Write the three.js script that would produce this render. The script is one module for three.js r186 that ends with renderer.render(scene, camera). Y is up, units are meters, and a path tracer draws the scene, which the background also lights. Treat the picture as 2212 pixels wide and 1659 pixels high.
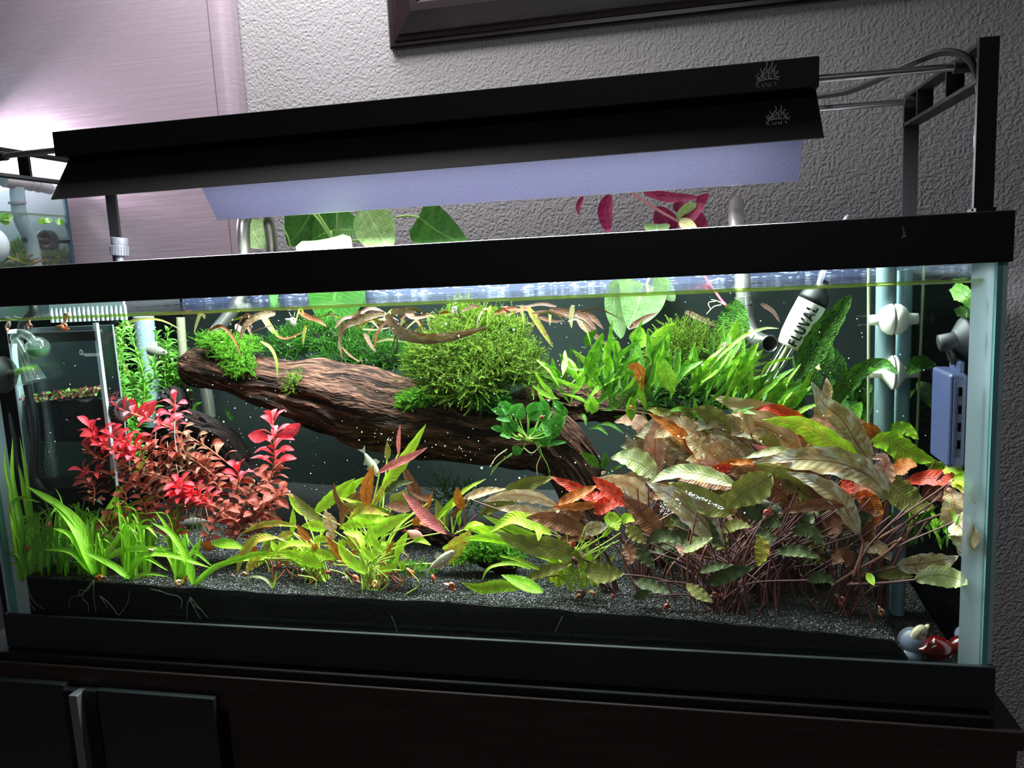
import * as THREE from 'three';
import { mergeGeometries, toCreasedNormals } from 'three/addons/utils/BufferGeometryUtils.js';
import { RoundedBoxGeometry } from 'three/addons/geometries/RoundedBoxGeometry.js';
import { RectAreaLightUniformsLib } from 'three/addons/lights/RectAreaLightUniformsLib.js';
import { FontLoader } from 'three/addons/loaders/FontLoader.js';
import { TextGeometry } from 'three/addons/geometries/TextGeometry.js';

// ---------------------------------------------------------------- camera, lights, exposure
const scene = new THREE.Scene();
scene.background = new THREE.Color(0x000000);
const camera = new THREE.PerspectiveCamera(2 * Math.atan(829.5 / 1708.92) * 180 / Math.PI, 2212 / 1659, 0.05, 50);
camera.position.set(0.3046, 0.4854, 0.85596);
camera.rotation.set(-0.145864, 0.217467, -0.049259, 'YXZ');
camera.updateMatrixWorld(true);
const renderer = new THREE.WebGLRenderer();
renderer.toneMapping = THREE.LinearToneMapping;
renderer.toneMappingExposure = 1.0;
renderer.shadowMap.enabled = true;
RectAreaLightUniformsLib.init();

const W = 1.232, H = 0.5168, D = 0.47, WATER = 0.449, WALLZ = -0.82, FLOORY = -0.78;
function areaLight(name, color, intensity, w, h, pos, target) {
  const l = new THREE.RectAreaLight(color, intensity, w, h);
  l.name = name; l.position.set(...pos); l.lookAt(...target); scene.add(l); return l;
}
areaLight('tank_lamp_light', new THREE.Color(0.93, 0.97, 1.0), 140, 0.88, 0.11, [-0.0215, 0.647, -0.152], [-0.0215, 0, -0.12]);
areaLight('side_tank_lamp_light', new THREE.Color(1.0, 0.84, 0.97), 62, 0.28, 0.1, [-1.32, 0.83, -0.63], [-1.1, 0.5, -0.72]);
areaLight('room_lamp_light', new THREE.Color(1.0, 0.975, 0.985), 21, 0.6, 0.6, [-0.42, 1.585, -0.42], [-0.42, 0, -0.42]);
areaLight('front_fill_light', new THREE.Color(0.92, 0.95, 1.0), 5.5, 0.9, 0.5, [0.2, 1.585, 1.75], [0.2, 0, 1.3]);  // added fill for trim, stand and plant fronts, no such source seen

// ---------------------------------------------------------------- helpers
let seedState = 7;
function seed(n) { seedState = n >>> 0; }
function rnd() { seedState = (seedState + 0x6d2b79f5) | 0; let t = Math.imul(seedState ^ (seedState >>> 15), 1 | seedState); t = (t + Math.imul(t ^ (t >>> 7), 61 | t)) ^ t; return ((t ^ (t >>> 14)) >>> 0) / 4294967296; }
const rr = (a, b) => a + (b - a) * rnd();
const lerp = (a, b, t) => a + (b - a) * t, clamp = (x, a = 0, b = 1) => Math.min(b, Math.max(a, x));
const sstep = (a, b, x) => { const t = clamp((x - a) / (b - a)); return t * t * (3 - 2 * t); };
const V = (x, y, z) => new THREE.Vector3(x, y, z);
const eye = camera.position.clone();
// the point where the sight line through a pixel of the 2212 x 1659 photograph is d metres behind the tank's front
function at(x, y, d) {
  const v = V((x - 1106) / 1708.92, -(y - 829.5) / 1708.92, -1).applyQuaternion(camera.quaternion);
  return eye.clone().addScaledVector(v, (-d - eye.z) / v.z);
}
const fwd = V(0, 0, -1).applyQuaternion(camera.quaternion);
function toPx(p) { const v = p.clone().sub(eye).applyQuaternion(camera.quaternion.clone().invert()); return [1106 + 1708.92 * v.x / -v.z, 829.5 - 1708.92 * v.y / -v.z]; }
const mpp = (p) => p.clone().sub(eye).dot(fwd) / 1708.92;      // metres that one pixel spans at p

const usedNames = new Map();
function numbered(name) { const n = usedNames.get(name) ?? 0; usedNames.set(name, n + 1); return n ? name + '_' + String(n).padStart(3, '0') : name; }
function tag(o, label, category, group, kind) {
  if (label) o.userData.label = label; if (category) o.userData.category = category;
  if (group) o.userData.group = group; if (kind) o.userData.kind = kind; return o;
}
function thing(name, label, category, pos, group) {
  const o = new THREE.Group(); o.name = numbered(name); o.position.copy(pos.isVector3 ? pos : V(...pos)); scene.add(o);
  o.userData.base = 0; delete o.userData.base;
  return tag(o, label, category, group);
}
// a part: geometry in world coordinates, moved to its parent's own axes (the parents are only shifted, never turned)
function part(parent, name, geo, mat, label) {
  const m = new THREE.Mesh(geo, mat); m.name = name; m.castShadow = m.receiveShadow = true;
  let o = parent; const off = V(0, 0, 0); while (o && o !== scene) { off.add(o.position); o = o.parent; }
  geo.translate(-off.x, -off.y, -off.z);
  if (label) m.userData.label = label;
  parent.add(m); return m;
}
function solo(name, geo, mat, label, category, group, kind) {   // a thing that is one mesh, its origin at its base
  geo.computeBoundingBox(); const b = geo.boundingBox, c = V((b.min.x + b.max.x) / 2, b.min.y, (b.min.z + b.max.z) / 2);
  geo.translate(-c.x, -c.y, -c.z);
  const m = new THREE.Mesh(geo, mat); m.name = numbered(name); m.position.copy(c); m.castShadow = m.receiveShadow = true; scene.add(m);
  return tag(m, label, category, group, kind);
}
const M4 = new THREE.Matrix4();
function box(x0, x1, y0, y1, z0, z1, r = 0) {
  const g = r ? new RoundedBoxGeometry(x1 - x0, y1 - y0, z1 - z0, 2, r) : new THREE.BoxGeometry(x1 - x0, y1 - y0, z1 - z0);
  g.translate((x0 + x1) / 2, (y0 + y1) / 2, (z0 + z1) / 2); return metricUV(g);
}
function metricUV(g) {   // uv in metres by the main axis of the normal
  const p = g.attributes.position, n = g.attributes.normal, uv = new Float32Array(p.count * 2);
  for (let i = 0; i < p.count; i++) {
    const ax = Math.abs(n.getX(i)), ay = Math.abs(n.getY(i)), az = Math.abs(n.getZ(i));
    const [u, v] = ax > ay && ax > az ? [p.getZ(i), p.getY(i)] : ay > az ? [p.getX(i), p.getZ(i)] : [p.getX(i), p.getY(i)];
    uv[2 * i] = u; uv[2 * i + 1] = v;
  }
  g.setAttribute('uv', new THREE.BufferAttribute(uv, 2)); return g;
}
const merge = (list) => mergeGeometries(list.map((g) => { const h = g.index ? g.toNonIndexed() : g; for (const k of Object.keys(h.attributes)) if (!['position', 'normal', 'uv'].includes(k)) h.deleteAttribute(k); return h; }));
function curve(pts) { return new THREE.CatmullRomCurve3(pts, false, 'centripetal'); }
function tube(pts, r, seg = 24, sides = 10, caps = true) {
  const c = curve(pts), g = new THREE.TubeGeometry(c, seg, r, sides, false);
  if (!caps) return g;
  const out = [g], t0 = c.getTangent(0), t1 = c.getTangent(1);
  for (const [p, t] of [[pts[0], t0.clone().negate()], [pts[pts.length - 1], t1]]) {
    const k = new THREE.CircleGeometry(r, sides); k.applyQuaternion(new THREE.Quaternion().setFromUnitVectors(V(0, 0, 1), t)); k.translate(p.x, p.y, p.z); out.push(k);
  }
  return merge(out);
}
function taper(pts, r0, r1, seg = 24, sides = 7) {        // a tube whose radius runs from r0 to r1
  const c = curve(pts), g = new THREE.TubeGeometry(c, seg, 1, sides, false), p = g.attributes.position;
  for (let i = 0; i <= seg; i++) { const q = c.getPointAt(i / seg), r = lerp(r0, r1, i / seg);
    for (let j = 0; j <= sides; j++) { const k = i * (sides + 1) + j; p.setXYZ(k, q.x + (p.getX(k) - q.x) * r, q.y + (p.getY(k) - q.y) * r, q.z + (p.getZ(k) - q.z) * r); } }
  return g;
}
function along(g, a, b) {    // turn a geometry built along +y from 0 so that it starts at a and points to b
  g.applyQuaternion(new THREE.Quaternion().setFromUnitVectors(V(0, 1, 0), b.clone().sub(a).normalize())); g.translate(a.x, a.y, a.z); return g;
}
const lathe = (pts, n = 32) => new THREE.LatheGeometry(pts.map(([r, y]) => new THREE.Vector2(r, y)), n);
function ribbon(list, w, t = 0.0004) {  // a flat stroke in the xy plane through 2D points, w wide, t thick
  const c = new THREE.CatmullRomCurve3(list.map(([x, y]) => V(x, y, 0))), n = 14, L = [], Rr = [];
  for (let i = 0; i <= n; i++) { const p = c.getPointAt(i / n), d = c.getTangentAt(i / n), k = w * (0.55 + 0.45 * Math.sin(Math.PI * i / n)) / 2; L.push([p.x - d.y * k, p.y + d.x * k]); Rr.push([p.x + d.y * k, p.y - d.x * k]); }
  const s = new THREE.Shape([...L, ...Rr.reverse()].map(([x, y]) => new THREE.Vector2(x, y)));
  return new THREE.ExtrudeGeometry(s, { depth: t, bevelEnabled: false });
}

// ---------------------------------------------------------------- noise and textures
function hash(x, y, z) { let h = Math.imul(x | 0, 374761393) ^ Math.imul(y | 0, 668265263) ^ Math.imul(z | 0, 2147483647 - 61); h = Math.imul(h ^ (h >>> 13), 1274126177); return ((h ^ (h >>> 16)) >>> 0) / 4294967296; }
const fade = (t) => t * t * t * (t * (t * 6 - 15) + 10);
function vnoise(x, y, z = 0, px = 0, py = 0) {        // value noise 0..1, optional periods in x and y
  const xi = Math.floor(x), yi = Math.floor(y), zi = Math.floor(z), u = fade(x - xi), v = fade(y - yi), w = fade(z - zi);
  const mx = (a) => px ? ((a % px) + px) % px : a, my = (a) => py ? ((a % py) + py) % py : a;
  const c = (a, b, d) => hash(mx(xi + a), my(yi + b), zi + d);
  return lerp(lerp(lerp(c(0, 0, 0), c(1, 0, 0), u), lerp(c(0, 1, 0), c(1, 1, 0), u), v), lerp(lerp(c(0, 0, 1), c(1, 0, 1), u), lerp(c(0, 1, 1), c(1, 1, 1), u), v), w);
}
function fbm(x, y, z = 0, oct = 4, px = 0, py = 0) { let s = 0, a = 0.5, t = 0; for (let i = 0; i < oct; i++) { s += a * vnoise(x, y, z + i * 17, px, py); t += a; a *= 0.5; x *= 2; y *= 2; z *= 2; px *= 2; py *= 2; } return s / t; }
function tex(w, h, fn, { srgb = false, rep = [1, 1] } = {}) {
  const d = new Uint8Array(w * h * 4);
  for (let y = 0; y < h; y++) for (let x = 0; x < w; x++) { const c = fn((x + 0.5) / w, (y + 0.5) / h, x, y), o = (y * w + x) * 4; const q = Array.isArray(c) ? c : [c, c, c]; d[o] = clamp(q[0]) * 255; d[o + 1] = clamp(q[1]) * 255; d[o + 2] = clamp(q[2]) * 255; d[o + 3] = q.length > 3 ? clamp(q[3]) * 255 : 255; }
  const t = new THREE.DataTexture(d, w, h); t.wrapS = t.wrapT = THREE.RepeatWrapping; t.magFilter = THREE.LinearFilter; t.minFilter = THREE.LinearFilter;
  if (srgb) t.colorSpace = THREE.SRGBColorSpace; t.repeat.set(...rep); t.needsUpdate = true; return t;
}
const std = (color, roughness = 0.6, extra = {}) => new THREE.MeshStandardMaterial({ color, roughness, ...extra });
const phys = (color, roughness = 0.6, extra = {}) => new THREE.MeshPhysicalMaterial({ color, roughness, ...extra });
const pane = (color, extra = {}) => phys(color, 0, { transmission: 1, thickness: 0, ior: 1.5, side: THREE.DoubleSide, ...extra });

const wallBump = tex(1024, 1024, (u, v) => { const wx = 0.5 * vnoise(u * 32, v * 32, 5, 32, 32), a = fbm(u * 92 + wx, v * 92 + wx, 0, 2, 92, 92), b = vnoise(u * 130, v * 130, 9, 130, 130); return 0.5 + (a - 0.5) * 1.3 + (b - 0.5) * 0.25; }, { rep: [2.4, 2.4] });
const fineBump = tex(512, 512, (u, v) => fbm(u * 128, v * 128, 2, 2, 128, 128), { rep: [8, 8] });
const MAT = {
  wall: std(0x9b999b, 0.9, { bumpMap: wallBump, bumpScale: 0.0013 }),
  plainWall: std(0x8a878c, 0.9),
  floor: std(0x3a332f, 0.7),
  blackTrim: std(0x0c0d11, 0.5, { bumpMap: fineBump, bumpScale: 0.0001 }),
  blackMetal: std(0x07080b, 0.62, { bumpMap: fineBump, bumpScale: 0.00012 }),
  litTrim: std(0x2a2d2f, 0.55, { bumpMap: fineBump, bumpScale: 0.0001 }),  // lighter copy of blackTrim, the stronger light below put into its colour
  blackRubber: std(0x08080a, 0.6),
  steel: std(0xcfcdc8, 0.28, { metalness: 0.95 }),
  chrome: std(0xd8d8da, 0.12, { metalness: 1 }),
  glass: pane(0xf6fffc),
  teal: phys(0x86c4c4, 0.25, { transmission: 0.3, thickness: 0 }),
  edgeLight: phys(0xd6f0ee, 0.3, { transmission: 0.3, thickness: 0 }),
  silicone: phys(0xf6fbff, 0.5, { transmission: 0.3, thickness: 0 }),
  film: std(0x020202, 0.95),
  clear: pane(0xf4faff, { ior: 1.4 }),
  white: std(0xe6e2d6, 0.4),
};

// ---------------------------------------------------------------- the room
function structure(name, geo, mat, label) { const m = new THREE.Mesh(geo, mat); m.name = name; m.userData.kind = 'structure'; if (label) m.userData.label = label; m.castShadow = m.receiveShadow = true; scene.add(m); return m; }
structure('wall_back', box(-2.6, 2.4, FLOORY, 1.7, WALLZ - 0.1, WALLZ), MAT.wall, 'grey textured wall behind the aquarium');
structure('wall_left', box(-2.7, -2.6, FLOORY, 1.7, WALLZ - 0.1, 2.6), MAT.plainWall);
structure('wall_right', box(2.4, 2.5, FLOORY, 1.7, WALLZ - 0.1, 2.6), MAT.plainWall);
structure('wall_front', box(-2.6, 2.4, FLOORY, 1.7, 2.5, 2.6), std(0x4a484c, 0.9));
structure('floor', box(-2.7, 2.5, FLOORY - 0.1, FLOORY, WALLZ - 0.1, 2.6), MAT.floor);
structure('ceiling', box(-2.7, 2.5, 1.7, 1.8, WALLZ - 0.1, 2.6), MAT.plainWall);

// room lamp on the ceiling, out of the picture
{
  const t = thing('ceiling_or_fill_lamp', 'square flat ceiling lamp above the left of the room', 'lamp', [-0.42, 1.59, -0.42]);
  part(t, 'housing', box(-0.74, -0.1, 1.6, 1.7, -0.74, -0.1, 0.01), MAT.white);
  part(t, 'diffuser', box(-0.72, -0.12, 1.592, 1.6, -0.72, -0.12), std(0xffffff, 0.6, { emissive: 0xfff4ff, emissiveIntensity: 0.8 }));
}

{  // fixture made up to carry the added front fill light
  const t = thing('ceiling_or_fill_lamp', 'added wide flat fill lamp behind the photographer', 'lamp', [0.2, 1.59, 1.75]);
  part(t, 'housing', box(-0.27, 0.67, 1.6, 1.7, 1.48, 2.02, 0.01), MAT.white);
  part(t, 'diffuser', box(-0.25, 0.65, 1.592, 1.6, 1.5, 2.0), std(0xffffff, 0.6, { emissive: 0xf2f6ff, emissiveIntensity: 0.6 }));
}
// stainless refrigerator at the left, its right edge rounded
{
  const x1 = -0.638, zf = -0.765, t = thing('refrigerator', 'stainless steel refrigerator with a rounded edge left of the wall', 'refrigerator', [-1.2, FLOORY, -0.79]);
  const brushed = tex(512, 512, (u, v) => 0.45 + 0.4 * fbm(u * 6, v * 160, 3, 3, 6, 160) + 0.12 * sstep(0.7, 0.85, vnoise(u * 10, v * 90, 8, 10, 90)), { rep: [1.6, 1.6] });
  const m = std(0xb2a2ae, 0.42, { metalness: 0.22, roughnessMap: brushed, bumpMap: brushed, bumpScale: 0.0006 });
  const s = new THREE.Shape(); s.moveTo(-1.75, 0); s.lineTo(x1 - 0.03, 0); s.quadraticCurveTo(x1, -0.002, x1, -0.03); s.lineTo(x1, -0.05); s.lineTo(-1.75, -0.05);
  const g = new THREE.ExtrudeGeometry(s, { depth: 1.62 - FLOORY, bevelEnabled: false, curveSegments: 10 }); g.rotateX(-Math.PI / 2); g.scale(1, 1, -1);
  const idx = g.index; if (!idx) { const p = g.attributes.position; for (let i = 0; i < p.count; i += 3) for (const k of ['position', 'normal', 'uv']) { const a = g.attributes[k], n = a.itemSize; for (let c = 0; c < n; c++) { const q = a.array[(i + 1) * n + c]; a.array[(i + 1) * n + c] = a.array[(i + 2) * n + c]; a.array[(i + 2) * n + c] = q; } } }
  g.computeVertexNormals(); g.translate(0, FLOORY, zf); metricUV(g);
  part(t, 'door_panel', g, m);
  part(t, 'edge_line', box(x1 - 0.0415, x1 - 0.04, FLOORY, 1.6, zf - 0.002, zf + 0.0006), std(0x5c5360, 0.6));
}

// dark wooden picture frame on the wall, top right of centre
{
  const a = at(848, 104, -WALLZ - 0.02), t = thing('picture_frame', 'dark mahogany picture frame hanging high on the grey wall', 'picture frame', a);
  const wood = tex(512, 128, (u, v) => { const n = fbm(u * 12, v * 60, 1, 4, 12, 60); return [0.075 + 0.06 * n, 0.04 + 0.03 * n, 0.045 + 0.03 * n]; }, { srgb: true, rep: [3, 6] });
  const m = phys(0xffffff, 0.3, { map: wood, clearcoat: 0.5, clearcoatRoughness: 0.2 });
  const x0 = a.x - 0.008, y0 = a.y, wd = 1.06, ht = 0.62, z = WALLZ;
  // profile across the moulding: [distance from outer edge, height off the wall]
  const prof = [[0, 0], [0, 0.014], [0.004, 0.018], [0.012, 0.018], [0.014, 0.022], [0.024, 0.024], [0.026, 0.028], [0.034, 0.032], [0.06, 0.046], [0.075, 0.046], [0.085, 0.036], [0.1, 0.02], [0.105, 0.02], [0.105, 0]];
  const side = (pA, pB, inA, inB) => {   // mitred moulding between two outer corners
    const pos = []; const q = ([x, y], [ix, iy], [d, h]) => [x + ix * d, y + iy * d, z + h];
    for (let i = 0; i < prof.length - 1; i++) { const [A, B, C, E] = [q(pA, inA, prof[i]), q(pB, inB, prof[i]), q(pB, inB, prof[i + 1]), q(pA, inA, prof[i + 1])]; pos.push(...A, ...B, ...C, ...A, ...C, ...E); }
    const g = new THREE.BufferGeometry(); g.setAttribute('position', new THREE.Float32BufferAttribute(pos, 3)); g.computeVertexNormals(); return metricUV(g);
  };
  const c = [[x0, y0], [x0 + wd, y0], [x0 + wd, y0 + ht], [x0, y0 + ht]], n = [[1, 1], [-1, 1], [-1, -1], [1, -1]];
  for (let i = 0; i < 4; i++) part(t, 'moulding', side(c[i], c[(i + 1) % 4], n[i], n[(i + 1) % 4]), m);
  part(t, 'backing', box(x0 + 0.1, x0 + wd - 0.1, y0 + 0.1, y0 + ht - 0.1, z, z + 0.012), std(0x2b2a30, 0.4));
}

// ---------------------------------------------------------------- cabinet under the tank
{
  const t = thing('aquarium_cabinet', 'dark brown wooden cabinet carrying the large aquarium', 'cabinet', [0, FLOORY, -0.22]);
  const grain = tex(512, 512, (u, v) => { const n = fbm(u * 8, v * 80, 4, 4, 8, 80); return [0.17 + 0.09 * n, 0.125 + 0.06 * n, 0.115 + 0.055 * n]; }, { srgb: true, rep: [1.5, 1.5] });
  const wood = std(0xffffff, 0.6, { map: grain, bumpMap: fineBump, bumpScale: 0.0002 });
  const zf = 0.016, x0 = -0.70, x1 = 0.64;
  part(t, 'top_board', box(x0, x1, -0.034, -0.012, -0.50, zf, 0.002), wood);
  part(t, 'foam_mat', box(-0.66, 0.613, -0.012, 0, -0.478, 0.012, 0.003), MAT.blackRubber, 'black foam mat under the tank');
  const dx = (px) => at(px, 1500, -0.03).x, e0 = dx(137), e1 = dx(160), e2 = dx(178), e3 = dx(205), e4 = dx(457);
  part(t, 'front_panel', box(e4 + 0.01, x1 - 0.006, FLOORY, -0.034, -0.004, zf - 0.002), wood);
  part(t, 'top_rail', box(x0 + 0.006, e4 + 0.01, -0.06, -0.034, -0.004, zf - 0.002), wood);
  part(t, 'bottom_rail', box(x0 + 0.006, e4 + 0.01, FLOORY, FLOORY + 0.06, -0.004, zf - 0.002), wood);
  part(t, 'side_panel', box(x1 - 0.026, x1 - 0.006, FLOORY, -0.034, -0.49, -0.004), wood);
  part(t, 'side_panel', box(x0 + 0.006, x0 + 0.026, FLOORY, -0.034, -0.49, -0.004), wood);
  part(t, 'back_panel', box(x0 + 0.026, x1 - 0.026, FLOORY, -0.034, -0.49, -0.475), wood);
  const smoked = phys(0x2c2e31, 0.18, { clearcoat: 0.6, clearcoatRoughness: 0.1, bumpMap: fineBump, bumpScale: 0.00005 });
  const yd = -0.036, zd = zf + 0.012;
  const d1 = part(t, 'door', box(x0 + 0.008, e0, FLOORY + 0.05, yd + 0.004, zf - 0.002, zd, 0.002), smoked, 'left smoked glass door with the pale handle strip');
  part(d1, 'edge_strip', box(e0, e1, FLOORY + 0.05, yd - 0.002, zf - 0.002, zd + 0.003), MAT.blackMetal);
  part(d1, 'handle', box(e1, e2, FLOORY + 0.3, yd - 0.003, zf, zd + 0.012, 0.001), std(0xa9a8b2, 0.35, { metalness: 0.7 }), 'pale aluminium handle strip');
  const d2 = part(t, 'door', box(e3, e4, FLOORY + 0.05, yd, zf - 0.002, zd, 0.002), smoked, 'right smoked glass door');
  part(d2, 'edge_strip', box(e2 + 0.001, e3, FLOORY + 0.05, yd - 0.001, zf - 0.002, zd + 0.002), MAT.blackMetal);
}
// ---------------------------------------------------------------- the large tank
{
  const t = thing('aquarium', 'large glass aquarium with black top and bottom trim, planted inside', 'aquarium', [0, 0, -D / 2]);
  const gx = 0.6142, gf = -0.006, ft = 0.008;
  part(t, 'front_pane', box(-gx + 0.0096, gx - 0.0096, 0.02, H - 0.01, gf - ft, gf), MAT.glass);
  part(t, 'back_pane', box(-gx, gx, 0.02, H - 0.01, -D + 0.006, -D + 0.014), pane(0xf6fffc, { ior: 1.12 }));
  const lime = tex(1024, 64, (u, v) => { const n = fbm(u * 130, v * 20, 3, 3, 130, 20), k = sstep(0.52, 0.66, n) * sstep(0.35, 0.6, vnoise(u * 30, v * 16, 2, 30, 16)); return [0.2 + 0.42 * k, 0.23 + 0.42 * k, 0.34 + 0.38 * k]; }, { srgb: true, rep: [1.2, 26] });
  part(t, 'limescale_band', box(-gx + 0.012, gx - 0.012, WATER - 0.002, H - 0.05, -D + 0.0142, -D + 0.0152), std(0xffffff, 0.6, { map: lime }), 'streaky white limescale above the water on the rear pane');
  const film = part(t, 'background_film', box(-gx, gx, 0.02, WATER + 0.012, -D + 0.001, -D + 0.004), MAT.film, 'black film behind the rear pane');
  for (const s of [-1, 1]) {
    const a = (x0, x1, ...r) => box(Math.min(s * x0, s * x1), Math.max(s * x0, s * x1), ...r);
    part(t, 'side_pane', a(gx - 0.009, gx - 0.001, 0.02, WATER, -D + 0.014, gf - ft), pane(0x6f7f78, { ior: 1.12, specularIntensity: 0.2 }));  // dark tint stands in for the inward reflection that hides the wall
    part(t, 'side_pane', a(gx - 0.009, gx - 0.001, WATER, H - 0.01, -D + 0.014, gf - ft), MAT.glass);
    part(t, 'pane_edge', a(gx - 0.0095, gx - 0.0045, 0.04, H - 0.03, gf - ft, gf), MAT.teal, 'green polished edge of the glass');
    part(t, 'pane_edge', a(gx - 0.0045, gx, 0.04, H - 0.03, gf - ft, gf - 0.0005), MAT.edgeLight, 'bright outer rim of the glass');
    const sh = new THREE.Shape(); sh.moveTo(0, 0); sh.lineTo(0.0205, 0); sh.quadraticCurveTo(0.006, 0.004, 0, 0.014); sh.lineTo(0, 0);
    const g = new THREE.ExtrudeGeometry(sh, { depth: H - 0.08, bevelEnabled: false, curveSegments: 8 }); g.rotateX(-Math.PI / 2); g.translate(0, 0.04, 0);
    if (s > 0) g.scale(-1, 1, 1); g.computeVertexNormals(); g.translate(s * (gx - 0.0096), 0, gf - ft);
    part(t, 'silicone_seam', metricUV(g), MAT.silicone, 'milky silicone seam in the corner');
  }
  part(t, 'bottom_pane', box(-gx, gx, 0.012, 0.02, -D + 0.006, gf), MAT.film);
  const frame = (y0, y1, lip) => {
    const s = new THREE.Shape([[-W / 2, 0], [W / 2, 0], [W / 2, D], [-W / 2, D]].map(([x, y]) => new THREE.Vector2(x, y)));
    s.holes.push(new THREE.Path([[-W / 2 + lip, lip], [-W / 2 + lip, D - lip], [W / 2 - lip, D - lip], [W / 2 - lip, lip]].map(([x, y]) => new THREE.Vector2(x, y))));
    const g = new THREE.ExtrudeGeometry(s, { depth: y1 - y0 - 0.003, bevelEnabled: true, bevelSize: 0.0015, bevelThickness: 0.0015, bevelOffset: -0.0015, bevelSegments: 2 });
    g.rotateX(-Math.PI / 2); g.translate(0, y0 + 0.0015, 0); return metricUV(g);
  };
  part(t, 'top_trim', frame(H - 0.0493, H, 0.024), MAT.blackTrim);
  part(t, 'bottom_trim', frame(0.0008, 0.0495, 0.0055), MAT.litTrim);
  part(t, 'centre_brace', box(-0.03, 0.03, H - 0.012, H - 0.006, -D + 0.02, -0.35, 0.002), pane(0xffffff));
}
// the water: its rippled upper surface
{
  const ripple = tex(1024, 1024, (u, v) => 0.6 * fbm(u * 14, v * 26, 3, 4, 14, 26) + 0.4 * vnoise(u * 50, v * 90, 7, 50, 90));
  const nx = 120, nz = 50, g = new THREE.PlaneGeometry(1.19, D - 0.032, nx, nz); g.rotateX(-Math.PI / 2);
  const p = g.attributes.position; for (let i = 0; i < p.count; i++) { const z = p.getZ(i), x = p.getX(i), e = Math.min((D - 0.032) / 2 - Math.abs(z), 0.595 - Math.abs(x)); p.setY(i, 0.004 * Math.exp(-e / 0.0025) + 0.0006 * (fbm(x * 30 + 9, z * 40, 2, 2) - 0.5)); }
  g.computeVertexNormals(); g.translate(0, WATER, -D / 2);
  const o = solo('water', g, pane(0xffffff, { ior: 1.33, bumpMap: ripple, bumpScale: 0.002 }), 'clear rippling water surface just below the black top trim', 'water');
  o.userData.kind = 'stuff';
  // the line where the water climbs the front glass
  const ml = new THREE.BufferGeometry(), pos = [], ix = []; const N = 160;
  for (let i = 0; i <= N; i++) { const x = lerp(-0.596, 0.596, i / N), w = 0.0008 * (fbm(i * 0.21, 4) - 0.5); for (let j = 0; j < 5; j++) { const a = j / 4; pos.push(x, WATER - 0.001 + a * 0.0042 + w, -0.0146 - 0.004 * (1 - Math.sqrt(a))); } }
  for (let i = 0; i < N; i++) for (let j = 0; j < 4; j++) { const k = i * 5 + j; ix.push(k, k + 5, k + 1, k + 1, k + 5, k + 6); }
  ml.setAttribute('position', new THREE.Float32BufferAttribute(pos, 3)); ml.setIndex(ix); ml.computeVertexNormals();
  part(o, 'waterline', metricUV(ml), phys(0xa9bf62, 0.1, { transmission: 0.65, thickness: 0, ior: 1.6 }), 'greenish waterline along the front glass');
}

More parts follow.
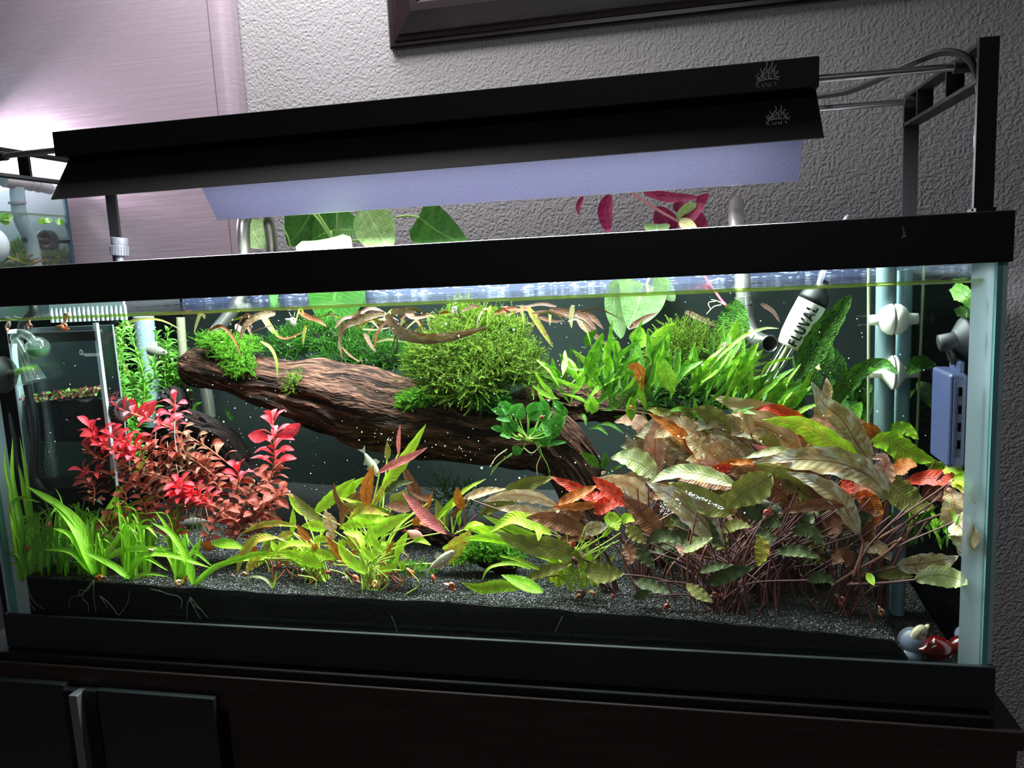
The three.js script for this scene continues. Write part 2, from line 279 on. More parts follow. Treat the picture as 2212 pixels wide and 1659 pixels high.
// ---------------------------------------------------------------- the lamp over the tank
{
  const x0 = -0.492, x1 = 0.4475, t = thing('aquarium_lamp', 'long black hooded lamp on a stand above the large aquarium', 'lamp', [0, H, -0.16]);
  part(t, 'body', box(x0, x1, 0.657, 0.6885, -0.27, -0.06, 0.0015), MAT.blackMetal);
  part(t, 'diffuser', box(x0 + 0.04, x1 - 0.04, 0.6505, 0.657, -0.225, -0.095), std(0xffffff, 0.5, { emissive: 0xf2f8ff, emissiveIntensity: 1.5 }), 'white glowing underside');
  const slab = (a, b, c, d, th) => {      // a folded sheet with thickness between four corners a-b (top), d-c (bottom)
    const n = b.clone().sub(a).cross(d.clone().sub(a)).normalize().multiplyScalar(th), P = [a, b, c, d], Q = P.map((p) => p.clone().add(n)), pos = [];
    const quad = (p, q, r, s) => { for (const k of [p, q, r, p, r, s]) pos.push(k.x, k.y, k.z); };
    quad(P[0], P[3], P[2], P[1]); quad(Q[0], Q[1], Q[2], Q[3]); for (let i = 0; i < 4; i++) { const j = (i + 1) % 4; quad(P[i], P[j], Q[j], Q[i]); }
    const g = new THREE.BufferGeometry(); g.setAttribute('position', new THREE.Float32BufferAttribute(pos, 3)); g.computeVertexNormals(); return metricUV(g);
  };
  const shade = std(0x4c4c64, 0.38, { metalness: 0.2, bumpMap: fineBump, bumpScale: 0.0003 });
  part(t, 'front_shade', merge([slab(V(x0 + 0.004, 0.660, -0.083), V(x1, 0.660, -0.083), at(1780, 296, 0.04), at(110, 430, 0.04), 0.0016)]), MAT.blackMetal);
  const rt = at(1735, 285, 0.27), rl = at(434, 393, 0.27); rt.y = rl.y = 0.655; rt.z = rl.z = -0.255;
  part(t, 'rear_shade', merge([slab(rl, rt, at(1725, 389, 0.335), at(470, 474, 0.335), -0.0016)]), shade, 'grey rear shade lit from inside');
  const lipM = std(0xb8b8c4, 0.3, { metalness: 0.6 });
  part(t, 'shade_lip', tube([at(470, 474, 0.335), at(1725, 389, 0.335)], 0.0016, 2, 8), lipM, 'bright rolled lip of the rear shade');
  // maker's mark, twice: four leaf-like letters over an arc with their reflection
  const mark = (px, py, w, dir) => {
    const S = w / 41, L = (l, k = 2.5) => ribbon(l.map(([x, y]) => [x * S, y * S]), k * S);
    const g = [L([[0, 12], [3, 7], [4, 2], [6, 8], [4, 16]]), L([[3, 14], [7, 9], [9, 3], [11, 13], [7, 24]]), L([[18, 36], [19, 27], [13, 17], [15, 4], [19, 10]]), L([[14, 12], [18, 15], [19, 22]]),
      L([[27, 37], [28, 28], [22, 18], [23, 4], [27, 10]]), L([[23, 12], [27, 15], [28, 22]]), L([[36, 26], [32, 23], [31, 14], [32, 5]]), L([[32, 9], [36, 13], [38, 17]]), L([[32, 10], [36, 5], [41, 7]]),
      L([[-1, -2], [8, 2], [20, 3.5], [33, 3], [40, 0]], 2.2), L([[5, -3], [1, -4], [3, -8], [7, -9]], 1.5), L([[11, -2], [11, -7], [16, -9]], 1.5), L([[16, -2], [17, -5], [15, -6]], 1.3), L([[21, -2], [21, -8], [25, -8], [26, -2]], 1.5), L([[31, -2], [34, -6], [33, -9]], 1.5)];
    const m = merge(g); m.translate(-20 * S, 0, 0); m.applyMatrix4(new THREE.Matrix4().makeBasis(V(1, 0, 0), dir, V(1, 0, 0).cross(dir))); return m;
  };
  const grey = std(0xb4b4b8, 0.6);
  const c1 = at(1658, 176, 0.06); c1.z = -0.0595; const g1 = mark(0, 0, 0.0245, V(0, 1, 0)); g1.translate(c1.x, c1.y, c1.z); part(t, 'logo', g1, grey, 'grey seaweed-like maker mark');
  const up = V(0, 0.660, -0.083).sub(V(0, 0.602, -0.04)).normalize(), k = (0.660 - at(1680, 262, 0.055).y) / 0.058, c2 = at(1680, 264, 0.083 - 0.043 * k), g2 = mark(0, 0, 0.0245, up);
  const nrm = V(1, 0, 0).cross(up).multiplyScalar(0.0022); g2.translate(c2.x + nrm.x, c2.y + nrm.y, c2.z + nrm.z); part(t, 'logo', g2, grey, 'grey seaweed-like maker mark');
  // stand: at each end two uprights, a ladder arm between them, and two steel rods
  for (const s of [-1, 1]) {
    const f = part(t, 'side_frame', box(s * 0.5955 - 0.009, s * 0.5955 + 0.009, 0.518, 0.682, -0.028, -0.022, 0.0005), MAT.blackMetal);
    const b = (...r) => part(f, 'bar', box(s * 0.5955 - 0.009, s * 0.5955 + 0.009, ...r), MAT.blackMetal);
    b(0.518, 0.677, -0.292, -0.287); b(0.675, 0.679, -0.292, -0.027); b(0.641, 0.645, -0.292, -0.027);
    for (const z of [-0.12, -0.23]) b(0.645, 0.675, z - 0.003, z + 0.001);
    b(0.517, 0.521, -0.3, -0.27); b(0.517, 0.521, -0.04, -0.015);
    for (const z of [-0.075, -0.262]) part(t, 'rod', tube([V(s * 0.594, 0.667, z), V(s > 0 ? x1 - 0.002 : x0 + 0.002, 0.668, z)], 0.004, 4, 14), MAT.steel, 'polished steel rod');
    for (const z of [-0.075, -0.262]) part(t, 'rod_clamp', tube([V(s * 0.58, 0.667, z), V(s * 0.597, 0.667, z)], 0.0065, 2, 14), MAT.blackMetal);
  }
  part(t, 'power_cable', tube([at(1768, 208, 0.26), at(1830, 198, 0.2), at(1900, 170, 0.12), at(1980, 132, 0.08), at(2045, 112, 0.06), at(2095, 130, 0.045), at(2116, 200, 0.04), at(2122, 330, 0.035), at(2135, 480, 0.05)], 0.0037, 60, 10), MAT.blackRubber, 'black power cable');
  part(t, 'air_hose', tube([at(2118, 190, 0.035), at(2110, 270, 0.035), at(2108, 320, 0.035), at(2114, 400, 0.035), at(2124, 470, 0.035)], 0.002, 30, 8), phys(0xe8eef4, 0.2, { transmission: 0.3, thickness: 0 }), 'clear thin hose');
}
// side tank lamp, just out of the picture
{
  const t = thing('small_aquarium_lamp', 'slim lamp over the small aquarium at the left', 'lamp', [-1.32, 0.83, -0.63]);
  const q = new THREE.Quaternion().setFromUnitVectors(V(0, -1, 0), V(0.22, -0.33, -0.09).normalize()), put = (g) => { g.applyQuaternion(q); g.translate(-1.32, 0.83, -0.63); return metricUV(g); };
  part(t, 'body', put(box(-0.155, 0.155, 0.006, 0.022, -0.06, 0.06, 0.004)), MAT.blackMetal);
  part(t, 'diffuser', put(box(-0.14, 0.14, 0.002, 0.006, -0.05, 0.05)), std(0xffffff, 0.5, { emissive: 0xffe8fa, emissiveIntensity: 2 }));
  part(t, 'stem', tube([V(-1.4, 0.8, -0.63), V(-1.52, 0.8, -0.66), V(-1.56, 0.7, -0.68), V(-1.56, FLOORY, -0.68)], 0.006, 20, 8), MAT.blackMetal);
}
// ---------------------------------------------------------------- substrate
const frontTop = (x) => x < 0.25 ? lerp(0.0975, 0.0825, (x + 0.6) / 0.85) : lerp(0.0825, 0.067, clamp((x - 0.25) / 0.28)) - 0.038 * sstep(0.518, 0.55, x);
const soilY = (x, z) => frontTop(x) + 0.07 * Math.pow(clamp(-z - 0.015), 1.15) * 0.55 + 0.006 * (fbm(x * 14 + 3, z * 16, 1, 3) - 0.5);
{
  const nx = 200, nz = 60, x0 = -0.5985, x1 = 0.5985, z0 = -0.0152, z1 = -0.455, pos = [], ix = [];
  for (let j = 0; j <= nz; j++) for (let i = 0; i <= nx; i++) { const x = lerp(x0, x1, i / nx), z = lerp(z0, z1, j / nz); pos.push(x, soilY(x, z), z); }
  for (let j = 0; j < nz; j++) for (let i = 0; i < nx; i++) { const k = j * (nx + 1) + i; ix.push(k, k + 1, k + nx + 1, k + 1, k + nx + 2, k + nx + 1); }
  const base = pos.length / 3;
  for (let i = 0; i <= nx; i++) { const x = lerp(x0, x1, i / nx); pos.push(x, soilY(x, z0), z0, x, 0.0205, z0); }
  for (let i = 0; i < nx; i++) { const k = base + 2 * i; ix.push(k, k + 1, k + 2, k + 2, k + 1, k + 3); }
  const g = new THREE.BufferGeometry(); g.setAttribute('position', new THREE.Float32BufferAttribute(pos, 3)); g.setIndex(ix); const h = g.toNonIndexed(); h.computeVertexNormals(); metricUV(h);
  const soilTex = tex(512, 512, (u, v) => { const n = vnoise(u * 170, v * 170, 3, 170, 170), m = fbm(u * 6, v * 6, 1, 3, 6, 6); const k = 0.022 + 0.035 * n * m + 0.014 * m; return [k, k * 1.02, k * 1.04]; }, { srgb: true, rep: [3, 3] });
  const grainBump = tex(512, 512, (u, v) => vnoise(u * 128, v * 128, 1, 128, 128), { rep: [2.5, 2.5] });
  const o = solo('aquarium_soil', h, std(0xffffff, 0.85, { map: soilTex, bumpMap: grainBump, bumpScale: 0.001 }), 'dark granular soil bed along the bottom of the large aquarium', 'soil', null, 'stuff');
  // its loose grains
  seed(11); const N = 52000, gg = new THREE.IcosahedronGeometry(0.00125, 0), im = new THREE.InstancedMesh(gg, std(0x282522, 0.32), N), m = new THREE.Matrix4(), q = new THREE.Quaternion(), c = new THREE.Color();
  for (let i = 0; i < N; i++) {
    let x = rr(-0.597, 0.597), z = -0.0165 - 0.24 * Math.pow(rnd(), 1.3); let y = soilY(x, z) + rr(-0.0003, 0.0008);
    q.setFromEuler(new THREE.Euler(rr(0, 6), rr(0, 6), rr(0, 6))); const s = rr(0.7, 1.25);
    m.compose(V(x - o.position.x, y - o.position.y, z - o.position.z), q, V(s, s * rr(0.7, 1), s)); im.setMatrixAt(i, m); const k = rnd() < 0.05 ? rr(1.6, 2.8) : rr(0.2, 0.75); im.setColorAt(i, c.setRGB(k, k * rr(0.94, 1.02), k * rr(0.88, 1)));  // a few grains coloured brighter in place of sparkling highlights
  }
  im.name = 'soil_grains'; im.userData.kind = 'stuff'; im.castShadow = im.receiveShadow = true; o.add(im);
}

// ---------------------------------------------------------------- driftwood
const woodTex = tex(1024, 512, (u, v) => {
  const warp = 0.6 * fbm(u * 5, v * 3, 2, 3, 5, 3), g = fbm(u * 9, (v + warp * 0.12) * 70, 4, 4, 9, 70), f = vnoise(u * 60, (v + warp * 0.12) * 320, 1, 60, 320), dk = sstep(0.62, 0.72, fbm(u * 7, (v + warp * 0.1) * 34, 9, 3, 7, 34));
  const k = clamp(0.5 + 1.3 * (g - 0.5) + 0.7 * (f - 0.5)) * (1 - 0.85 * dk);
  const q = Math.pow(k, 1.25); return [0.085 + 0.3 * q, 0.055 + 0.2 * q, 0.042 + 0.165 * q];
}, { srgb: true });
const woodBump = tex(1024, 512, (u, v) => { const warp = 0.6 * fbm(u * 5, v * 3, 2, 3, 5, 3); return 0.5 * fbm(u * 9, (v + warp * 0.12) * 70, 4, 4, 9, 70) + 0.3 * vnoise(u * 60, (v + warp * 0.12) * 320, 1, 60, 320) + 0.3 * (1 - sstep(0.62, 0.72, fbm(u * 7, (v + warp * 0.1) * 34, 9, 3, 7, 34))); });
const woodMat = phys(0xffffff, 0.9, { specularIntensity: 0.15, map: woodTex, bumpMap: woodBump, bumpScale: 0.005 });
const darkWood = phys(0x8b6c60, 0.9, { specularIntensity: 0.15, map: woodTex, bumpMap: woodBump, bumpScale: 0.003 });
// a log: list of [x, y, depth, half height in pixels, thickness ratio]
function log(list, { nl = 150, nr = 72, rough = 1, uvLen = 3, tilt = 0, sd = 1, cracks = 1 } = {}) {
  const P = list.map(([x, y, d]) => at(x, y, d)), R = list.map(([x, y, d, r], i) => r * mpp(P[i])), K = list.map((l) => l[4] ?? 0.8), c = new THREE.CatmullRomCurve3(P, false, 'centripetal');
  const pos = [], uv = [], ix = [];
  const up = V(0, 1, 0);
  for (let i = 0; i <= nl; i++) {
    const t = i / nl, f = t * (list.length - 1), a = Math.min(list.length - 2, Math.floor(f)), w = f - a, p = c.getPoint(t), T = c.getTangent(t);
    const S = T.clone().cross(up).normalize(), U = S.clone().cross(T).normalize(), cap = Math.sqrt(clamp(Math.min(t / 0.03, (1 - t) / 0.03, 1))); 
    const r = lerp(R[a], R[a + 1], fade(w)), k = lerp(K[a], K[a + 1], w);
    for (let j = 0; j <= nr; j++) {
      const th = j / nr * Math.PI * 2 + tilt, cs = Math.cos(th), sn = Math.sin(th);
      const n = fbm(cs * 1.3 + sd * 7 + t * 5, sn * 1.3 + sd, t * 4, 3) - 0.5, warp = fbm(t * 6 + sd, cs * 1.5 + 4, sn * 1.5, 3);
      const gr = fbm(t * 9 + sd, (j % nr) / nr * 26 + warp * 4, 3, 3, 0, 26), cr = cracks * sstep(0.58, 0.7, fbm(t * 6 + sd * 3, (j % nr) / nr * 14 + warp * 2.5, 8, 2, 0, 14));
      const rad = r * (1 + 0.34 * rough * n) * cap + rough * (0.006 * (gr - 0.5) - 0.007 * cr) * cap;
      const q = p.clone().addScaledVector(U, sn * rad).addScaledVector(S, cs * rad * k); pos.push(q.x, q.y, q.z); uv.push(t * uvLen, j / nr * 1.0);
    }
  }
  for (let i = 0; i < nl; i++) for (let j = 0; j < nr; j++) { const a = i * (nr + 1) + j, b = a + nr + 1; ix.push(a, b, a + 1, a + 1, b, b + 1); }
  const g = new THREE.BufferGeometry(); g.setAttribute('position', new THREE.Float32BufferAttribute(pos, 3)); g.setAttribute('uv', new THREE.Float32BufferAttribute(uv, 2)); g.setIndex(ix); g.computeVertexNormals(); return g;
}
{
  const t = thing('driftwood_log', 'big reddish brown driftwood log leaning from upper left to lower right', 'driftwood', at(1255, 1150, 0.24));
  part(t, 'trunk', log([[386, 782, 0.27, 22, 1], [430, 795, 0.265, 40, 1], [510, 808, 0.26, 46, 1.2], [600, 832, 0.25, 52, 1.3], [700, 856, 0.235, 78, 1.1], [800, 880, 0.22, 92, 1], [900, 905, 0.21, 90, 0.9], [1000, 925, 0.21, 76, 0.9], [1100, 930, 0.215, 78, 0.9], [1180, 950, 0.225, 70, 0.9], [1235, 1000, 0.23, 60, 0.9], [1262, 1080, 0.235, 55, 0.9], [1275, 1160, 0.24, 55, 0.9]], { nl: 260, nr: 110, uvLen: 2.2, sd: 3 }), woodMat);
  part(t, 'branch', log([[1100, 880, 0.22, 30], [1150, 872, 0.23, 36], [1200, 868, 0.25, 34], [1270, 875, 0.27, 40], [1400, 890, 0.29, 36], [1520, 910, 0.31, 26]], { sd: 5, uvLen: 1.2 }), woodMat);
  const s = thing('driftwood_stump', 'dark driftwood stump with reddish roots under the log at left', 'driftwood', at(480, 1040, 0.25));
  part(s, 'stump', log([[362, 836, 0.25, 20], [372, 860, 0.25, 34], [378, 900, 0.25, 36], [400, 940, 0.25, 34], [440, 985, 0.255, 40], [470, 1060, 0.26, 46]], { sd: 8, uvLen: 0.8 }), std(0x5a3e38, 0.9, { map: woodTex, bumpMap: woodBump, bumpScale: 0.003 }));
  part(s, 'root', log([[395, 905, 0.24, 22], [440, 920, 0.235, 24], [475, 935, 0.235, 20], [505, 965, 0.24, 22], [525, 1005, 0.24, 26], [550, 1045, 0.24, 30], [580, 1100, 0.245, 30]], { sd: 9, uvLen: 0.8 }), std(0x9a6a60, 0.85, { map: woodTex, bumpMap: woodBump, bumpScale: 0.002 }));
  const f = thing('driftwood_branch', 'small weathered driftwood piece lying on the soil, front centre', 'driftwood', at(960, 1185, 0.1));
  part(f, 'branch', log([[885, 1138, 0.1, 12], [920, 1152, 0.1, 20], [960, 1166, 0.1, 20], [1010, 1188, 0.1, 22], [1060, 1212, 0.1, 22], [1120, 1225, 0.11, 16]], { sd: 12, uvLen: 0.7, nl: 90, nr: 48 }), darkWood);
}

// ---------------------------------------------------------------- moss: springy feathered shoots, thousands to a clump
function sprig(len, leaves, lw, sdv) {
  seed(sdv); const pos = [], N = leaves; const bend = rr(0.2, 0.5);
  const P = (t) => [Math.sin(t * 2.2) * len * 0.08 + bend * len * t * t, len * t * (1 - 0.2 * t), Math.cos(t * 3) * len * 0.05];
  for (let i = 0; i < 6; i++) { const a = P(i / 6), b = P((i + 1) / 6), r = len * 0.016; for (const [dx, dz] of [[r, 0], [0, r]]) pos.push(a[0] - dx, a[1], a[2] - dz, a[0] + dx, a[1], a[2] + dz, b[0] + dx, b[1], b[2] + dz, a[0] - dx, a[1], a[2] - dz, b[0] + dx, b[1], b[2] + dz, b[0] - dx, b[1], b[2] - dz); }
  for (let i = 0; i < N; i++) { const t = 0.12 + 0.88 * i / N, p = P(t), an = i * 2.4, l = lw * rr(0.7, 1.2) * (1.15 - 0.6 * t), c = Math.cos(an), s = Math.sin(an), w = l * 0.22; pos.push(p[0] - s * w, p[1], p[2] + c * w, p[0] + s * w, p[1] + l * 0.1, p[2] - c * w, p[0] + c * l, p[1] + l * 0.75, p[2] + s * l); }
  const g = new THREE.BufferGeometry(); g.setAttribute('position', new THREE.Float32BufferAttribute(pos, 3)); g.computeVertexNormals(); return g;
}
const mossMat = (hex) => phys(hex, 0.9, { transmission: 0.35, thickness: 0, specularIntensity: 0.15 });
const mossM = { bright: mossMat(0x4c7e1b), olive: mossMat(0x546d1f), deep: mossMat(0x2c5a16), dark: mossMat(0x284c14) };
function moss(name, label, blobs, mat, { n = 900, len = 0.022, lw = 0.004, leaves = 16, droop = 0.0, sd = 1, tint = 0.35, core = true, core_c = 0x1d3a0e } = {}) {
  // blobs: [x, y, depth, rx, ry] ellipsoids in pixels
  const B = blobs.map(([x, y, d, rx, ry]) => { const p = at(x, y, d), k = mpp(p); return { p, rx: rx * k, ry: ry * k, rz: Math.min(rx, ry) * k * 0.9, a: rx * ry }; });
  const low = B.reduce((m, b) => b.p.y - b.ry < m.y ? V(b.p.x, b.p.y - b.ry, b.p.z) : m, V(0, 9, 0));
  const t = thing(name, label, 'moss', low), tot = B.reduce((s, b) => s + b.a, 0);
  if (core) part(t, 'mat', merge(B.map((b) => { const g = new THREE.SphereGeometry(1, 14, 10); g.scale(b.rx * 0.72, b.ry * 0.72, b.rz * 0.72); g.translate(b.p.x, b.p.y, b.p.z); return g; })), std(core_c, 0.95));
  const gs = [sprig(len, leaves, lw, sd * 3 + 1), sprig(len * 1.3, leaves, lw, sd * 3 + 2)];
  seed(sd * 77 + 5); const c = new THREE.Color();
  gs.forEach((g, gi) => {
    const N = Math.round(n / 2), im = new THREE.InstancedMesh(g, mat, N), m = new THREE.Matrix4(), q = new THREE.Quaternion(), q2 = new THREE.Quaternion();
    for (let i = 0; i < N; i++) {
      let k = rnd() * tot, b = B[0]; for (const x of B) { if (k < x.a) { b = x; break; } k -= x.a; }
      const th = rr(0, 6.283), cy = rr(-0.75, 1), s = Math.sqrt(1 - cy * cy), f = Math.pow(rnd(), 0.4), dir = V(Math.cos(th) * s, cy, Math.sin(th) * s);
      const p = V(b.p.x + dir.x * b.rx * f, b.p.y + dir.y * b.ry * f, b.p.z + dir.z * b.rz * f);
      const out = dir.clone().multiplyScalar(0.8).add(V(rr(-0.6, 0.6), rr(0, 0.9) - droop, rr(-0.4, 0.6))).normalize();
      q.setFromUnitVectors(V(0, 1, 0), out); q2.setFromAxisAngle(V(0, 1, 0), rr(0, 6.28)); q.multiply(q2);
      m.compose(p.sub(t.position), q, V(1, 1, 1).multiplyScalar(rr(0.6, 1.15))); im.setMatrixAt(i, m); const kk = 1 + rr(-tint, tint); im.setColorAt(i, c.setRGB(kk * rr(0.9, 1.1), kk, kk * rr(0.7, 1.1)));
    }
    im.name = 'shoots'; im.userData.kind = 'stuff'; im.castShadow = im.receiveShadow = true; t.add(im);
  });
  return t;
}
moss('moss_clump', 'bright feathery moss clump on the upper left end of the log', [[480, 745, 0.235, 40, 20], [505, 770, 0.22, 32, 22], [520, 795, 0.21, 26, 18], [450, 740, 0.24, 22, 14], [535, 750, 0.24, 24, 18]], mossM.bright, { n: 1500, len: 0.014, lw: 0.0032, leaves: 18, sd: 1 });
moss('moss_clump', 'tiny moss tuft alone on the middle of the log', [[640, 826, 0.19, 15, 16], [632, 840, 0.19, 10, 12]], mossM.olive, { n: 170, len: 0.013, lw: 0.003, sd: 2 });
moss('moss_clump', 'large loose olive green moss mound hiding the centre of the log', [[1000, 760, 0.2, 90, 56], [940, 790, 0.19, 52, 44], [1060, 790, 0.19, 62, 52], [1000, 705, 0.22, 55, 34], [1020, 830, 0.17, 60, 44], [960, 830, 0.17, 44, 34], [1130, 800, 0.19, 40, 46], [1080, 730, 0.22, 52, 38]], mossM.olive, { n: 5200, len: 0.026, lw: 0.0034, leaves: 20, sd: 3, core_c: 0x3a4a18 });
moss('moss_clump', 'low bright green moss cushion below the large moss mound, left side', [[895, 866, 0.16, 32, 16], [920, 858, 0.16, 24, 14], [880, 875, 0.16, 18, 10]], mossM.bright, { n: 620, len: 0.012, lw: 0.0032, leaves: 18, sd: 4 });
moss('moss_clump', 'dark green moss pad under the right of the large moss mound', [[1075, 862, 0.165, 30, 16], [1040, 870, 0.16, 30, 18]], mossM.deep, { n: 560, len: 0.013, lw: 0.003, sd: 5 });
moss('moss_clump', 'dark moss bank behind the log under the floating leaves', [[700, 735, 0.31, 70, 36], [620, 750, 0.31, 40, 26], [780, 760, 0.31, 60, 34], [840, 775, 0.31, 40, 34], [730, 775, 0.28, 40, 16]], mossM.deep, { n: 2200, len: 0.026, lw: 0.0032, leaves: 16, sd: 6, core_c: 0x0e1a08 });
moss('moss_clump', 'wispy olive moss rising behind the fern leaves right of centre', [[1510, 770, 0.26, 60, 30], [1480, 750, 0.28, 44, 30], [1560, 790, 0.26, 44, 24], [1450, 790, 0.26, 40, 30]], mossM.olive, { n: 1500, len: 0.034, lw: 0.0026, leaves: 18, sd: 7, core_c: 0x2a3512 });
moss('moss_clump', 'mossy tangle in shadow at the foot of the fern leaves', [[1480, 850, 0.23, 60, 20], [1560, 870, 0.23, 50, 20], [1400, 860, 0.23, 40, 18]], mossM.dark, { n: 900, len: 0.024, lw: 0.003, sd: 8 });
moss('moss_clump', 'green moss spreading on the soil right of the small driftwood piece', [[1040, 1190, 0.075, 36, 14], [1090, 1200, 0.08, 30, 14], [1010, 1205, 0.07, 20, 10]], mossM.bright, { n: 620, len: 0.015, lw: 0.003, sd: 9 });
moss('moss_clump', 'sparse moss strands standing in the dark behind the front leaves', [[960, 1075, 0.2, 24, 30], [1010, 1085, 0.19, 26, 26]], mossM.deep, { n: 160, len: 0.026, lw: 0.003, sd: 10, core: false });
moss('moss_clump', 'thin moss threads on the soil below the lime leaf tufts', [[900, 1232, 0.045, 40, 8], [850, 1225, 0.05, 30, 8]], mossM.bright, { n: 150, len: 0.012, lw: 0.003, sd: 11, core: false });
const K1 = 620 / 2212;
// ---------------------------------------------------------------- leaves
// colours of a leaf print: [ground, second tone, midrib, blotch], tones as sRGB 0..1
function leafPrint(g, s, rib, bl, { veins = 16, blot = 0.35, stripes = 0, dots = 0, sd = 1, ribw = 0.03 } = {}) {
  return tex(96, 384, (u, v) => {
    const a = Math.abs(u - 0.5) * 2, side = u < 0.5 ? 0 : 5.3;
    const f = (v * veins - a * 1.6 + side) % 1, vein = sstep(0.16, 0.0, Math.abs(((f % 1) + 1) % 1 - 0.5) < 0.5 ? Math.min(((f % 1) + 1) % 1, 1 - ((f % 1) + 1) % 1) : 1) * sstep(0.02, 0.2, a);
    const n = fbm(u * 3 + sd * 9, v * 9 + sd, 2, 4), m = sstep(0.48, 0.66, fbm(u * 4 + sd * 3, v * 12, 7, 3)) * blot, gr = fbm(u * 26, v * 18, sd, 2);
    const st = stripes * sstep(0.22, 0.08, Math.abs(a - 0.22)), rb = sstep(ribw * 2, ribw * 0.6, a);
    const dt = dots * sstep(0.7, 0.8, vnoise(u * 16, v * 52, sd));
    return [0, 1, 2].map((i) => { let c = lerp(g[i], s[i], clamp((n - 0.3) * 2.2)); c = lerp(c, bl[i], m); c = lerp(c, rib[i], 0.16 * vein + 0.5 * st); c = lerp(c, rib[i], rb * 0.85); c = lerp(c, g[i] * 0.25, dt); return c * (0.9 + 0.2 * gr); });
  }, { srgb: true });
}
const veinBump = tex(128, 512, (u, v) => { const a = Math.abs(u - 0.5) * 2, f = (((v * 18 - a * 1.6) % 1) + 1) % 1; return 0.5 + 0.35 * Math.sin(f * 6.283) * sstep(0.03, 0.2, a) * sstep(1, 0.7, a) - 0.4 * sstep(0.08, 0.02, a) + 0.15 * vnoise(u * 20, v * 60, 3); });
const dotBump = tex(128, 512, (u, v) => 0.5 + 0.5 * sstep(0.55, 0.85, vnoise(u * 14, v * 56, 2)) - 0.3 * sstep(0.1, 0.03, Math.abs(u - 0.5) * 2));
const leafMat = (map, tr = 0.35, rough = 0.55, bump = veinBump, bs = 0.0004, extra = {}) => phys(0xffffff, rough, { map, specularIntensity: 0.5, transmission: tr, thickness: 0, bumpMap: bump, bumpScale: bs, ...extra });
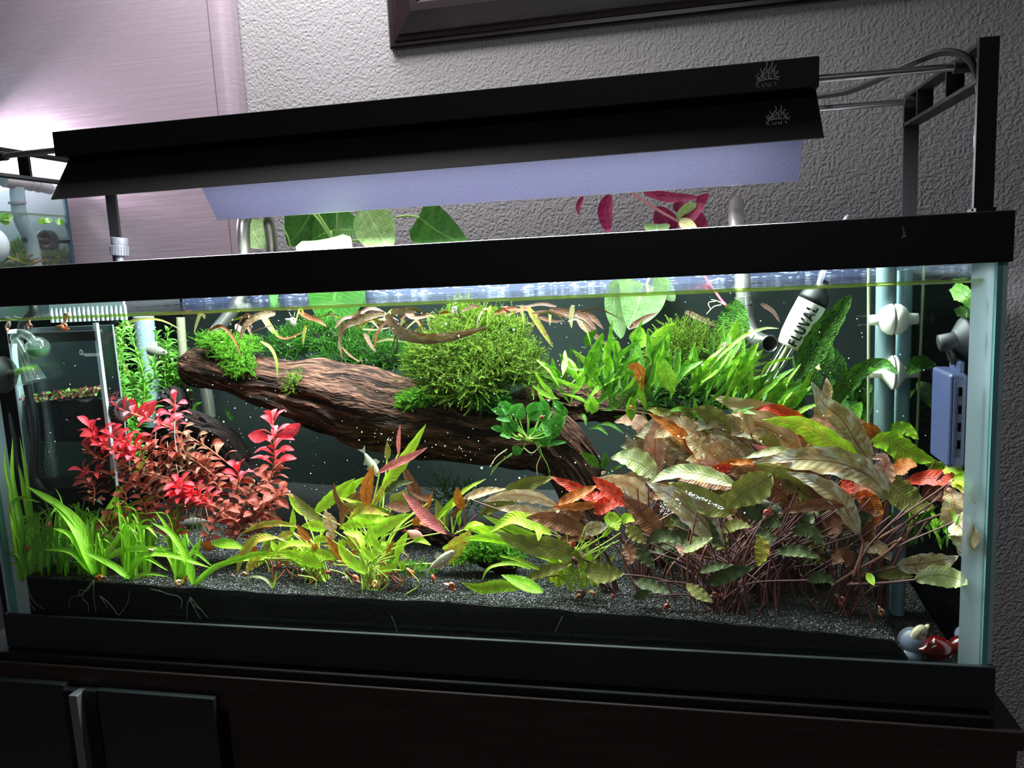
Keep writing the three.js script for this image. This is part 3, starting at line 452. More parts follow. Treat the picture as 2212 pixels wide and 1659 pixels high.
const P_ = {
  lime: leafPrint([0.76, 0.92, 0.22], [0.64, 0.86, 0.18], [0.64, 0.56, 0.22], [0.72, 0.74, 0.3], { blot: 0.3, stripes: 0.5, sd: 1 }),
  limebrown: leafPrint([0.78, 0.8, 0.26], [0.66, 0.72, 0.22], [0.6, 0.36, 0.16], [0.66, 0.42, 0.22], { blot: 0.6, stripes: 0.6, sd: 2 }),
  green: leafPrint([0.58, 0.82, 0.2], [0.68, 0.88, 0.24], [0.66, 0.88, 0.25], [0.4, 0.66, 0.1], { veins: 0.01, blot: 0.2, stripes: 0.4, sd: 3 }),
  bronze: leafPrint([0.7, 0.64, 0.46], [0.6, 0.48, 0.33], [0.42, 0.24, 0.14], [0.78, 0.76, 0.74], { blot: 0.75, veins: 20, sd: 4 }),  // pale blotches paint a whitish sheen into the leaf colour
  tan: leafPrint([0.84, 0.72, 0.56], [0.78, 0.6, 0.42], [0.76, 0.44, 0.2], [0.9, 0.84, 0.76], { blot: 0.6, sd: 5 }),
  olive: leafPrint([0.54, 0.52, 0.22], [0.46, 0.46, 0.2], [0.46, 0.36, 0.2], [0.58, 0.54, 0.34], { blot: 0.45, sd: 6 }),
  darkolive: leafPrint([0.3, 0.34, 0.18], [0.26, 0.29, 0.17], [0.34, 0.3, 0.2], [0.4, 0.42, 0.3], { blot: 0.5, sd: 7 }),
  red: leafPrint([0.78, 0.22, 0.1], [0.68, 0.16, 0.07], [0.5, 0.08, 0.05], [0.84, 0.36, 0.22], { blot: 0.4, sd: 8 }),
  orange: leafPrint([0.74, 0.42, 0.14], [0.66, 0.32, 0.1], [0.5, 0.22, 0.08], [0.82, 0.56, 0.26], { blot: 0.4, sd: 9 }),
  pink: leafPrint([0.86, 0.46, 0.46], [0.8, 0.36, 0.38], [0.66, 0.18, 0.22], [0.9, 0.62, 0.58], { blot: 0.4, sd: 10 }),
  pinktan: leafPrint([0.86, 0.68, 0.6], [0.8, 0.54, 0.46], [0.74, 0.28, 0.18], [0.84, 0.72, 0.68], { blot: 0.5, sd: 11 }),
  brown: leafPrint([0.52, 0.32, 0.2], [0.42, 0.24, 0.15], [0.34, 0.15, 0.1], [0.64, 0.48, 0.36], { blot: 0.45, sd: 12 }),
  pale: leafPrint([0.78, 0.8, 0.56], [0.7, 0.74, 0.46], [0.6, 0.5, 0.3], [0.86, 0.86, 0.78], { blot: 0.5, sd: 13 }),
  fern: leafPrint([0.38, 0.6, 0.13], [0.28, 0.5, 0.1], [0.13, 0.28, 0.05], [0.52, 0.7, 0.2], { blot: 0.55, veins: 12, sd: 14 }),
  fernlight: leafPrint([0.6, 0.78, 0.22], [0.46, 0.68, 0.16], [0.28, 0.55, 0.06], [0.76, 0.92, 0.3], { blot: 0.5, veins: 12, sd: 15 }),
  ferndark: leafPrint([0.22, 0.4, 0.09], [0.16, 0.33, 0.07], [0.12, 0.26, 0.04], [0.36, 0.6, 0.12], { blot: 0.4, veins: 9, dots: 0.7, sd: 16 }),
  crimson: leafPrint([0.9, 0.22, 0.28], [0.84, 0.16, 0.22], [0.95, 0.4, 0.4], [0.94, 0.34, 0.4], { blot: 0.4, veins: 9, sd: 17 }),
  rust: leafPrint([0.66, 0.28, 0.2], [0.56, 0.22, 0.16], [0.74, 0.4, 0.3], [0.74, 0.4, 0.32], { blot: 0.4, veins: 9, sd: 18 }),
  dusk: leafPrint([0.56, 0.36, 0.28], [0.48, 0.34, 0.22], [0.6, 0.44, 0.32], [0.66, 0.48, 0.38], { blot: 0.4, veins: 9, sd: 19 }),
  anubias: leafPrint([0.3, 0.56, 0.2], [0.24, 0.48, 0.17], [0.4, 0.76, 0.26], [0.4, 0.76, 0.26], { blot: 0.4, veins: 8, sd: 20 }),
  stemgreen: leafPrint([0.4, 0.66, 0.18], [0.3, 0.56, 0.14], [0.5, 0.76, 0.26], [0.5, 0.74, 0.24], { veins: 4, sd: 21 }),
  pothos: leafPrint([0.26, 0.5, 0.16], [0.2, 0.42, 0.12], [0.45, 0.66, 0.3], [0.34, 0.58, 0.22], { veins: 8, blot: 0.3, sd: 22 }),
  pothospale: leafPrint([0.62, 0.78, 0.5], [0.52, 0.7, 0.38], [0.76, 0.86, 0.62], [0.72, 0.82, 0.62], { veins: 8, blot: 0.4, sd: 23 }),
  magenta: leafPrint([0.62, 0.12, 0.34], [0.5, 0.08, 0.26], [0.74, 0.3, 0.48], [0.72, 0.22, 0.44], { veins: 2, blot: 0.4, sd: 24 }),
  striped: leafPrint([0.56, 0.36, 0.24], [0.46, 0.32, 0.16], [0.62, 0.6, 0.3], [0.72, 0.6, 0.54], { veins: 0.01, blot: 0.7, stripes: 0.8, sd: 25 }),
};
const LM = {};
for (const k of Object.keys(P_)) LM[k] = leafMat(P_[k], k === 'darkolive' ? 0.15 : 0.45, 0.5, /fern/.test(k) ? dotBump : veinBump, /fern/.test(k) ? 0.0008 : 0.00035);
for (const k of Object.keys(P_)) { const m = LM[k].clone(); m.color.setScalar(0.42); LM['dull_' + k] = m; }  // darkened copies for leaves near the lamp; lower light put into their colour
const stemM = { green: std(0x6c9a32, 0.6), red: std(0xb0583c, 0.6), petiole: std(0x7a4a3c, 0.6), maroon: std(0x5a3232, 0.6), pale: std(0xc3c08a, 0.6), root: std(0xb9b49c, 0.8), lime: std(0xa8bf4a, 0.6) };
const PROF = {
  lance: (t) => Math.pow(Math.sin(Math.PI * Math.pow(t, 0.82)), 0.85),
  strap: (t) => Math.min(1, 0.45 + t * 3) * Math.pow(1 - Math.pow(t, 5), 0.8) * (1 - 0.35 * t),
  oval: (t) => Math.pow(Math.sin(Math.PI * Math.pow(t, 0.85)), 0.6),
  heart: (t) => t < 0.12 ? 0.75 + 2.1 * t : Math.pow(Math.cos(Math.PI / 2 * Math.pow((t - 0.12) / 0.88, 1.25)), 0.85),
  spoon: (t) => 0.14 + 0.86 * Math.pow(Math.sin(Math.PI * Math.pow(t, 1.5)), 1.1) * (t > 0.97 ? (1 - t) * 33 : 1),
  fern: (t) => Math.min(1, 0.12 + 2.6 * t) * Math.pow(Math.sin(Math.PI * (0.12 + 0.88 * Math.pow(t, 0.9))), 0.6) * 1.0,
};
function blade(P, w, { prof = 'lance', roll = 0, twist = 0, cup = 0.18, wave = 0, waves = 9, n = 22, m = 6, ph = 0, up = null } = {}) {
  const c = P.length > 2 ? curve(P) : new THREE.LineCurve3(P[0], P[1]), pos = [], uv = [], ix = [], F = PROF[prof];
  for (let i = 0; i <= n; i++) {
    const t = i / n, p = c.getPointAt(t), T = c.getTangentAt(t), Vw = up ? up.clone() : eye.clone().sub(p).normalize();
    let S = T.clone().cross(Vw); if (S.lengthSq() < 1e-6) S = T.clone().cross(V(0, 1, 0.1)); S.normalize(); const N = S.clone().cross(T).normalize();
    const a = (roll + twist * (t - 0.5)) * Math.PI / 180, S2 = S.clone().multiplyScalar(Math.cos(a)).addScaledVector(N, Math.sin(a)), N2 = N.clone().multiplyScalar(Math.cos(a)).addScaledVector(S, -Math.sin(a));
    const h = Math.max(0.0001, w / 2 * F(t));
    for (let j = 0; j <= m; j++) { const s = j / m * 2 - 1, e = Math.abs(s), k = cup * h * e * e + wave * w * e * e * Math.sin(t * waves * 6.283 + (s > 0 ? 0 : 1.9) + ph); const edge = 1 + (wave ? 0.07 * Math.sin(t * waves * 8.1 + s * 2 + ph * 3) * e : 0); const q = p.clone().addScaledVector(S2, s * h * edge).addScaledVector(N2, k); pos.push(q.x, q.y, q.z); uv.push(j / m, t); }
  }
  for (let i = 0; i < n; i++) for (let j = 0; j < m; j++) { const k = i * (m + 1) + j; ix.push(k, k + m + 1, k + 1, k + 1, k + m + 1, k + m + 2); }
  const g = new THREE.BufferGeometry(); g.setAttribute('position', new THREE.Float32BufferAttribute(pos, 3)); g.setAttribute('uv', new THREE.Float32BufferAttribute(uv, 2)); g.setIndex(ix); g.computeVertexNormals(); return g;
}
// reads triples [x, y, d] off a flat list given in pixels of a crop at (ox, oy) with scale s
const crop = (ox, oy, s) => (l) => { const out = []; for (let i = 0; i < l.length; i += 2) out.push([ox + l[i] * s, oy + l[i + 1] * s]); return out; };
function leaf(plant, mat, w, pts, d, o = {}) {   // pts [[x, y]...] in photograph pixels from base to tip; d depth or [base depth, tip depth]
  const [d0, d1] = Array.isArray(d) ? d : [d, d - 0.012], P = pts.map(([x, y], i) => inTank(x, y, lerp(d0, d1, pts.length > 1 ? i / (pts.length - 1) : 0)));
  const mid = P[Math.floor(P.length / 2)];
  const lf = part(plant, o.name ?? 'leaf', blade(P, w * mpp(mid), o), LM[mat], o.label);
  if (o.pet) { const b = plant.position.clone().add(V(rr(-0.012, 0.012), 0, rr(-0.008, 0.008))), a = P[0], m2 = b.clone().lerp(a, 0.5); m2.y += 0.012; m2.x += (b.x - a.x) * 0.15; part(lf, 'petiole', taper([b, m2, a.clone().lerp(P[1], 0.15)], 0.0013, 0.0009, 10, 5), o.pet === true ? stemM.petiole : stemM[o.pet]); }
  return lf;
}
function inTank(x, y, d) { let p = at(x, y, d); if (d < 0.45) for (let i = 0; i < 12 && Math.abs(p.x) > 0.588; i++) { d *= 0.85; p = at(x, y, d); } return p; }
const soilAt = (x, y, d) => { const p = inTank(x, y, d); p.y = soilY(p.x, p.z); return p; };
seed(21);
// -------- right: the bronze crypts
const c2 = crop(1500, 800, K1), c1 = crop(1000, 850, K1), c8 = crop(480, 900, K1), c3 = crop(0, 850, 700 / 2212), c6 = crop(1240, 580, K1), c7 = crop(1640, 560, 572 / 2212);
{
  const cr = { wave: 0.055, waves: 5, pet: 'maroon', cup: 0.22 };
  const mk = (label, x, d) => thing('bronze_crypt', label, 'aquarium plant', soilAt(x, 1250, d), 'bronze crypts at the right end');
  const A = mk('bronze crypt whose long arching leaves reach highest, beside the slanted diffuser', 1760, 0.15);
  const B = mk('crypt with one bright red and one lime leaf in the thick of the bronze leaves', 1700, 0.12);
  const C = mk('crypt with pale upright pinkish leaves behind the left of the bronze thicket', 1420, 0.16);
  const Dp = mk('crypt with broad drooping bronze leaves arching over the front of the thicket', 1640, 0.085);
  const E = mk('crypt with fiery red and orange leaves pointing left from the thicket', 1400, 0.08);
  const F = mk('crypt with green red-veined leaves below the blue box', 1900, 0.13);
  const G = mk('crypt with long brown stalks and pale leaves lying to the right corner', 1830, 0.07);
  const I = mk('low dark olive crypt in the shade at the foot of the thicket', 1560, 0.05);
  const J = mk('crypt with tan and brown leaves stretching left over the lime grass', 1320, 0.07);
  const L = (p, m, w, l, d, o = {}) => leaf(p, m, w * K1 * 1.18, c2(l), d, { ...cr, ph: rr(0, 6), roll: rr(-25, 25), ...o });
  const L1 = (p, m, w, l, d, o = {}) => leaf(p, m, w * K1 * 1.12, c1(l), d, { ...cr, ph: rr(0, 6), roll: rr(-25, 25), ...o });
  // back to front
  L1(C, 'olive', 110, [1880, 400, 1700, 230, 1500, 140, 1400, 110], 0.2);
  L1(C, 'olive', 120, [1370, 560, 1390, 350, 1390, 130], 0.19); L1(C, 'bronze', 70, [1290, 540, 1295, 420, 1262, 300], 0.19);
  L(A, 'tan', 130, [960, 520, 1000, 330, 1030, 180, 1020, 55], 0.165, { roll: 8 });
  L(A, 'tan', 150, [905, 665, 760, 450, 560, 330, 350, 270, 120, 190], 0.15);
  L(A, 'bronze', 170, [1395, 760, 1250, 560, 1130, 370, 1000, 265, 903, 88], 0.13);
  L(A, 'bronze', 130, [490, 650, 330, 520, 150, 440, -5, 392], 0.135);
  L(A, 'tan', 210, [830, 660, 620, 480, 420, 410, 200, 415, 60, 370], 0.14);
  L(B, 'red', 110, [1050, 690, 900, 500, 760, 370, 600, 290, 462, 305], 0.12, { label: 'bright red leaf' });
  L(B, 'lime', 160, [1320, 780, 1150, 620, 950, 490, 800, 410, 525, 380], 0.105, { label: 'lime green leaf' });
  L(B, 'pink', 70, [790, 680, 620, 640, 445, 570], 0.105); L(B, 'pale', 60, [810, 650, 640, 622, 375, 678], 0.1);
  L1(C, 'tan', 220, [1690, 590, 1640, 450, 1590, 330, 1525, 235], 0.155); L1(C, 'pinktan', 150, [1490, 620, 1480, 400, 1500, 280, 1565, 160], 0.14, { roll: 5 });
  L1(C, 'orange', 90, [1810, 520, 1720, 370, 1600, 260, 1415, 145], 0.13); L1(C, 'pinktan', 120, [1725, 340, 1760, 260, 1785, 195], 0.15); L1(C, 'pinktan', 40, [1790, 205, 1700, 180, 1618, 138], 0.15);
  L1(C, 'tan', 190, [2010, 570, 1900, 470, 1800, 400, 1700, 330], 0.135); L1(C, 'bronze', 80, [2180, 530, 2080, 430, 1990, 350, 1915, 318], 0.12);
  L1(C, 'tan', 170, [2050, 600, 1960, 500, 1880, 440, 1790, 420], 0.125); L1(C, 'pinktan', 160, [2200, 480, 2080, 400, 1960, 330, 1880, 330], 0.14);
  L1(C, 'pinktan', 90, [2000, 600, 1900, 550, 1750, 545], 0.115); L1(C, 'orange', 60, [2212, 540, 2100, 530, 1890, 590], 0.1); L1(C, 'tan', 130, [1580, 600, 1440, 610, 1320, 640, 1210, 640], 0.15); L1(C, 'pale', 170, [1490, 650, 1400, 560, 1270, 500, 1138, 498], 0.115);
  L(Dp, 'bronze', 190, [1495, 1020, 1400, 860, 1200, 740, 950, 690, 700, 690, 440, 712], 0.085, { roll: -12 });
  L(Dp, 'brown', 200, [790, 1060, 620, 900, 420, 800, 250, 785], 0.075); L(Dp, 'olive', 110, [905, 1020, 780, 880, 640, 770, 460, 718], 0.072, { roll: 18 });
  L(Dp, 'orange', 60, [560, 740, 420, 715, 270, 720], 0.09); L(Dp, 'red', 60, [300, 760, 200, 755, 100, 770], 0.09);
  L1(Dp, 'pale', 120, [2120, 710, 1900, 635, 1650, 605, 1415, 692], 0.062, { roll: -20 });
  L1(Dp, 'brown', 120, [2112, 720, 1980, 690, 1800, 660, 1640, 665], 0.07);
  L(Dp, 'olive', 210, [600, 800, 490, 880, 370, 950, 245, 1065], 0.055, { roll: 10 });
  L1(Dp, 'olive', 170, [2090, 930, 1850, 830, 1700, 740, 1580, 690], 0.052);
  L1(Dp, 'bronze', 200, [2000, 1180, 1820, 960, 1600, 790, 1415, 685], 0.045, { roll: -10 });
  L(Dp, 'bronze', 140, [1280, 1280, 1200, 1130, 1120, 1000, 900, 850, 710, 785], 0.062); L(Dp, 'brown', 80, [1160, 1045, 1040, 1030, 850, 1050, 645, 1105], 0.052);
  L(Dp, 'brown', 170, [1000, 1000, 870, 860, 740, 790, 560, 740], 0.08); L(Dp, 'brown', 180, [1120, 1080, 1000, 930, 900, 850, 760, 800], 0.085);
  L(F, 'olive', 190, [1440, 800, 1560, 930, 1700, 1030, 1860, 1060], 0.09, { roll: 15 }); L(F, 'pinktan', 150, [1430, 890, 1460, 780, 1490, 665], 0.095); L(F, 'pinktan', 50, [1500, 680, 1440, 665, 1368, 684], 0.09);
  L(F, 'lime', 160, [1350, 560, 1500, 545, 1660, 640, 1860, 700], 0.13); L(F, 'lime', 110, [1860, 690, 1850, 740, 1830, 810], 0.125); L(F, 'lime', 90, [1490, 440, 1630, 450, 1730, 535], 0.14); L(F, 'orange', 90, [1430, 520, 1350, 450, 1255, 425], 0.14);
  L(F, 'limebrown', 130, [1500, 720, 1570, 600, 1590, 480], 0.145); L(F, 'orange', 110, [1540, 790, 1640, 730, 1720, 735], 0.11); L(F, 'lime', 110, [1930, 740, 2010, 760, 2070, 800], 0.12); L(F, 'lime', 120, [1990, 840, 2080, 860, 2120, 960], 0.11);
  L(G, 'red', 110, [1590, 870, 1780, 830, 1940, 835, 2060, 885], 0.1); L(G, 'tan', 60, [1960, 850, 2060, 900, 2170, 1035], 0.09);
  L(G, 'tan', 140, [1960, 900, 2000, 1040, 1915, 1190], 0.075); L(G, 'bronze', 190, [1990, 1150, 2080, 1260, 2060, 1440], 0.06); L(G, 'brown', 160, [1760, 1000, 1850, 930, 1990, 910], 0.11);
  L(G, 'bronze', 150, [1545, 1510, 1740, 1490, 1900, 1465, 2035, 1435], 0.055, { roll: -25 }); L(G, 'pale', 150, [1690, 1615, 1850, 1575, 2000, 1595, 2115, 1645], 0.04, { roll: -20 }); L(G, 'olive', 90, [1390, 1570, 1540, 1560, 1690, 1590], 0.065);
  L(G, 'tan', 90, [1270, 1375, 1420, 1365, 1515, 1470], 0.07); L(G, 'brown', 110, [1240, 1480, 1130, 1430, 1060, 1500], 0.06);
  L(Dp, 'orange', 130, [1230, 960, 1330, 990, 1395, 1110, 1395, 1210], 0.085); L(Dp, 'red', 120, [1120, 850, 1170, 900, 1200, 970], 0.09); L(Dp, 'pink', 140, [1220, 960, 1290, 920, 1400, 960], 0.095); L(Dp, 'brown', 130, [1290, 1350, 1330, 1260, 1390, 1160], 0.075);
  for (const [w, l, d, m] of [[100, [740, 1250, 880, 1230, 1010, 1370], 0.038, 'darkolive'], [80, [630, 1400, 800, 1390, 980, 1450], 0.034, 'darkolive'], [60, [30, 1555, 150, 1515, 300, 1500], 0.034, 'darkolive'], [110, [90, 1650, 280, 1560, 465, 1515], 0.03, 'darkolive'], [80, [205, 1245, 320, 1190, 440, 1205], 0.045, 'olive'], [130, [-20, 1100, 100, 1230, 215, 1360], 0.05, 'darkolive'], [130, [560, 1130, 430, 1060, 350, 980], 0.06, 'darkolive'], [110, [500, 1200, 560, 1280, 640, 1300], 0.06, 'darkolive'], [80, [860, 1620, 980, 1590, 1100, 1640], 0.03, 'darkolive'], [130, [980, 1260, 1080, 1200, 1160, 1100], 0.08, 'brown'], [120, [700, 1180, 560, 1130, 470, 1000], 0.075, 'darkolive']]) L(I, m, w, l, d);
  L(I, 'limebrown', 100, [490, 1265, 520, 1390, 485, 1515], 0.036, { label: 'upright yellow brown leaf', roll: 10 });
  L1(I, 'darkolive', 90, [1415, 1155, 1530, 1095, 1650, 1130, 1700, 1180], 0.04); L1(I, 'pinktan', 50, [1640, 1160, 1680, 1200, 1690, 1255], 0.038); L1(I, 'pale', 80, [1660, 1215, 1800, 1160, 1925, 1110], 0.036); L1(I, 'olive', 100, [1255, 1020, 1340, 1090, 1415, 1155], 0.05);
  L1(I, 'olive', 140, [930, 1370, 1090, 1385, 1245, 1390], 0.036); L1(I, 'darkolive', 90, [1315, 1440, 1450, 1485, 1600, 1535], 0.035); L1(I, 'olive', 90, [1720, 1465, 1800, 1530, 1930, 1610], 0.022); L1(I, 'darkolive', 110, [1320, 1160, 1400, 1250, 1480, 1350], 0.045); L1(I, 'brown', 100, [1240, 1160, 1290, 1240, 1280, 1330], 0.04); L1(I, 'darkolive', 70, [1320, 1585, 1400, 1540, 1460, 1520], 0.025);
  L1(E, 'red', 120, [1265, 870, 1150, 770, 1060, 700, 998, 642], 0.052, { label: 'fiery red leaf' }); L1(E, 'brown', 150, [1540, 1100, 1410, 970, 1300, 860, 1225, 785], 0.05); L1(E, 'red', 90, [1130, 835, 960, 780, 800, 700, 672, 642], 0.075); L1(E, 'orange', 80, [715, 865, 860, 790, 1045, 708], 0.065);
  L1(E, 'orange', 60, [1070, 850, 850, 872, 675, 878], 0.058); L1(E, 'red', 110, [1010, 920, 1100, 860, 1230, 840], 0.055); L1(E, 'tan', 130, [1455, 855, 1330, 730, 1200, 680, 1070, 690], 0.075); L1(E, 'tan', 70, [1400, 760, 1200, 655, 1030, 652], 0.09); L1(E, 'red', 80, [1000, 770, 1080, 820, 1120, 850], 0.07);
  L1(J, 'tan', 90, [730, 870, 560, 800, 350, 785, 145, 832], 0.06); L1(J, 'tan', 90, [760, 880, 640, 935, 450, 900, 248, 884], 0.055); L1(J, 'brown', 130, [980, 1090, 800, 1010, 600, 960, 480, 958], 0.05); L1(J, 'bronze', 100, [930, 1070, 1020, 1035, 1130, 1015], 0.045); L1(J, 'brown', 120, [940, 960, 830, 900, 740, 900], 0.06);
  L1(J, 'olive', 150, [930, 1280, 700, 1190, 450, 1150, 245, 1065], 0.04, { roll: 15 }); L1(J, 'olive', 80, [490, 1430, 640, 1365, 840, 1315], 0.04); L1(J, 'olive', 130, [130, 935, 300, 820, 500, 700, 715, 640], 0.12); L1(J, 'tan', 60, [0, 810, 150, 757, 325, 733], 0.1); L1(J, 'brown', 60, [1000, 1090, 860, 1110, 700, 1130], 0.055);
  for (let i = 0; i < 34; i++) { const x = rr(1400, 1900), y = rr(930, 1060) - (x - 1400) * 0.06, dx = rr(-150, -40), dy = rr(-70, 10); leaf([A, C, B][i % 3], ['tan', 'bronze', 'pinktan', 'tan', 'olive'][i % 5], rr(28, 48), [[x, y], [x + dx * 0.5, y + dy * 0.5 - 22], [x + dx, y + dy]], rr(0.12, 0.19), { ...cr, roll: rr(-35, 35), ph: rr(0, 6) }); }
  for (let i = 0; i < 60; i++) { const x = rr(1380, 1880), y = rr(1060, 1220), dx = rr(-90, 90), dy = rr(-40, 40); leaf([I, Dp][i % 2], ['darkolive', 'brown', 'darkolive', 'olive'][i % 4], rr(22, 44), [[x, y], [x + dx * 0.5, y + dy * 0.5 - 14], [x + dx, y + dy]], rr(0.07, 0.16), { ...cr, roll: rr(-35, 35), ph: rr(0, 6) }); }
  // stalks standing in the shade
  for (let i = 0; i < 96; i++) { const x = rr(1360, 1900), d = rr(0.03, 0.17), b = soilAt(x, 1250, d), h = rr(0.06, 0.15), pl = [I, Dp, B, A, C][i % 5]; part(pl, 'stalk', taper([b, b.clone().add(V(rr(-0.02, 0.02), h * 0.5, rr(-0.01, 0.01))), b.clone().add(V(rr(-0.05, 0.05), h, rr(-0.02, 0.02)))], 0.0014, 0.001, 8, 5), rnd() < 0.6 ? stemM.maroon : stemM.petiole); }
  for (const [l, d] of [[[1060, 1660, 1250, 1540, 1460, 1420, 1600, 1290], 0.06], [[1180, 1660, 1400, 1500, 1560, 1320], 0.07], [[1200, 1650, 1450, 1640, 1700, 1615], 0.045], [[1230, 1580, 1300, 1330, 1270, 1280], 0.05], [[1310, 1350, 1440, 1200, 1480, 1010], 0.08], [[1330, 1340, 1460, 1180, 1500, 1010], 0.085], [[1540, 1320, 1700, 1290, 1800, 1160, 1900, 1110], 0.09], [[1500, 1560, 1600, 1380, 1680, 1210, 1900, 1110], 0.085], [[1400, 1310, 1600, 1190, 1760, 1080], 0.1]]) part(G, 'stalk', taper(c2(l).map(([x, y]) => at(x, y, d)), 0.0019, 0.0014, 24, 7), rnd() < 0.5 ? stemM.maroon : stemM.petiole);
  leaf(thing('drifting_leaf', 'single small green leaf loose among the brown stalks near the right corner', 'leaf', at(1880, 1275, 0.045)), 'lime', 17, c2([1330, 1560, 1360, 1610, 1385, 1660]), 0.045);
  // lime grass-like plants under the tan leaves
  const N = thing('lime_crypt', 'low lime green plant with strap leaves spreading on the soil, front centre right', 'aquarium plant', soilAt(1270, 1290, 0.04));
  const Lg = (m, w, l, d, o = {}) => leaf(N, m, w * K1, c1(l), d, { roll: rr(-20, 20), wave: 0.02, ...o });
  Lg('lime', 110, [690, 1090, 550, 1010, 380, 960, 210, 1068], 0.045); Lg('lime', 70, [640, 1130, 400, 1050, 150, 938], 0.05); Lg('lime', 90, [400, 1130, 200, 1060, 15, 1038], 0.05); Lg('lime', 70, [480, 1190, 200, 1110, -20, 1125], 0.045); Lg('lime', 35, [520, 1350, 400, 1310, 200, 1345, 143, 1445], 0.03, { prof: 'strap' }); Lg('lime', 36, [590, 1355, 420, 1280, 275, 1248], 0.035, { prof: 'strap' });
  Lg('green', 105, [620, 1530, 450, 1460, 293, 1398], 0.018, { label: 'broad green leaf' }); Lg('lime', 100, [440, 1510, 300, 1480, 130, 1500, -10, 1460], 0.02, { label: 'yellow leaf lying on the soil', wave: 0.06 }); Lg('lime', 55, [565, 1000, 585, 1070, 580, 1140], 0.04); Lg('lime', 60, [700, 1180, 560, 1130, 460, 1100], 0.05); Lg('lime', 60, [800, 1080, 700, 1000, 560, 930], 0.06);
  Lg('lime', 130, [1090, 950, 1170, 990, 1195, 1060], 0.042, { wave: 0.1 }); Lg('lime', 80, [1220, 980, 1270, 960, 1325, 985], 0.042, { wave: 0.1 }); Lg('lime', 40, [1070, 1110, 1120, 1060, 1170, 1020], 0.042);
  for (let i = 0; i < 26; i++) { const bx = rr(640, 1060), by = rr(1400, 1500); Lg(rnd() < 0.7 ? 'lime' : 'limebrown', rr(18, 44), [bx, by, bx + rr(-40, 40), by - rr(60, 130), bx + rr(-170, 150), by - rr(150, 300)], rr(0.05, 0.1), { prof: 'strap' }); }
  for (let i = 0; i < 24; i++) { const b = at(...c1([rr(820, 980), rr(1480, 1530)])[0], 0.05); part(N, 'stalk', taper([b, b.clone().add(V(rr(-0.02, 0.02), 0.03, 0)), b.clone().add(V(rr(-0.04, 0.05), rr(0.05, 0.08), rr(-0.01, 0.02)))], 0.0009, 0.0007, 8, 5), stemM.lime); }
}
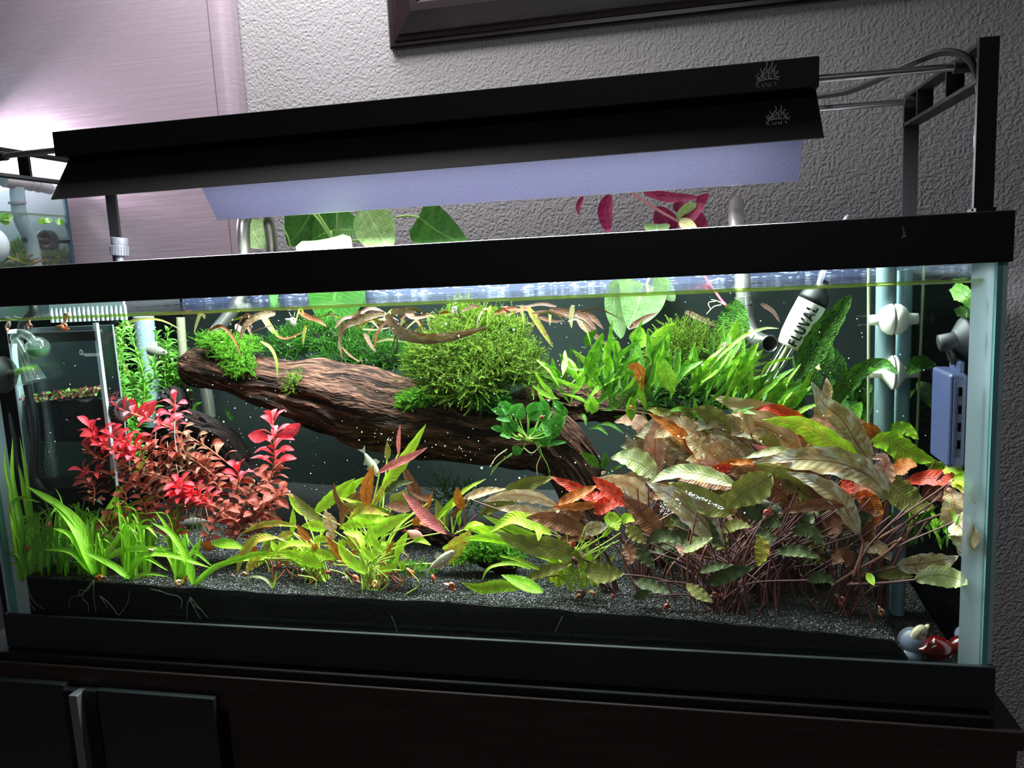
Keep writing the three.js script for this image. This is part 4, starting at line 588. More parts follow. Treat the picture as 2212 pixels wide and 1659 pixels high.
// -------- centre front: lime crypts
{
  const mk = (label, x, d) => thing('lime_crypt', label, 'aquarium plant', soilAt(x, 1240, d));
  const A = mk('lime and tan crypt arching over the soil left of centre, nearest the front glass', 690, 0.06), B = mk('lime crypt with broad upright leaves at the front centre', 800, 0.04), C = mk('tall crypt with a long green and a pink leaf crossing before the log', 810, 0.085), E = mk('thin green crypt right of centre with a tan leaf on top', 985, 0.13);
  const L = (p, m, w, l, d, o = {}) => leaf(p, m, w * K1 * 0.8, c8(l), d, { roll: rr(-22, 22), wave: 0.02, waves: 5, pet: 'lime', ph: rr(0, 6), ...o });
  L(C, 'brown', 110, [1565, 700, 1470, 540, 1385, 365], 0.1); L(C, 'lime', 120, [1210, 650, 1280, 500, 1410, 320, 1572, 55], 0.085, { label: 'long bright green leaf', wave: 0.01 }); L(C, 'pink', 85, [1195, 435, 1330, 362, 1450, 310, 1585, 236], 0.075, { label: 'pink leaf' }); L(C, 'pink', 42, [1360, 300, 1358, 180, 1372, 55], 0.09);
  L(C, 'limebrown', 70, [1150, 700, 1210, 600, 1270, 480], 0.082); L(C, 'orange', 130, [1115, 720, 1110, 550, 1165, 370], 0.07, { label: 'upright orange leaf' }); L(C, 'darkolive', 75, [1235, 595, 1350, 520, 1475, 503], 0.08); L(C, 'olive', 60, [1270, 340, 1275, 260, 1270, 190], 0.12);
  L(C, 'lime', 120, [700, 750, 830, 640, 930, 550, 1025, 475], 0.095); L(C, 'lime', 80, [900, 660, 1000, 540, 1120, 455], 0.1); L(C, 'lime', 80, [980, 640, 1000, 560, 1010, 480], 0.1); L(C, 'brown', 130, [930, 770, 1000, 650, 1100, 560], 0.09); L(C, 'pink', 120, [1730, 905, 1600, 800, 1480, 680, 1390, 585], 0.065, { label: 'broad pinkish red leaf' }); L(C, 'brown', 110, [1455, 720, 1350, 690, 1250, 690], 0.075);
  L(C, 'olive', 90, [1330, 770, 1200, 720, 1050, 690, 900, 670], 0.08); L(C, 'brown', 60, [1640, 640, 1540, 620, 1450, 580], 0.1); L(C, 'olive', 170, [1300, 680, 1380, 620, 1420, 560], 0.11); L(C, 'orange', 34, [1570, 745, 1600, 650, 1622, 565], 0.09); L(C, 'lime', 60, [1290, 720, 1150, 700, 900, 620], 0.085); L(C, 'orange', 90, [1460, 830, 1530, 800, 1580, 850], 0.07);
  L(A, 'lime', 60, [420, 1060, 250, 1060, 90, 1085, -30, 1160], 0.055, { prof: 'strap' }); L(A, 'lime', 50, [350, 1090, 180, 1095, 0, 1140], 0.05, { prof: 'strap' }); L(A, 'limebrown', 95, [430, 930, 260, 945, 150, 1080, 115, 1225], 0.04); L(A, 'limebrown', 60, [580, 845, 420, 820, 280, 840, 135, 908], 0.055); L(A, 'lime', 60, [700, 1000, 540, 975, 430, 1020, 372, 1105], 0.045); L(A, 'limebrown', 110, [330, 1100, 250, 1120, 180, 1200], 0.05, { wave: 0.06 });
  L(A, 'lime', 130, [780, 1160, 680, 1110, 560, 1065, 435, 1045], 0.036); L(A, 'limebrown', 70, [560, 900, 480, 910, 410, 970], 0.06); L(A, 'lime', 110, [810, 870, 720, 840, 610, 840], 0.06); L(A, 'olive', 110, [790, 830, 690, 760, 600, 670, 545, 595], 0.075); L(A, 'lime', 60, [640, 770, 560, 680, 510, 590], 0.08); L(A, 'lime', 60, [540, 900, 545, 800, 545, 705], 0.07); L(A, 'orange', 80, [680, 960, 620, 900, 575, 830], 0.05); L(A, 'lime', 90, [880, 1100, 760, 1050, 640, 1030], 0.045); L(A, 'lime', 80, [700, 960, 760, 940, 850, 960], 0.05); L(A, 'orange', 60, [690, 1035, 720, 1000, 715, 970], 0.04);
  L(B, 'lime', 105, [1120, 1215, 1010, 1130, 930, 1040, 898, 935], 0.028, { label: 'bright lime leaf bending down', roll: 0 }); L(B, 'lime', 75, [930, 890, 1040, 910, 1080, 980, 1080, 1070], 0.035); L(B, 'lime', 130, [1085, 955, 1250, 850, 1380, 780, 1470, 750], 0.045, { label: 'broad lime leaf pointing up right' }); L(B, 'lime', 75, [1255, 1055, 1170, 960, 1128, 825], 0.038); L(B, 'tan', 130, [860, 890, 825, 800, 790, 720], 0.05, { wave: 0.08, label: 'torn tan leaf' }); L(B, 'brown', 62, [915, 865, 925, 720, 872, 600, 862, 500], 0.06);
  L(B, 'orange', 75, [975, 1145, 880, 1030, 795, 915], 0.033); L(B, 'limebrown', 170, [1720, 1150, 1800, 1000, 1870, 930, 1920, 860], 0.05, { wave: 0.05, label: 'crinkled yellow leaf' }); L(B, 'lime', 90, [1340, 1085, 1380, 970, 1430, 880], 0.045); L(B, 'lime', 60, [1190, 1185, 1320, 1150, 1365, 1040], 0.035); L(B, 'orange', 40, [1260, 1060, 1300, 1000, 1325, 950], 0.04); L(B, 'lime', 80, [1170, 1110, 1120, 1060, 1070, 1010], 0.035); L(B, 'tan', 110, [850, 960, 830, 920, 800, 890], 0.045); L(B, 'limebrown', 100, [1060, 1030, 1000, 970, 950, 900], 0.045); L(B, 'lime', 60, [1400, 1190, 1385, 1150, 1370, 1110], 0.035); L(B, 'lime', 110, [1000, 780, 1130, 790, 1290, 790], 0.06); L(B, 'lime', 100, [900, 860, 1050, 820, 1250, 840], 0.055); L(B, 'limebrown', 90, [960, 830, 1080, 720, 1290, 760], 0.065); L(B, 'lime', 55, [1470, 960, 1530, 950, 1610, 990], 0.05);
  L(E, 'lime', 60, [1645, 800, 1760, 670, 1880, 560, 2035, 478], 0.12, { prof: 'strap' }); L(E, 'orange', 100, [1860, 720, 1820, 630, 1808, 540], 0.105); L(E, 'tan', 60, [1890, 640, 2050, 580, 2190, 558], 0.11); L(E, 'lime', 60, [1700, 770, 1770, 680, 1850, 660], 0.12); L(E, 'olive', 130, [1720, 900, 1690, 800, 1650, 640], 0.14); L(E, 'lime', 60, [1700, 1015, 1880, 940, 2080, 955, 2230, 990], 0.06, { prof: 'strap' }); L(E, 'brown', 60, [1750, 780, 1850, 700, 1900, 650], 0.12); L(E, 'lime', 90, [1860, 870, 1950, 840, 2130, 950], 0.08); L(E, 'lime', 50, [1830, 840, 1820, 770, 1830, 720], 0.12);
  for (const l of [[1960, 760, 1820, 890], [1930, 800, 1800, 910], [1870, 830, 1865, 700]]) part(E, 'stalk', taper(c8(l).map(([x, y]) => at(x, y, 0.1)), 0.0012, 0.001, 6, 5), stemM.maroon);
  for (let i = 0; i < 40; i++) { const x = rr(250, 1450), y = rr(1010, 1160) + Math.abs(x - 850) * 0.05, s = rr(-1, 1); L([A, B][x > 780 ? 1 : 0], ['lime', 'lime', 'limebrown', 'orange', 'olive'][i % 5], rr(40, 90), [x, y, x + s * 90, y - rr(60, 120), x + s * rr(140, 260), y - rr(30, 180)], rr(0.05, 0.1)); }
  for (const [p, n, x0, x1] of [[A, 14, 350, 760], [B, 22, 980, 1420]]) for (let i = 0; i < n; i++) { const [q] = c8([rr(x0, x1), rr(1150, 1230)]), b = soilAt(q[0], q[1], rr(0.03, 0.07)); part(p, 'stalk', taper([b, b.clone().add(V(rr(-0.02, 0.02), 0.014, 0)), b.clone().add(V(rr(-0.03, 0.03), rr(0.02, 0.04), rr(-0.01, 0.01)))], 0.001, 0.0008, 6, 5), rnd() < 0.5 ? stemM.red : stemM.lime); }
  const fl = thing('lime_leaf', 'single narrow lime leaf drifting over the soil between the left grass and the centre plants', 'leaf', at(490, 1185, 0.06)); leaf(fl, 'green', 22, c3([1440, 1020, 1560, 1025, 1675, 1060]), 0.06);
  const rn = thing('grass_runner', 'pale arched runner shoot alone on the front soil', 'aquarium plant', soilAt(590, 1270, 0.02)); leaf(rn, 'pale', 7, c8([390, 1320, 330, 1250, 220, 1232, 138, 1290]), 0.02, { prof: 'strap' }); leaf(rn, 'green', 6, c8([390, 1325, 405, 1270, 418, 1195]), 0.02, { prof: 'strap' });
}
// -------- left front: grassy rosettes
{
  const mk = (label, x, y, d) => thing('grass_plant', label, 'aquarium plant', soilAt(x, y, d), 'broad-bladed grass plants at the left front');
  const R = { prof: 'strap', cup: 0.3 }, base = [];
  const L = (p, w, l, d, o = {}) => leaf(p, 'green', w * 0.84 * 700 / 2212, c3(l), d, { ...R, roll: rr(-25, 25), ...o });
  const A = mk('green grass plant against the left silicone seam, roots showing below', 54, 1242, 0.02), B = mk('large green grass plant with one long blade bending left, second from the left', 202, 1240, 0.025), C = mk('green grass plant with a pale snail on its blade, third from the left', 278, 1252, 0.03), E = mk('small green grass plant right of the third, behind a tan snail', 383, 1252, 0.035), F = mk('rightmost green grass plant whose long blade reaches right over bare soil', 418, 1262, 0.02);
  L(A, 52, [170, 1240, 150, 900, 90, 600, 85, 305], [0.03, 0.05]); L(A, 40, [165, 1240, 110, 800, 40, 520, 30, 355], [0.03, 0.04]); L(A, 40, [185, 1240, 215, 900, 185, 600, 135, 300], [0.03, 0.05]); L(A, 60, [190, 1230, 205, 900, 160, 640, 125, 480], 0.045); L(A, 60, [160, 1240, 130, 950, 80, 720, 60, 580], 0.02); L(A, 60, [180, 1235, 190, 1000, 235, 850, 330, 790], 0.03); L(A, 55, [170, 1240, 95, 900, 90, 750, 150, 710, 280, 745], 0.02); L(A, 70, [165, 1245, 130, 1100, 110, 950, 100, 820], 0.018); L(A, 70, [200, 1230, 230, 1050, 300, 950, 420, 910], 0.03); L(A, 60, [190, 1240, 250, 1090, 340, 1010, 420, 990], 0.025);
  L(B, 95, [645, 1225, 540, 960, 400, 770, 185, 635], [0.02, 0.03], { label: 'long broad blade', roll: -15 }); L(B, 90, [625, 1090, 560, 930, 440, 790, 330, 730], 0.035); L(B, 55, [650, 1230, 690, 900, 800, 700, 1035, 405], [0.05, 0.11]); L(B, 55, [640, 1235, 480, 1080, 300, 1065], 0.02); L(B, 50, [640, 1230, 620, 1000, 592, 835], 0.03); L(B, 70, [640, 1230, 560, 1090, 470, 960, 360, 920], 0.025); L(B, 60, [650, 1225, 700, 1000, 780, 870, 800, 630], 0.06); L(B, 60, [650, 1230, 720, 1100, 790, 1010, 860, 880], 0.03); L(B, 60, [650, 1230, 560, 920, 470, 870, 390, 880], 0.05); L(B, 60, [660, 1220, 760, 880, 900, 760, 1080, 700], 0.09); L(B, 50, [660, 1220, 640, 1000, 690, 890, 460, 755], 0.08);
  L(C, 65, [885, 1270, 850, 1000, 808, 715], 0.05); L(C, 60, [885, 1260, 780, 1180, 580, 1080], 0.022); L(C, 62, [880, 1240, 960, 1110, 1130, 1095, 1440, 1190], 0.022, { label: 'long arching blade', roll: 10 }); L(C, 58, [730, 1130, 830, 1070, 1000, 1060, 1180, 1060], 0.028); L(C, 45, [880, 1270, 980, 1120, 1150, 1210], 0.03); L(C, 50, [880, 1260, 920, 1000, 1000, 910, 1080, 990], 0.045); L(C, 45, [890, 1260, 840, 1080, 900, 930, 1050, 900], 0.05); L(C, 30, [900, 1270, 1000, 1230, 1150, 1250], 0.02);
  L(E, 50, [1215, 1270, 1190, 1000, 1120, 880, 1058, 800], 0.045); L(E, 60, [1225, 1270, 1260, 1100, 1255, 975], 0.045); L(E, 46, [1230, 1260, 1320, 1080, 1450, 1180], 0.035); L(E, 40, [1220, 1260, 1300, 1090, 1360, 1000], 0.05); L(E, 40, [1210, 1260, 1170, 1150, 1090, 1030], 0.05); L(E, 40, [1215, 1260, 1330, 1120, 1370, 955], 0.055);
  L(F, 75, [1320, 1300, 1270, 1110, 1160, 950, 1035, 880], 0.016); L(F, 56, [1330, 1305, 1460, 1190, 1630, 1130, 1840, 1080], 0.02, { label: 'long blade reaching right' }); L(F, 50, [1315, 1300, 1290, 1180, 1200, 1060], 0.03); L(F, 34, [1330, 1300, 1380, 1240, 1470, 1160], 0.03); L(F, 60, [1310, 1290, 1270, 1150, 1240, 1000], 0.04);
  let k = 0; for (const [p, bx, by, n] of [[A, 175, 1235, 36], [B, 560, 1230, 44], [B, 680, 1230, 30], [C, 880, 1265, 36], [E, 1215, 1260, 22], [B, 420, 1215, 44], [C, 1000, 1240, 24], [A, 280, 1220, 30]]) for (let i = 0; i < n; i++) { const s = rr(-1, 1), h = rr(110, 520), dx = s * rr(60, 240); const d = rr(0.024, 0.11), [q, y0] = toPx(soilAt((bx + rr(-50, 50)) * 700 / 2212, 1235, d)), X = q * 2212 / 700, Y = (y0 - 850) * 2212 / 700 + 8; L(p, rr(13, 34), [X, Y, X + dx * 0.35, Y - h * 0.8, X + dx, Y - h * rr(0.5, 1)], d); }
  // roots against the glass
  const roots = (p, bx, by, list) => { for (const l of list) part(p, 'root', taper(c3([bx, by, ...l]).map(([x, y]) => at(x, y, 0.0146)), 0.0007, 0.00035, 16, 5), stemM.root, 'pale thread root behind the glass'); };
  roots(A, 178, 1265, [[165, 1350, 150, 1440], [190, 1340, 230, 1420, 300, 1475], [200, 1380, 190, 1470], [182, 1350, 210, 1440, 240, 1480], [120, 1330, 110, 1335], [172, 1400, 185, 1480]]); roots(B, 640, 1275, [[600, 1330, 540, 1380, 485, 1390, 470, 1470], [560, 1390, 600, 1440, 605, 1495], [590, 1350, 545, 1340, 540, 1380], [640, 1380, 655, 1490]]); roots(C, 680, 1380, [[740, 1430, 790, 1490, 805, 1515, 870, 1430, 885, 1350], [720, 1440, 735, 1470]]); roots(E, 1210, 1380, [[1150, 1370, 1080, 1345, 1025, 1335], [1240, 1410, 1235, 1470]]); roots(F, 1300, 1390, [[1340, 1440, 1420, 1530], [1280, 1440, 1278, 1545], [1310, 1430, 1340, 1490, 1370, 1540], [1300, 1420, 1330, 1450, 1380, 1480]]);
  const rt = thing('loose_root', 'thin pale root thread against the lower glass, left of centre', 'root', at(850, 1365, 0.0146)); part(rt, 'root', taper([at(845, 1330, 0.0146), at(852, 1345, 0.0146), at(858, 1366, 0.0146)], 0.0006, 0.0003, 10, 5), stemM.root);
  const rt2 = thing('loose_root', 'forked pale root thread against the lower glass, right of centre', 'root', at(1205, 1365, 0.0146)); part(rt2, 'root', taper([at(1215, 1332, 0.0146), at(1207, 1348, 0.0146), at(1198, 1366, 0.0146)], 0.0006, 0.0003, 10, 5), stemM.root);
}
// ---------------------------------------------------------------- equipment in and around the tank
const font = await new FontLoader().loadAsync('fonts/droid/droid_sans_bold.typeface.json');

const ball = (p, r, sx = 1, sy = 1, sz = 1, n = 24) => { const g = new THREE.SphereGeometry(r, n, Math.round(n * 0.7)); g.scale(sx, sy, sz); g.translate(p.x, p.y, p.z); return g; };
const px = (x, y, d, n) => n * mpp(at(x, y, d));     // n pixels in metres at that place
const PVC = std(0x66757d, 0.45), clearTube = pane(0xfafefc, { ior: 1.2 });
{ // clear intake tube with a grey pipe inside and two white spools
  const a = at(1931, 600, 0.15), b = at(1931, 965, 0.15), t = thing('intake_tube', 'clear intake tube with grey inner pipe near the right end of the tank', 'tube', V(b.x, soilY(b.x, b.z), b.z));
  const x = (a.x + b.x) / 2, z = a.z, r0 = px(1931, 640, 0.15, 58), r1 = px(1931, 940, 0.15, 50), y1 = b.y;
  part(t, 'clear_sleeve', along(lathe([[r1, 0], [r1 + 0.0005, 0.02], [r0, a.y - y1 + 0.05], [r0 - 0.0016, a.y - y1 + 0.05], [r1 - 0.0016, 0.02], [r1 - 0.0016, 0]], 40), V(x, y1, z), V(x, a.y + 0.05, z)), clearTube, 'clear plastic sleeve');
  for (const s of [-1, 1]) part(t, 'sleeve_glint', tube([V(x + s * (r0 - 0.001), a.y + 0.04, z), V(x + s * (r1 - 0.001), y1, z)], 0.0014, 3, 8), phys(0xd6d9b4, 0.15, { transmission: 0.45, thickness: 0 }), 'added bar imitating the shine along the sleeve edge');  // bars added for the bright shine at the sides of the round sleeve
  part(t, 'inner_pipe', tube([V(x - 0.011, soilY(x, z), z), V(x - 0.011, 0.48, z), V(x - 0.011, 0.497, z - 0.006), V(x - 0.011, 0.503, z - 0.02), V(x - 0.011, 0.503, z - 0.1)], px(1905, 760, 0.15, 20), 40, 24), PVC, 'grey plastic pipe');
  part(t, 'side_pipe', tube([V(x + 0.013, soilY(x, z), z - 0.012), V(x + 0.013, 0.46, z - 0.012)], 0.0085, 4, 18), std(0x7d98a2, 0.45));
  const spool = (y, ball1) => {
    const c = at(1930, y, 0.132), k = mpp(c), q = (r, dx) => [r * k, dx * k];
    const prof = ball1 ? [q(0, -48), q(11, -48), q(12, -30), q(14, -30), q(24, -24), q(32, -12), q(34, -3), q(31, -2), q(20, -1.5), q(20, 1.5), q(31, 2), q(34, 4), q(32, 14), q(24, 25), q(13, 31), q(12, 48), q(0, 48)]
      : [q(0, -48), q(11, -48), q(11, -26), q(15, -22), q(26, -12), q(36, -5), q(38, -1.5), q(30, -1), q(30, 1), q(38, 1.5), q(34, 8), q(20, 18), q(12, 24), q(11, 48), q(0, 48)];
    const s = part(t, ball1 ? 'round_spool' : 'cone_spool', along(lathe(prof, 36), V(c.x, c.y, c.z), V(c.x + 1, c.y, c.z + 0.05)), MAT.white, ball1 ? 'white ball shaped spool' : 'white cone shaped spool');
    for (const sx of [-1, 1]) part(s, 'axle', tube([V(c.x + sx * 0.026, c.y, c.z), V(c.x + sx * 0.041, c.y, c.z)], 0.006, 2, 14), clearTube);
  };
  spool(690, true); spool(805, false);
}
{ // carbon dioxide diffuser, slanted, with lettering
  const A = at(1702, 748, 0.17), B = at(1766, 632, 0.17), u = B.clone().sub(A).normalize(), L = A.distanceTo(B), R = px(1735, 690, 0.17, 31);
  const t = thing('diffuser', 'slanted white diffuser barrel lettered FLUVAL with a clear tube below', 'diffuser', at(1648, 838, 0.17));
  part(t, 'barrel', along(lathe([[0, 0], [R * 0.72, 0], [R * 0.8, 0.003], [R * 0.93, L * 0.2], [R, L * 0.5], [R, L * 0.8], [R * 0.99, L * 0.82], [0, L * 0.82]], 40), A, B), std(0xd9d6cb, 0.5));
  const C = A.clone().addScaledVector(u, L * 0.82), E = A.clone().addScaledVector(u, L * 1.08);
  part(t, 'cap', along(lathe([[0, 0], [R * 1.0, 0], [R * 0.98, 0.006], [R * 0.8, 0.014], [R * 0.45, 0.018], [R * 0.35, 0.03], [0, 0.03]], 36), C, E), MAT.blackRubber, 'black cap');
  const foot = at(1650, 834, 0.17);
  part(t, 'clear_tube', along(lathe([[px(1650, 834, 0.17, 15), 0], [px(1650, 834, 0.17, 15), A.distanceTo(foot)]], 24), foot, A), pane(0xf0f0e0, { ior: 1.8 }), 'clear lower tube');
  part(t, 'inner_tube', tube([at(1656, 825, 0.17), A], 0.0024, 3, 10), std(0xb9bba0, 0.3));
  part(t, 'tubing', tube([E, at(1772, 606, 0.165), at(1790, 560, 0.17), at(1815, 500, 0.22), at(1830, 470, 0.4), at(1835, 470, 0.5)], 0.0035, 40, 10), phys(0xd9d4ee, 0.3, { transmission: 0.5, thickness: 0 }), 'pale clear hose');
  const left = u.clone().cross(fwd).normalize(); if (left.x > 0) left.negate(); const toCam = left.clone().cross(u).normalize(); if (toCam.dot(fwd) > 0) toCam.negate();
  const g = new TextGeometry('FLUVAL', { font, size: 0.0125, depth: 0.0008, curveSegments: 4, bevelEnabled: false }); g.computeBoundingBox(); const bb = g.boundingBox, sc = L * 0.72 / (bb.max.x - bb.min.x), p = g.attributes.position;
  for (let i = 0; i < p.count; i++) { const x = (p.getX(i) - bb.min.x) * sc + L * 0.05, a = ((p.getY(i) - (bb.min.y + bb.max.y) / 2) * 1.05 + 0.001) / R, rr0 = R * (x < 0.2 * L ? lerp(0.8, 0.93, x / (0.2 * L)) : lerp(0.93, 1, clamp((x - 0.2 * L) / (0.3 * L)))) + 0.0005 + p.getZ(i) * 0.8, q = A.clone().addScaledVector(u, x).addScaledVector(toCam, Math.cos(a) * rr0).addScaledVector(left, Math.sin(a) * rr0); p.setXYZ(i, q.x, q.y, q.z); }
  g.computeVertexNormals(); part(t, 'lettering', g, std(0x15151a, 0.6), 'black word FLUVAL');
}
{ // steel outlet with an elbow, right of centre
  const t = thing('outlet_pipe', 'polished steel outlet pipe ending in an open elbow under water', 'pipe', at(1668, 760, 0.36));
  const r = px(1615, 660, 0.36, 17);
  part(t, 'pipe', tube([at(1592, 440, 0.53), at(1591, 452, 0.5), at(1590, 468, 0.44), at(1592, 500, 0.4), at(1600, 560, 0.37), at(1607, 640, 0.36), at(1612, 690, 0.36), at(1622, 718, 0.355), at(1638, 734, 0.345), at(1662, 742, 0.305)], r, 90, 28, false), MAT.steel);
  part(t, 'collar', tube([at(1606, 640, 0.36), at(1608, 658, 0.36)], r * 1.12, 2, 28), MAT.steel);
  const e = at(1663, 742.5, 0.303), d0 = e.clone().sub(at(1640, 735, 0.34)).normalize();
  part(t, 'rim', (() => { const g = new THREE.TorusGeometry(r, 0.0013, 10, 36); g.applyQuaternion(new THREE.Quaternion().setFromUnitVectors(V(0, 0, 1), d0)); g.translate(e.x, e.y, e.z); return g; })(), MAT.chrome, 'bright round rim of the elbow');
}
{ // inverted U of steel pipe over the rear rim and the pipes below it, left
  const t = thing('intake_pipe', 'bent steel intake pipe over the rear rim at left', 'pipe', at(455, 930, 0.4));
  const r = px(525, 520, 0.44, 14);
  part(t, 'pipe', tube([at(452, 900, 0.4), at(443, 760, 0.4), at(520, 640, 0.43), at(527, 560, 0.44), at(527, 480, 0.44), at(540, 452, 0.46), at(560, 452, 0.5), at(577, 472, 0.53), at(590, 560, 0.55), at(597, 640, 0.56)], r, 120, 20), MAT.steel);
  part(t, 'strainer', tube([at(458, 905, 0.4), at(461, 925, 0.4)], r * 1.15, 2, 20), MAT.chrome);
  const t2 = thing('filter_pipe', 'pale grey plastic filter pipe behind the green stems at left', 'pipe', at(332, 900, 0.25));
  part(t2, 'pipe', tube([at(334, 920, 0.25), at(318, 780, 0.25), at(310, 684, 0.25)], px(310, 760, 0.25, 21), 30, 24), PVC);
  part(t2, 'thin_pipe', tube([at(404, 890, 0.27), at(398, 800, 0.27), at(391, 705, 0.27), at(390, 686, 0.27)], px(390, 800, 0.27, 9), 20, 16), std(0x6e6c58, 0.4), 'narrow beige pipe beside it');
}
{ // blue slotted box on the right pane with its suction cup
  const a = at(2052, 808, 0.03), b = at(2100, 1012, 0.03), x1 = 0.594, t = thing('filter_box', 'blue slotted plastic box hanging on the right pane', 'box', V((a.x + x1) / 2, b.y, -0.06));
  const m = std(0x232a47, 0.5), m2 = std(0x1f2642, 0.5);
  part(t, 'case', box(a.x, x1 - 0.004, b.y, a.y, -0.092, -0.03, 0.004), m);
  part(t, 'front_frame', box(a.x + 0.004, x1 - 0.006, b.y + 0.004, a.y - 0.006, -0.031, -0.0285, 0.001), m2);
  for (let i = 0; i < 5; i++) { const x = lerp(a.x + 0.0085, x1 - 0.0105, i / 4); part(t, 'slot', box(x - 0.001, x + 0.001, b.y + 0.012, a.y - 0.014, -0.0288, -0.0278), std(0x0c0f1c, 0.7)); }
  part(t, 'top_neck', box(a.x + 0.012, x1 - 0.004, a.y - 0.002, a.y + 0.012, -0.075, -0.04, 0.003), m);
  const c = at(2088, 742, 0.045);
  part(t, 'suction_cup', along(lathe([[0.001, 0], [0.024, 0], [0.021, 0.006], [0.012, 0.014], [0.009, 0.016], [0.009, 0.03], [0, 0.03]], 30), V(0.5965, c.y + 0.006, -0.05), V(0.4, c.y - 0.03, -0.04)), MAT.blackRubber, 'black suction cup');
  part(t, 'clip', tube([V(0.574, c.y, -0.05), V(0.584, a.y + 0.008, -0.055)], 0.004, 4, 10), MAT.blackRubber);
  part(t, 'outer_magnet', box(0.6145, 0.623, at(2172, 850, 0.2).y, at(2172, 790, 0.2).y, -0.235, -0.17, 0.002), MAT.blackRubber, 'black magnet outside the pane');
}
{ // drop checker
  const S = 460 / 2212, Q = (x, y, d = 0.034) => at(x * S, 620 + y * S, d), k = mpp(Q(300, 700)) * S;
  const t = thing('drop_checker', 'clear glass drop checker with green liquid near the top left corner', 'drop checker', Q(165, 1020));
  const glass = phys(0xf4fff8, 0.03, { transmission: 0.93, thickness: 0, ior: 1.6, side: THREE.DoubleSide });
  const A = Q(165, 560), B = Q(318, 985), L = A.distanceTo(B);
  part(t, 'bell', along(lathe([[150 * k, 0], [147 * k, 6 * k], [120 * k, 130 * k], [88 * k, 290 * k], [62 * k, 400 * k], [50 * k, 440 * k]], 40), B, A), glass, 'clear glass bell');
  part(t, 'bell_rim', (() => { const g = new THREE.TorusGeometry(150 * k, 5 * k, 8, 44); g.applyQuaternion(new THREE.Quaternion().setFromUnitVectors(V(0, 0, 1), A.clone().sub(B).normalize())); g.translate(B.x, B.y, B.z); return g; })(), glass);
  part(t, 'neck', tube([Q(168, 570), Q(150, 520), Q(195, 482), Q(270, 490), Q(330, 540), Q(360, 580)], 44 * k, 40, 20, false), glass);
  const c = Q(392, 632); part(t, 'bulb', ball(c, 116 * k), glass, 'round glass bulb');
  const hemi = new THREE.SphereGeometry(110 * k, 28, 14, 0, 6.2832, Math.PI * 0.52, Math.PI * 0.48), top = new THREE.CircleGeometry(110 * k * 0.998, 28); top.rotateX(-Math.PI / 2); top.translate(0, -110 * k * 0.0628, 0);
  const liq = merge([hemi, top]); liq.translate(c.x, c.y, c.z); part(t, 'indicator_liquid', liq, phys(0x2f8f4a, 0.1, { transmission: 0.4, thickness: 0 }), 'green indicator liquid');
  const m = A.clone().lerp(B, 0.76), d = A.clone().sub(B).normalize();
  part(t, 'bell_liquid', along(lathe([[0, 0], [112 * k, 0], [103 * k, 52 * k], [0, 52 * k]], 30), m, A), phys(0x9ad238, 0.3, { transmission: 0.3, thickness: 0 }), 'lime liquid in the bell');
  const s0 = Q(50, 915, 0.03); part(t, 'suction_cup', along(lathe([[0.001, 0], [200 * k, 0], [180 * k, 30 * k], [70 * k, 90 * k], [45 * k, 100 * k], [45 * k, 150 * k], [0, 150 * k]], 30), V(-0.594, s0.y, -0.034), V(-0.4, s0.y, -0.05)), MAT.blackRubber, 'black suction cup');
}
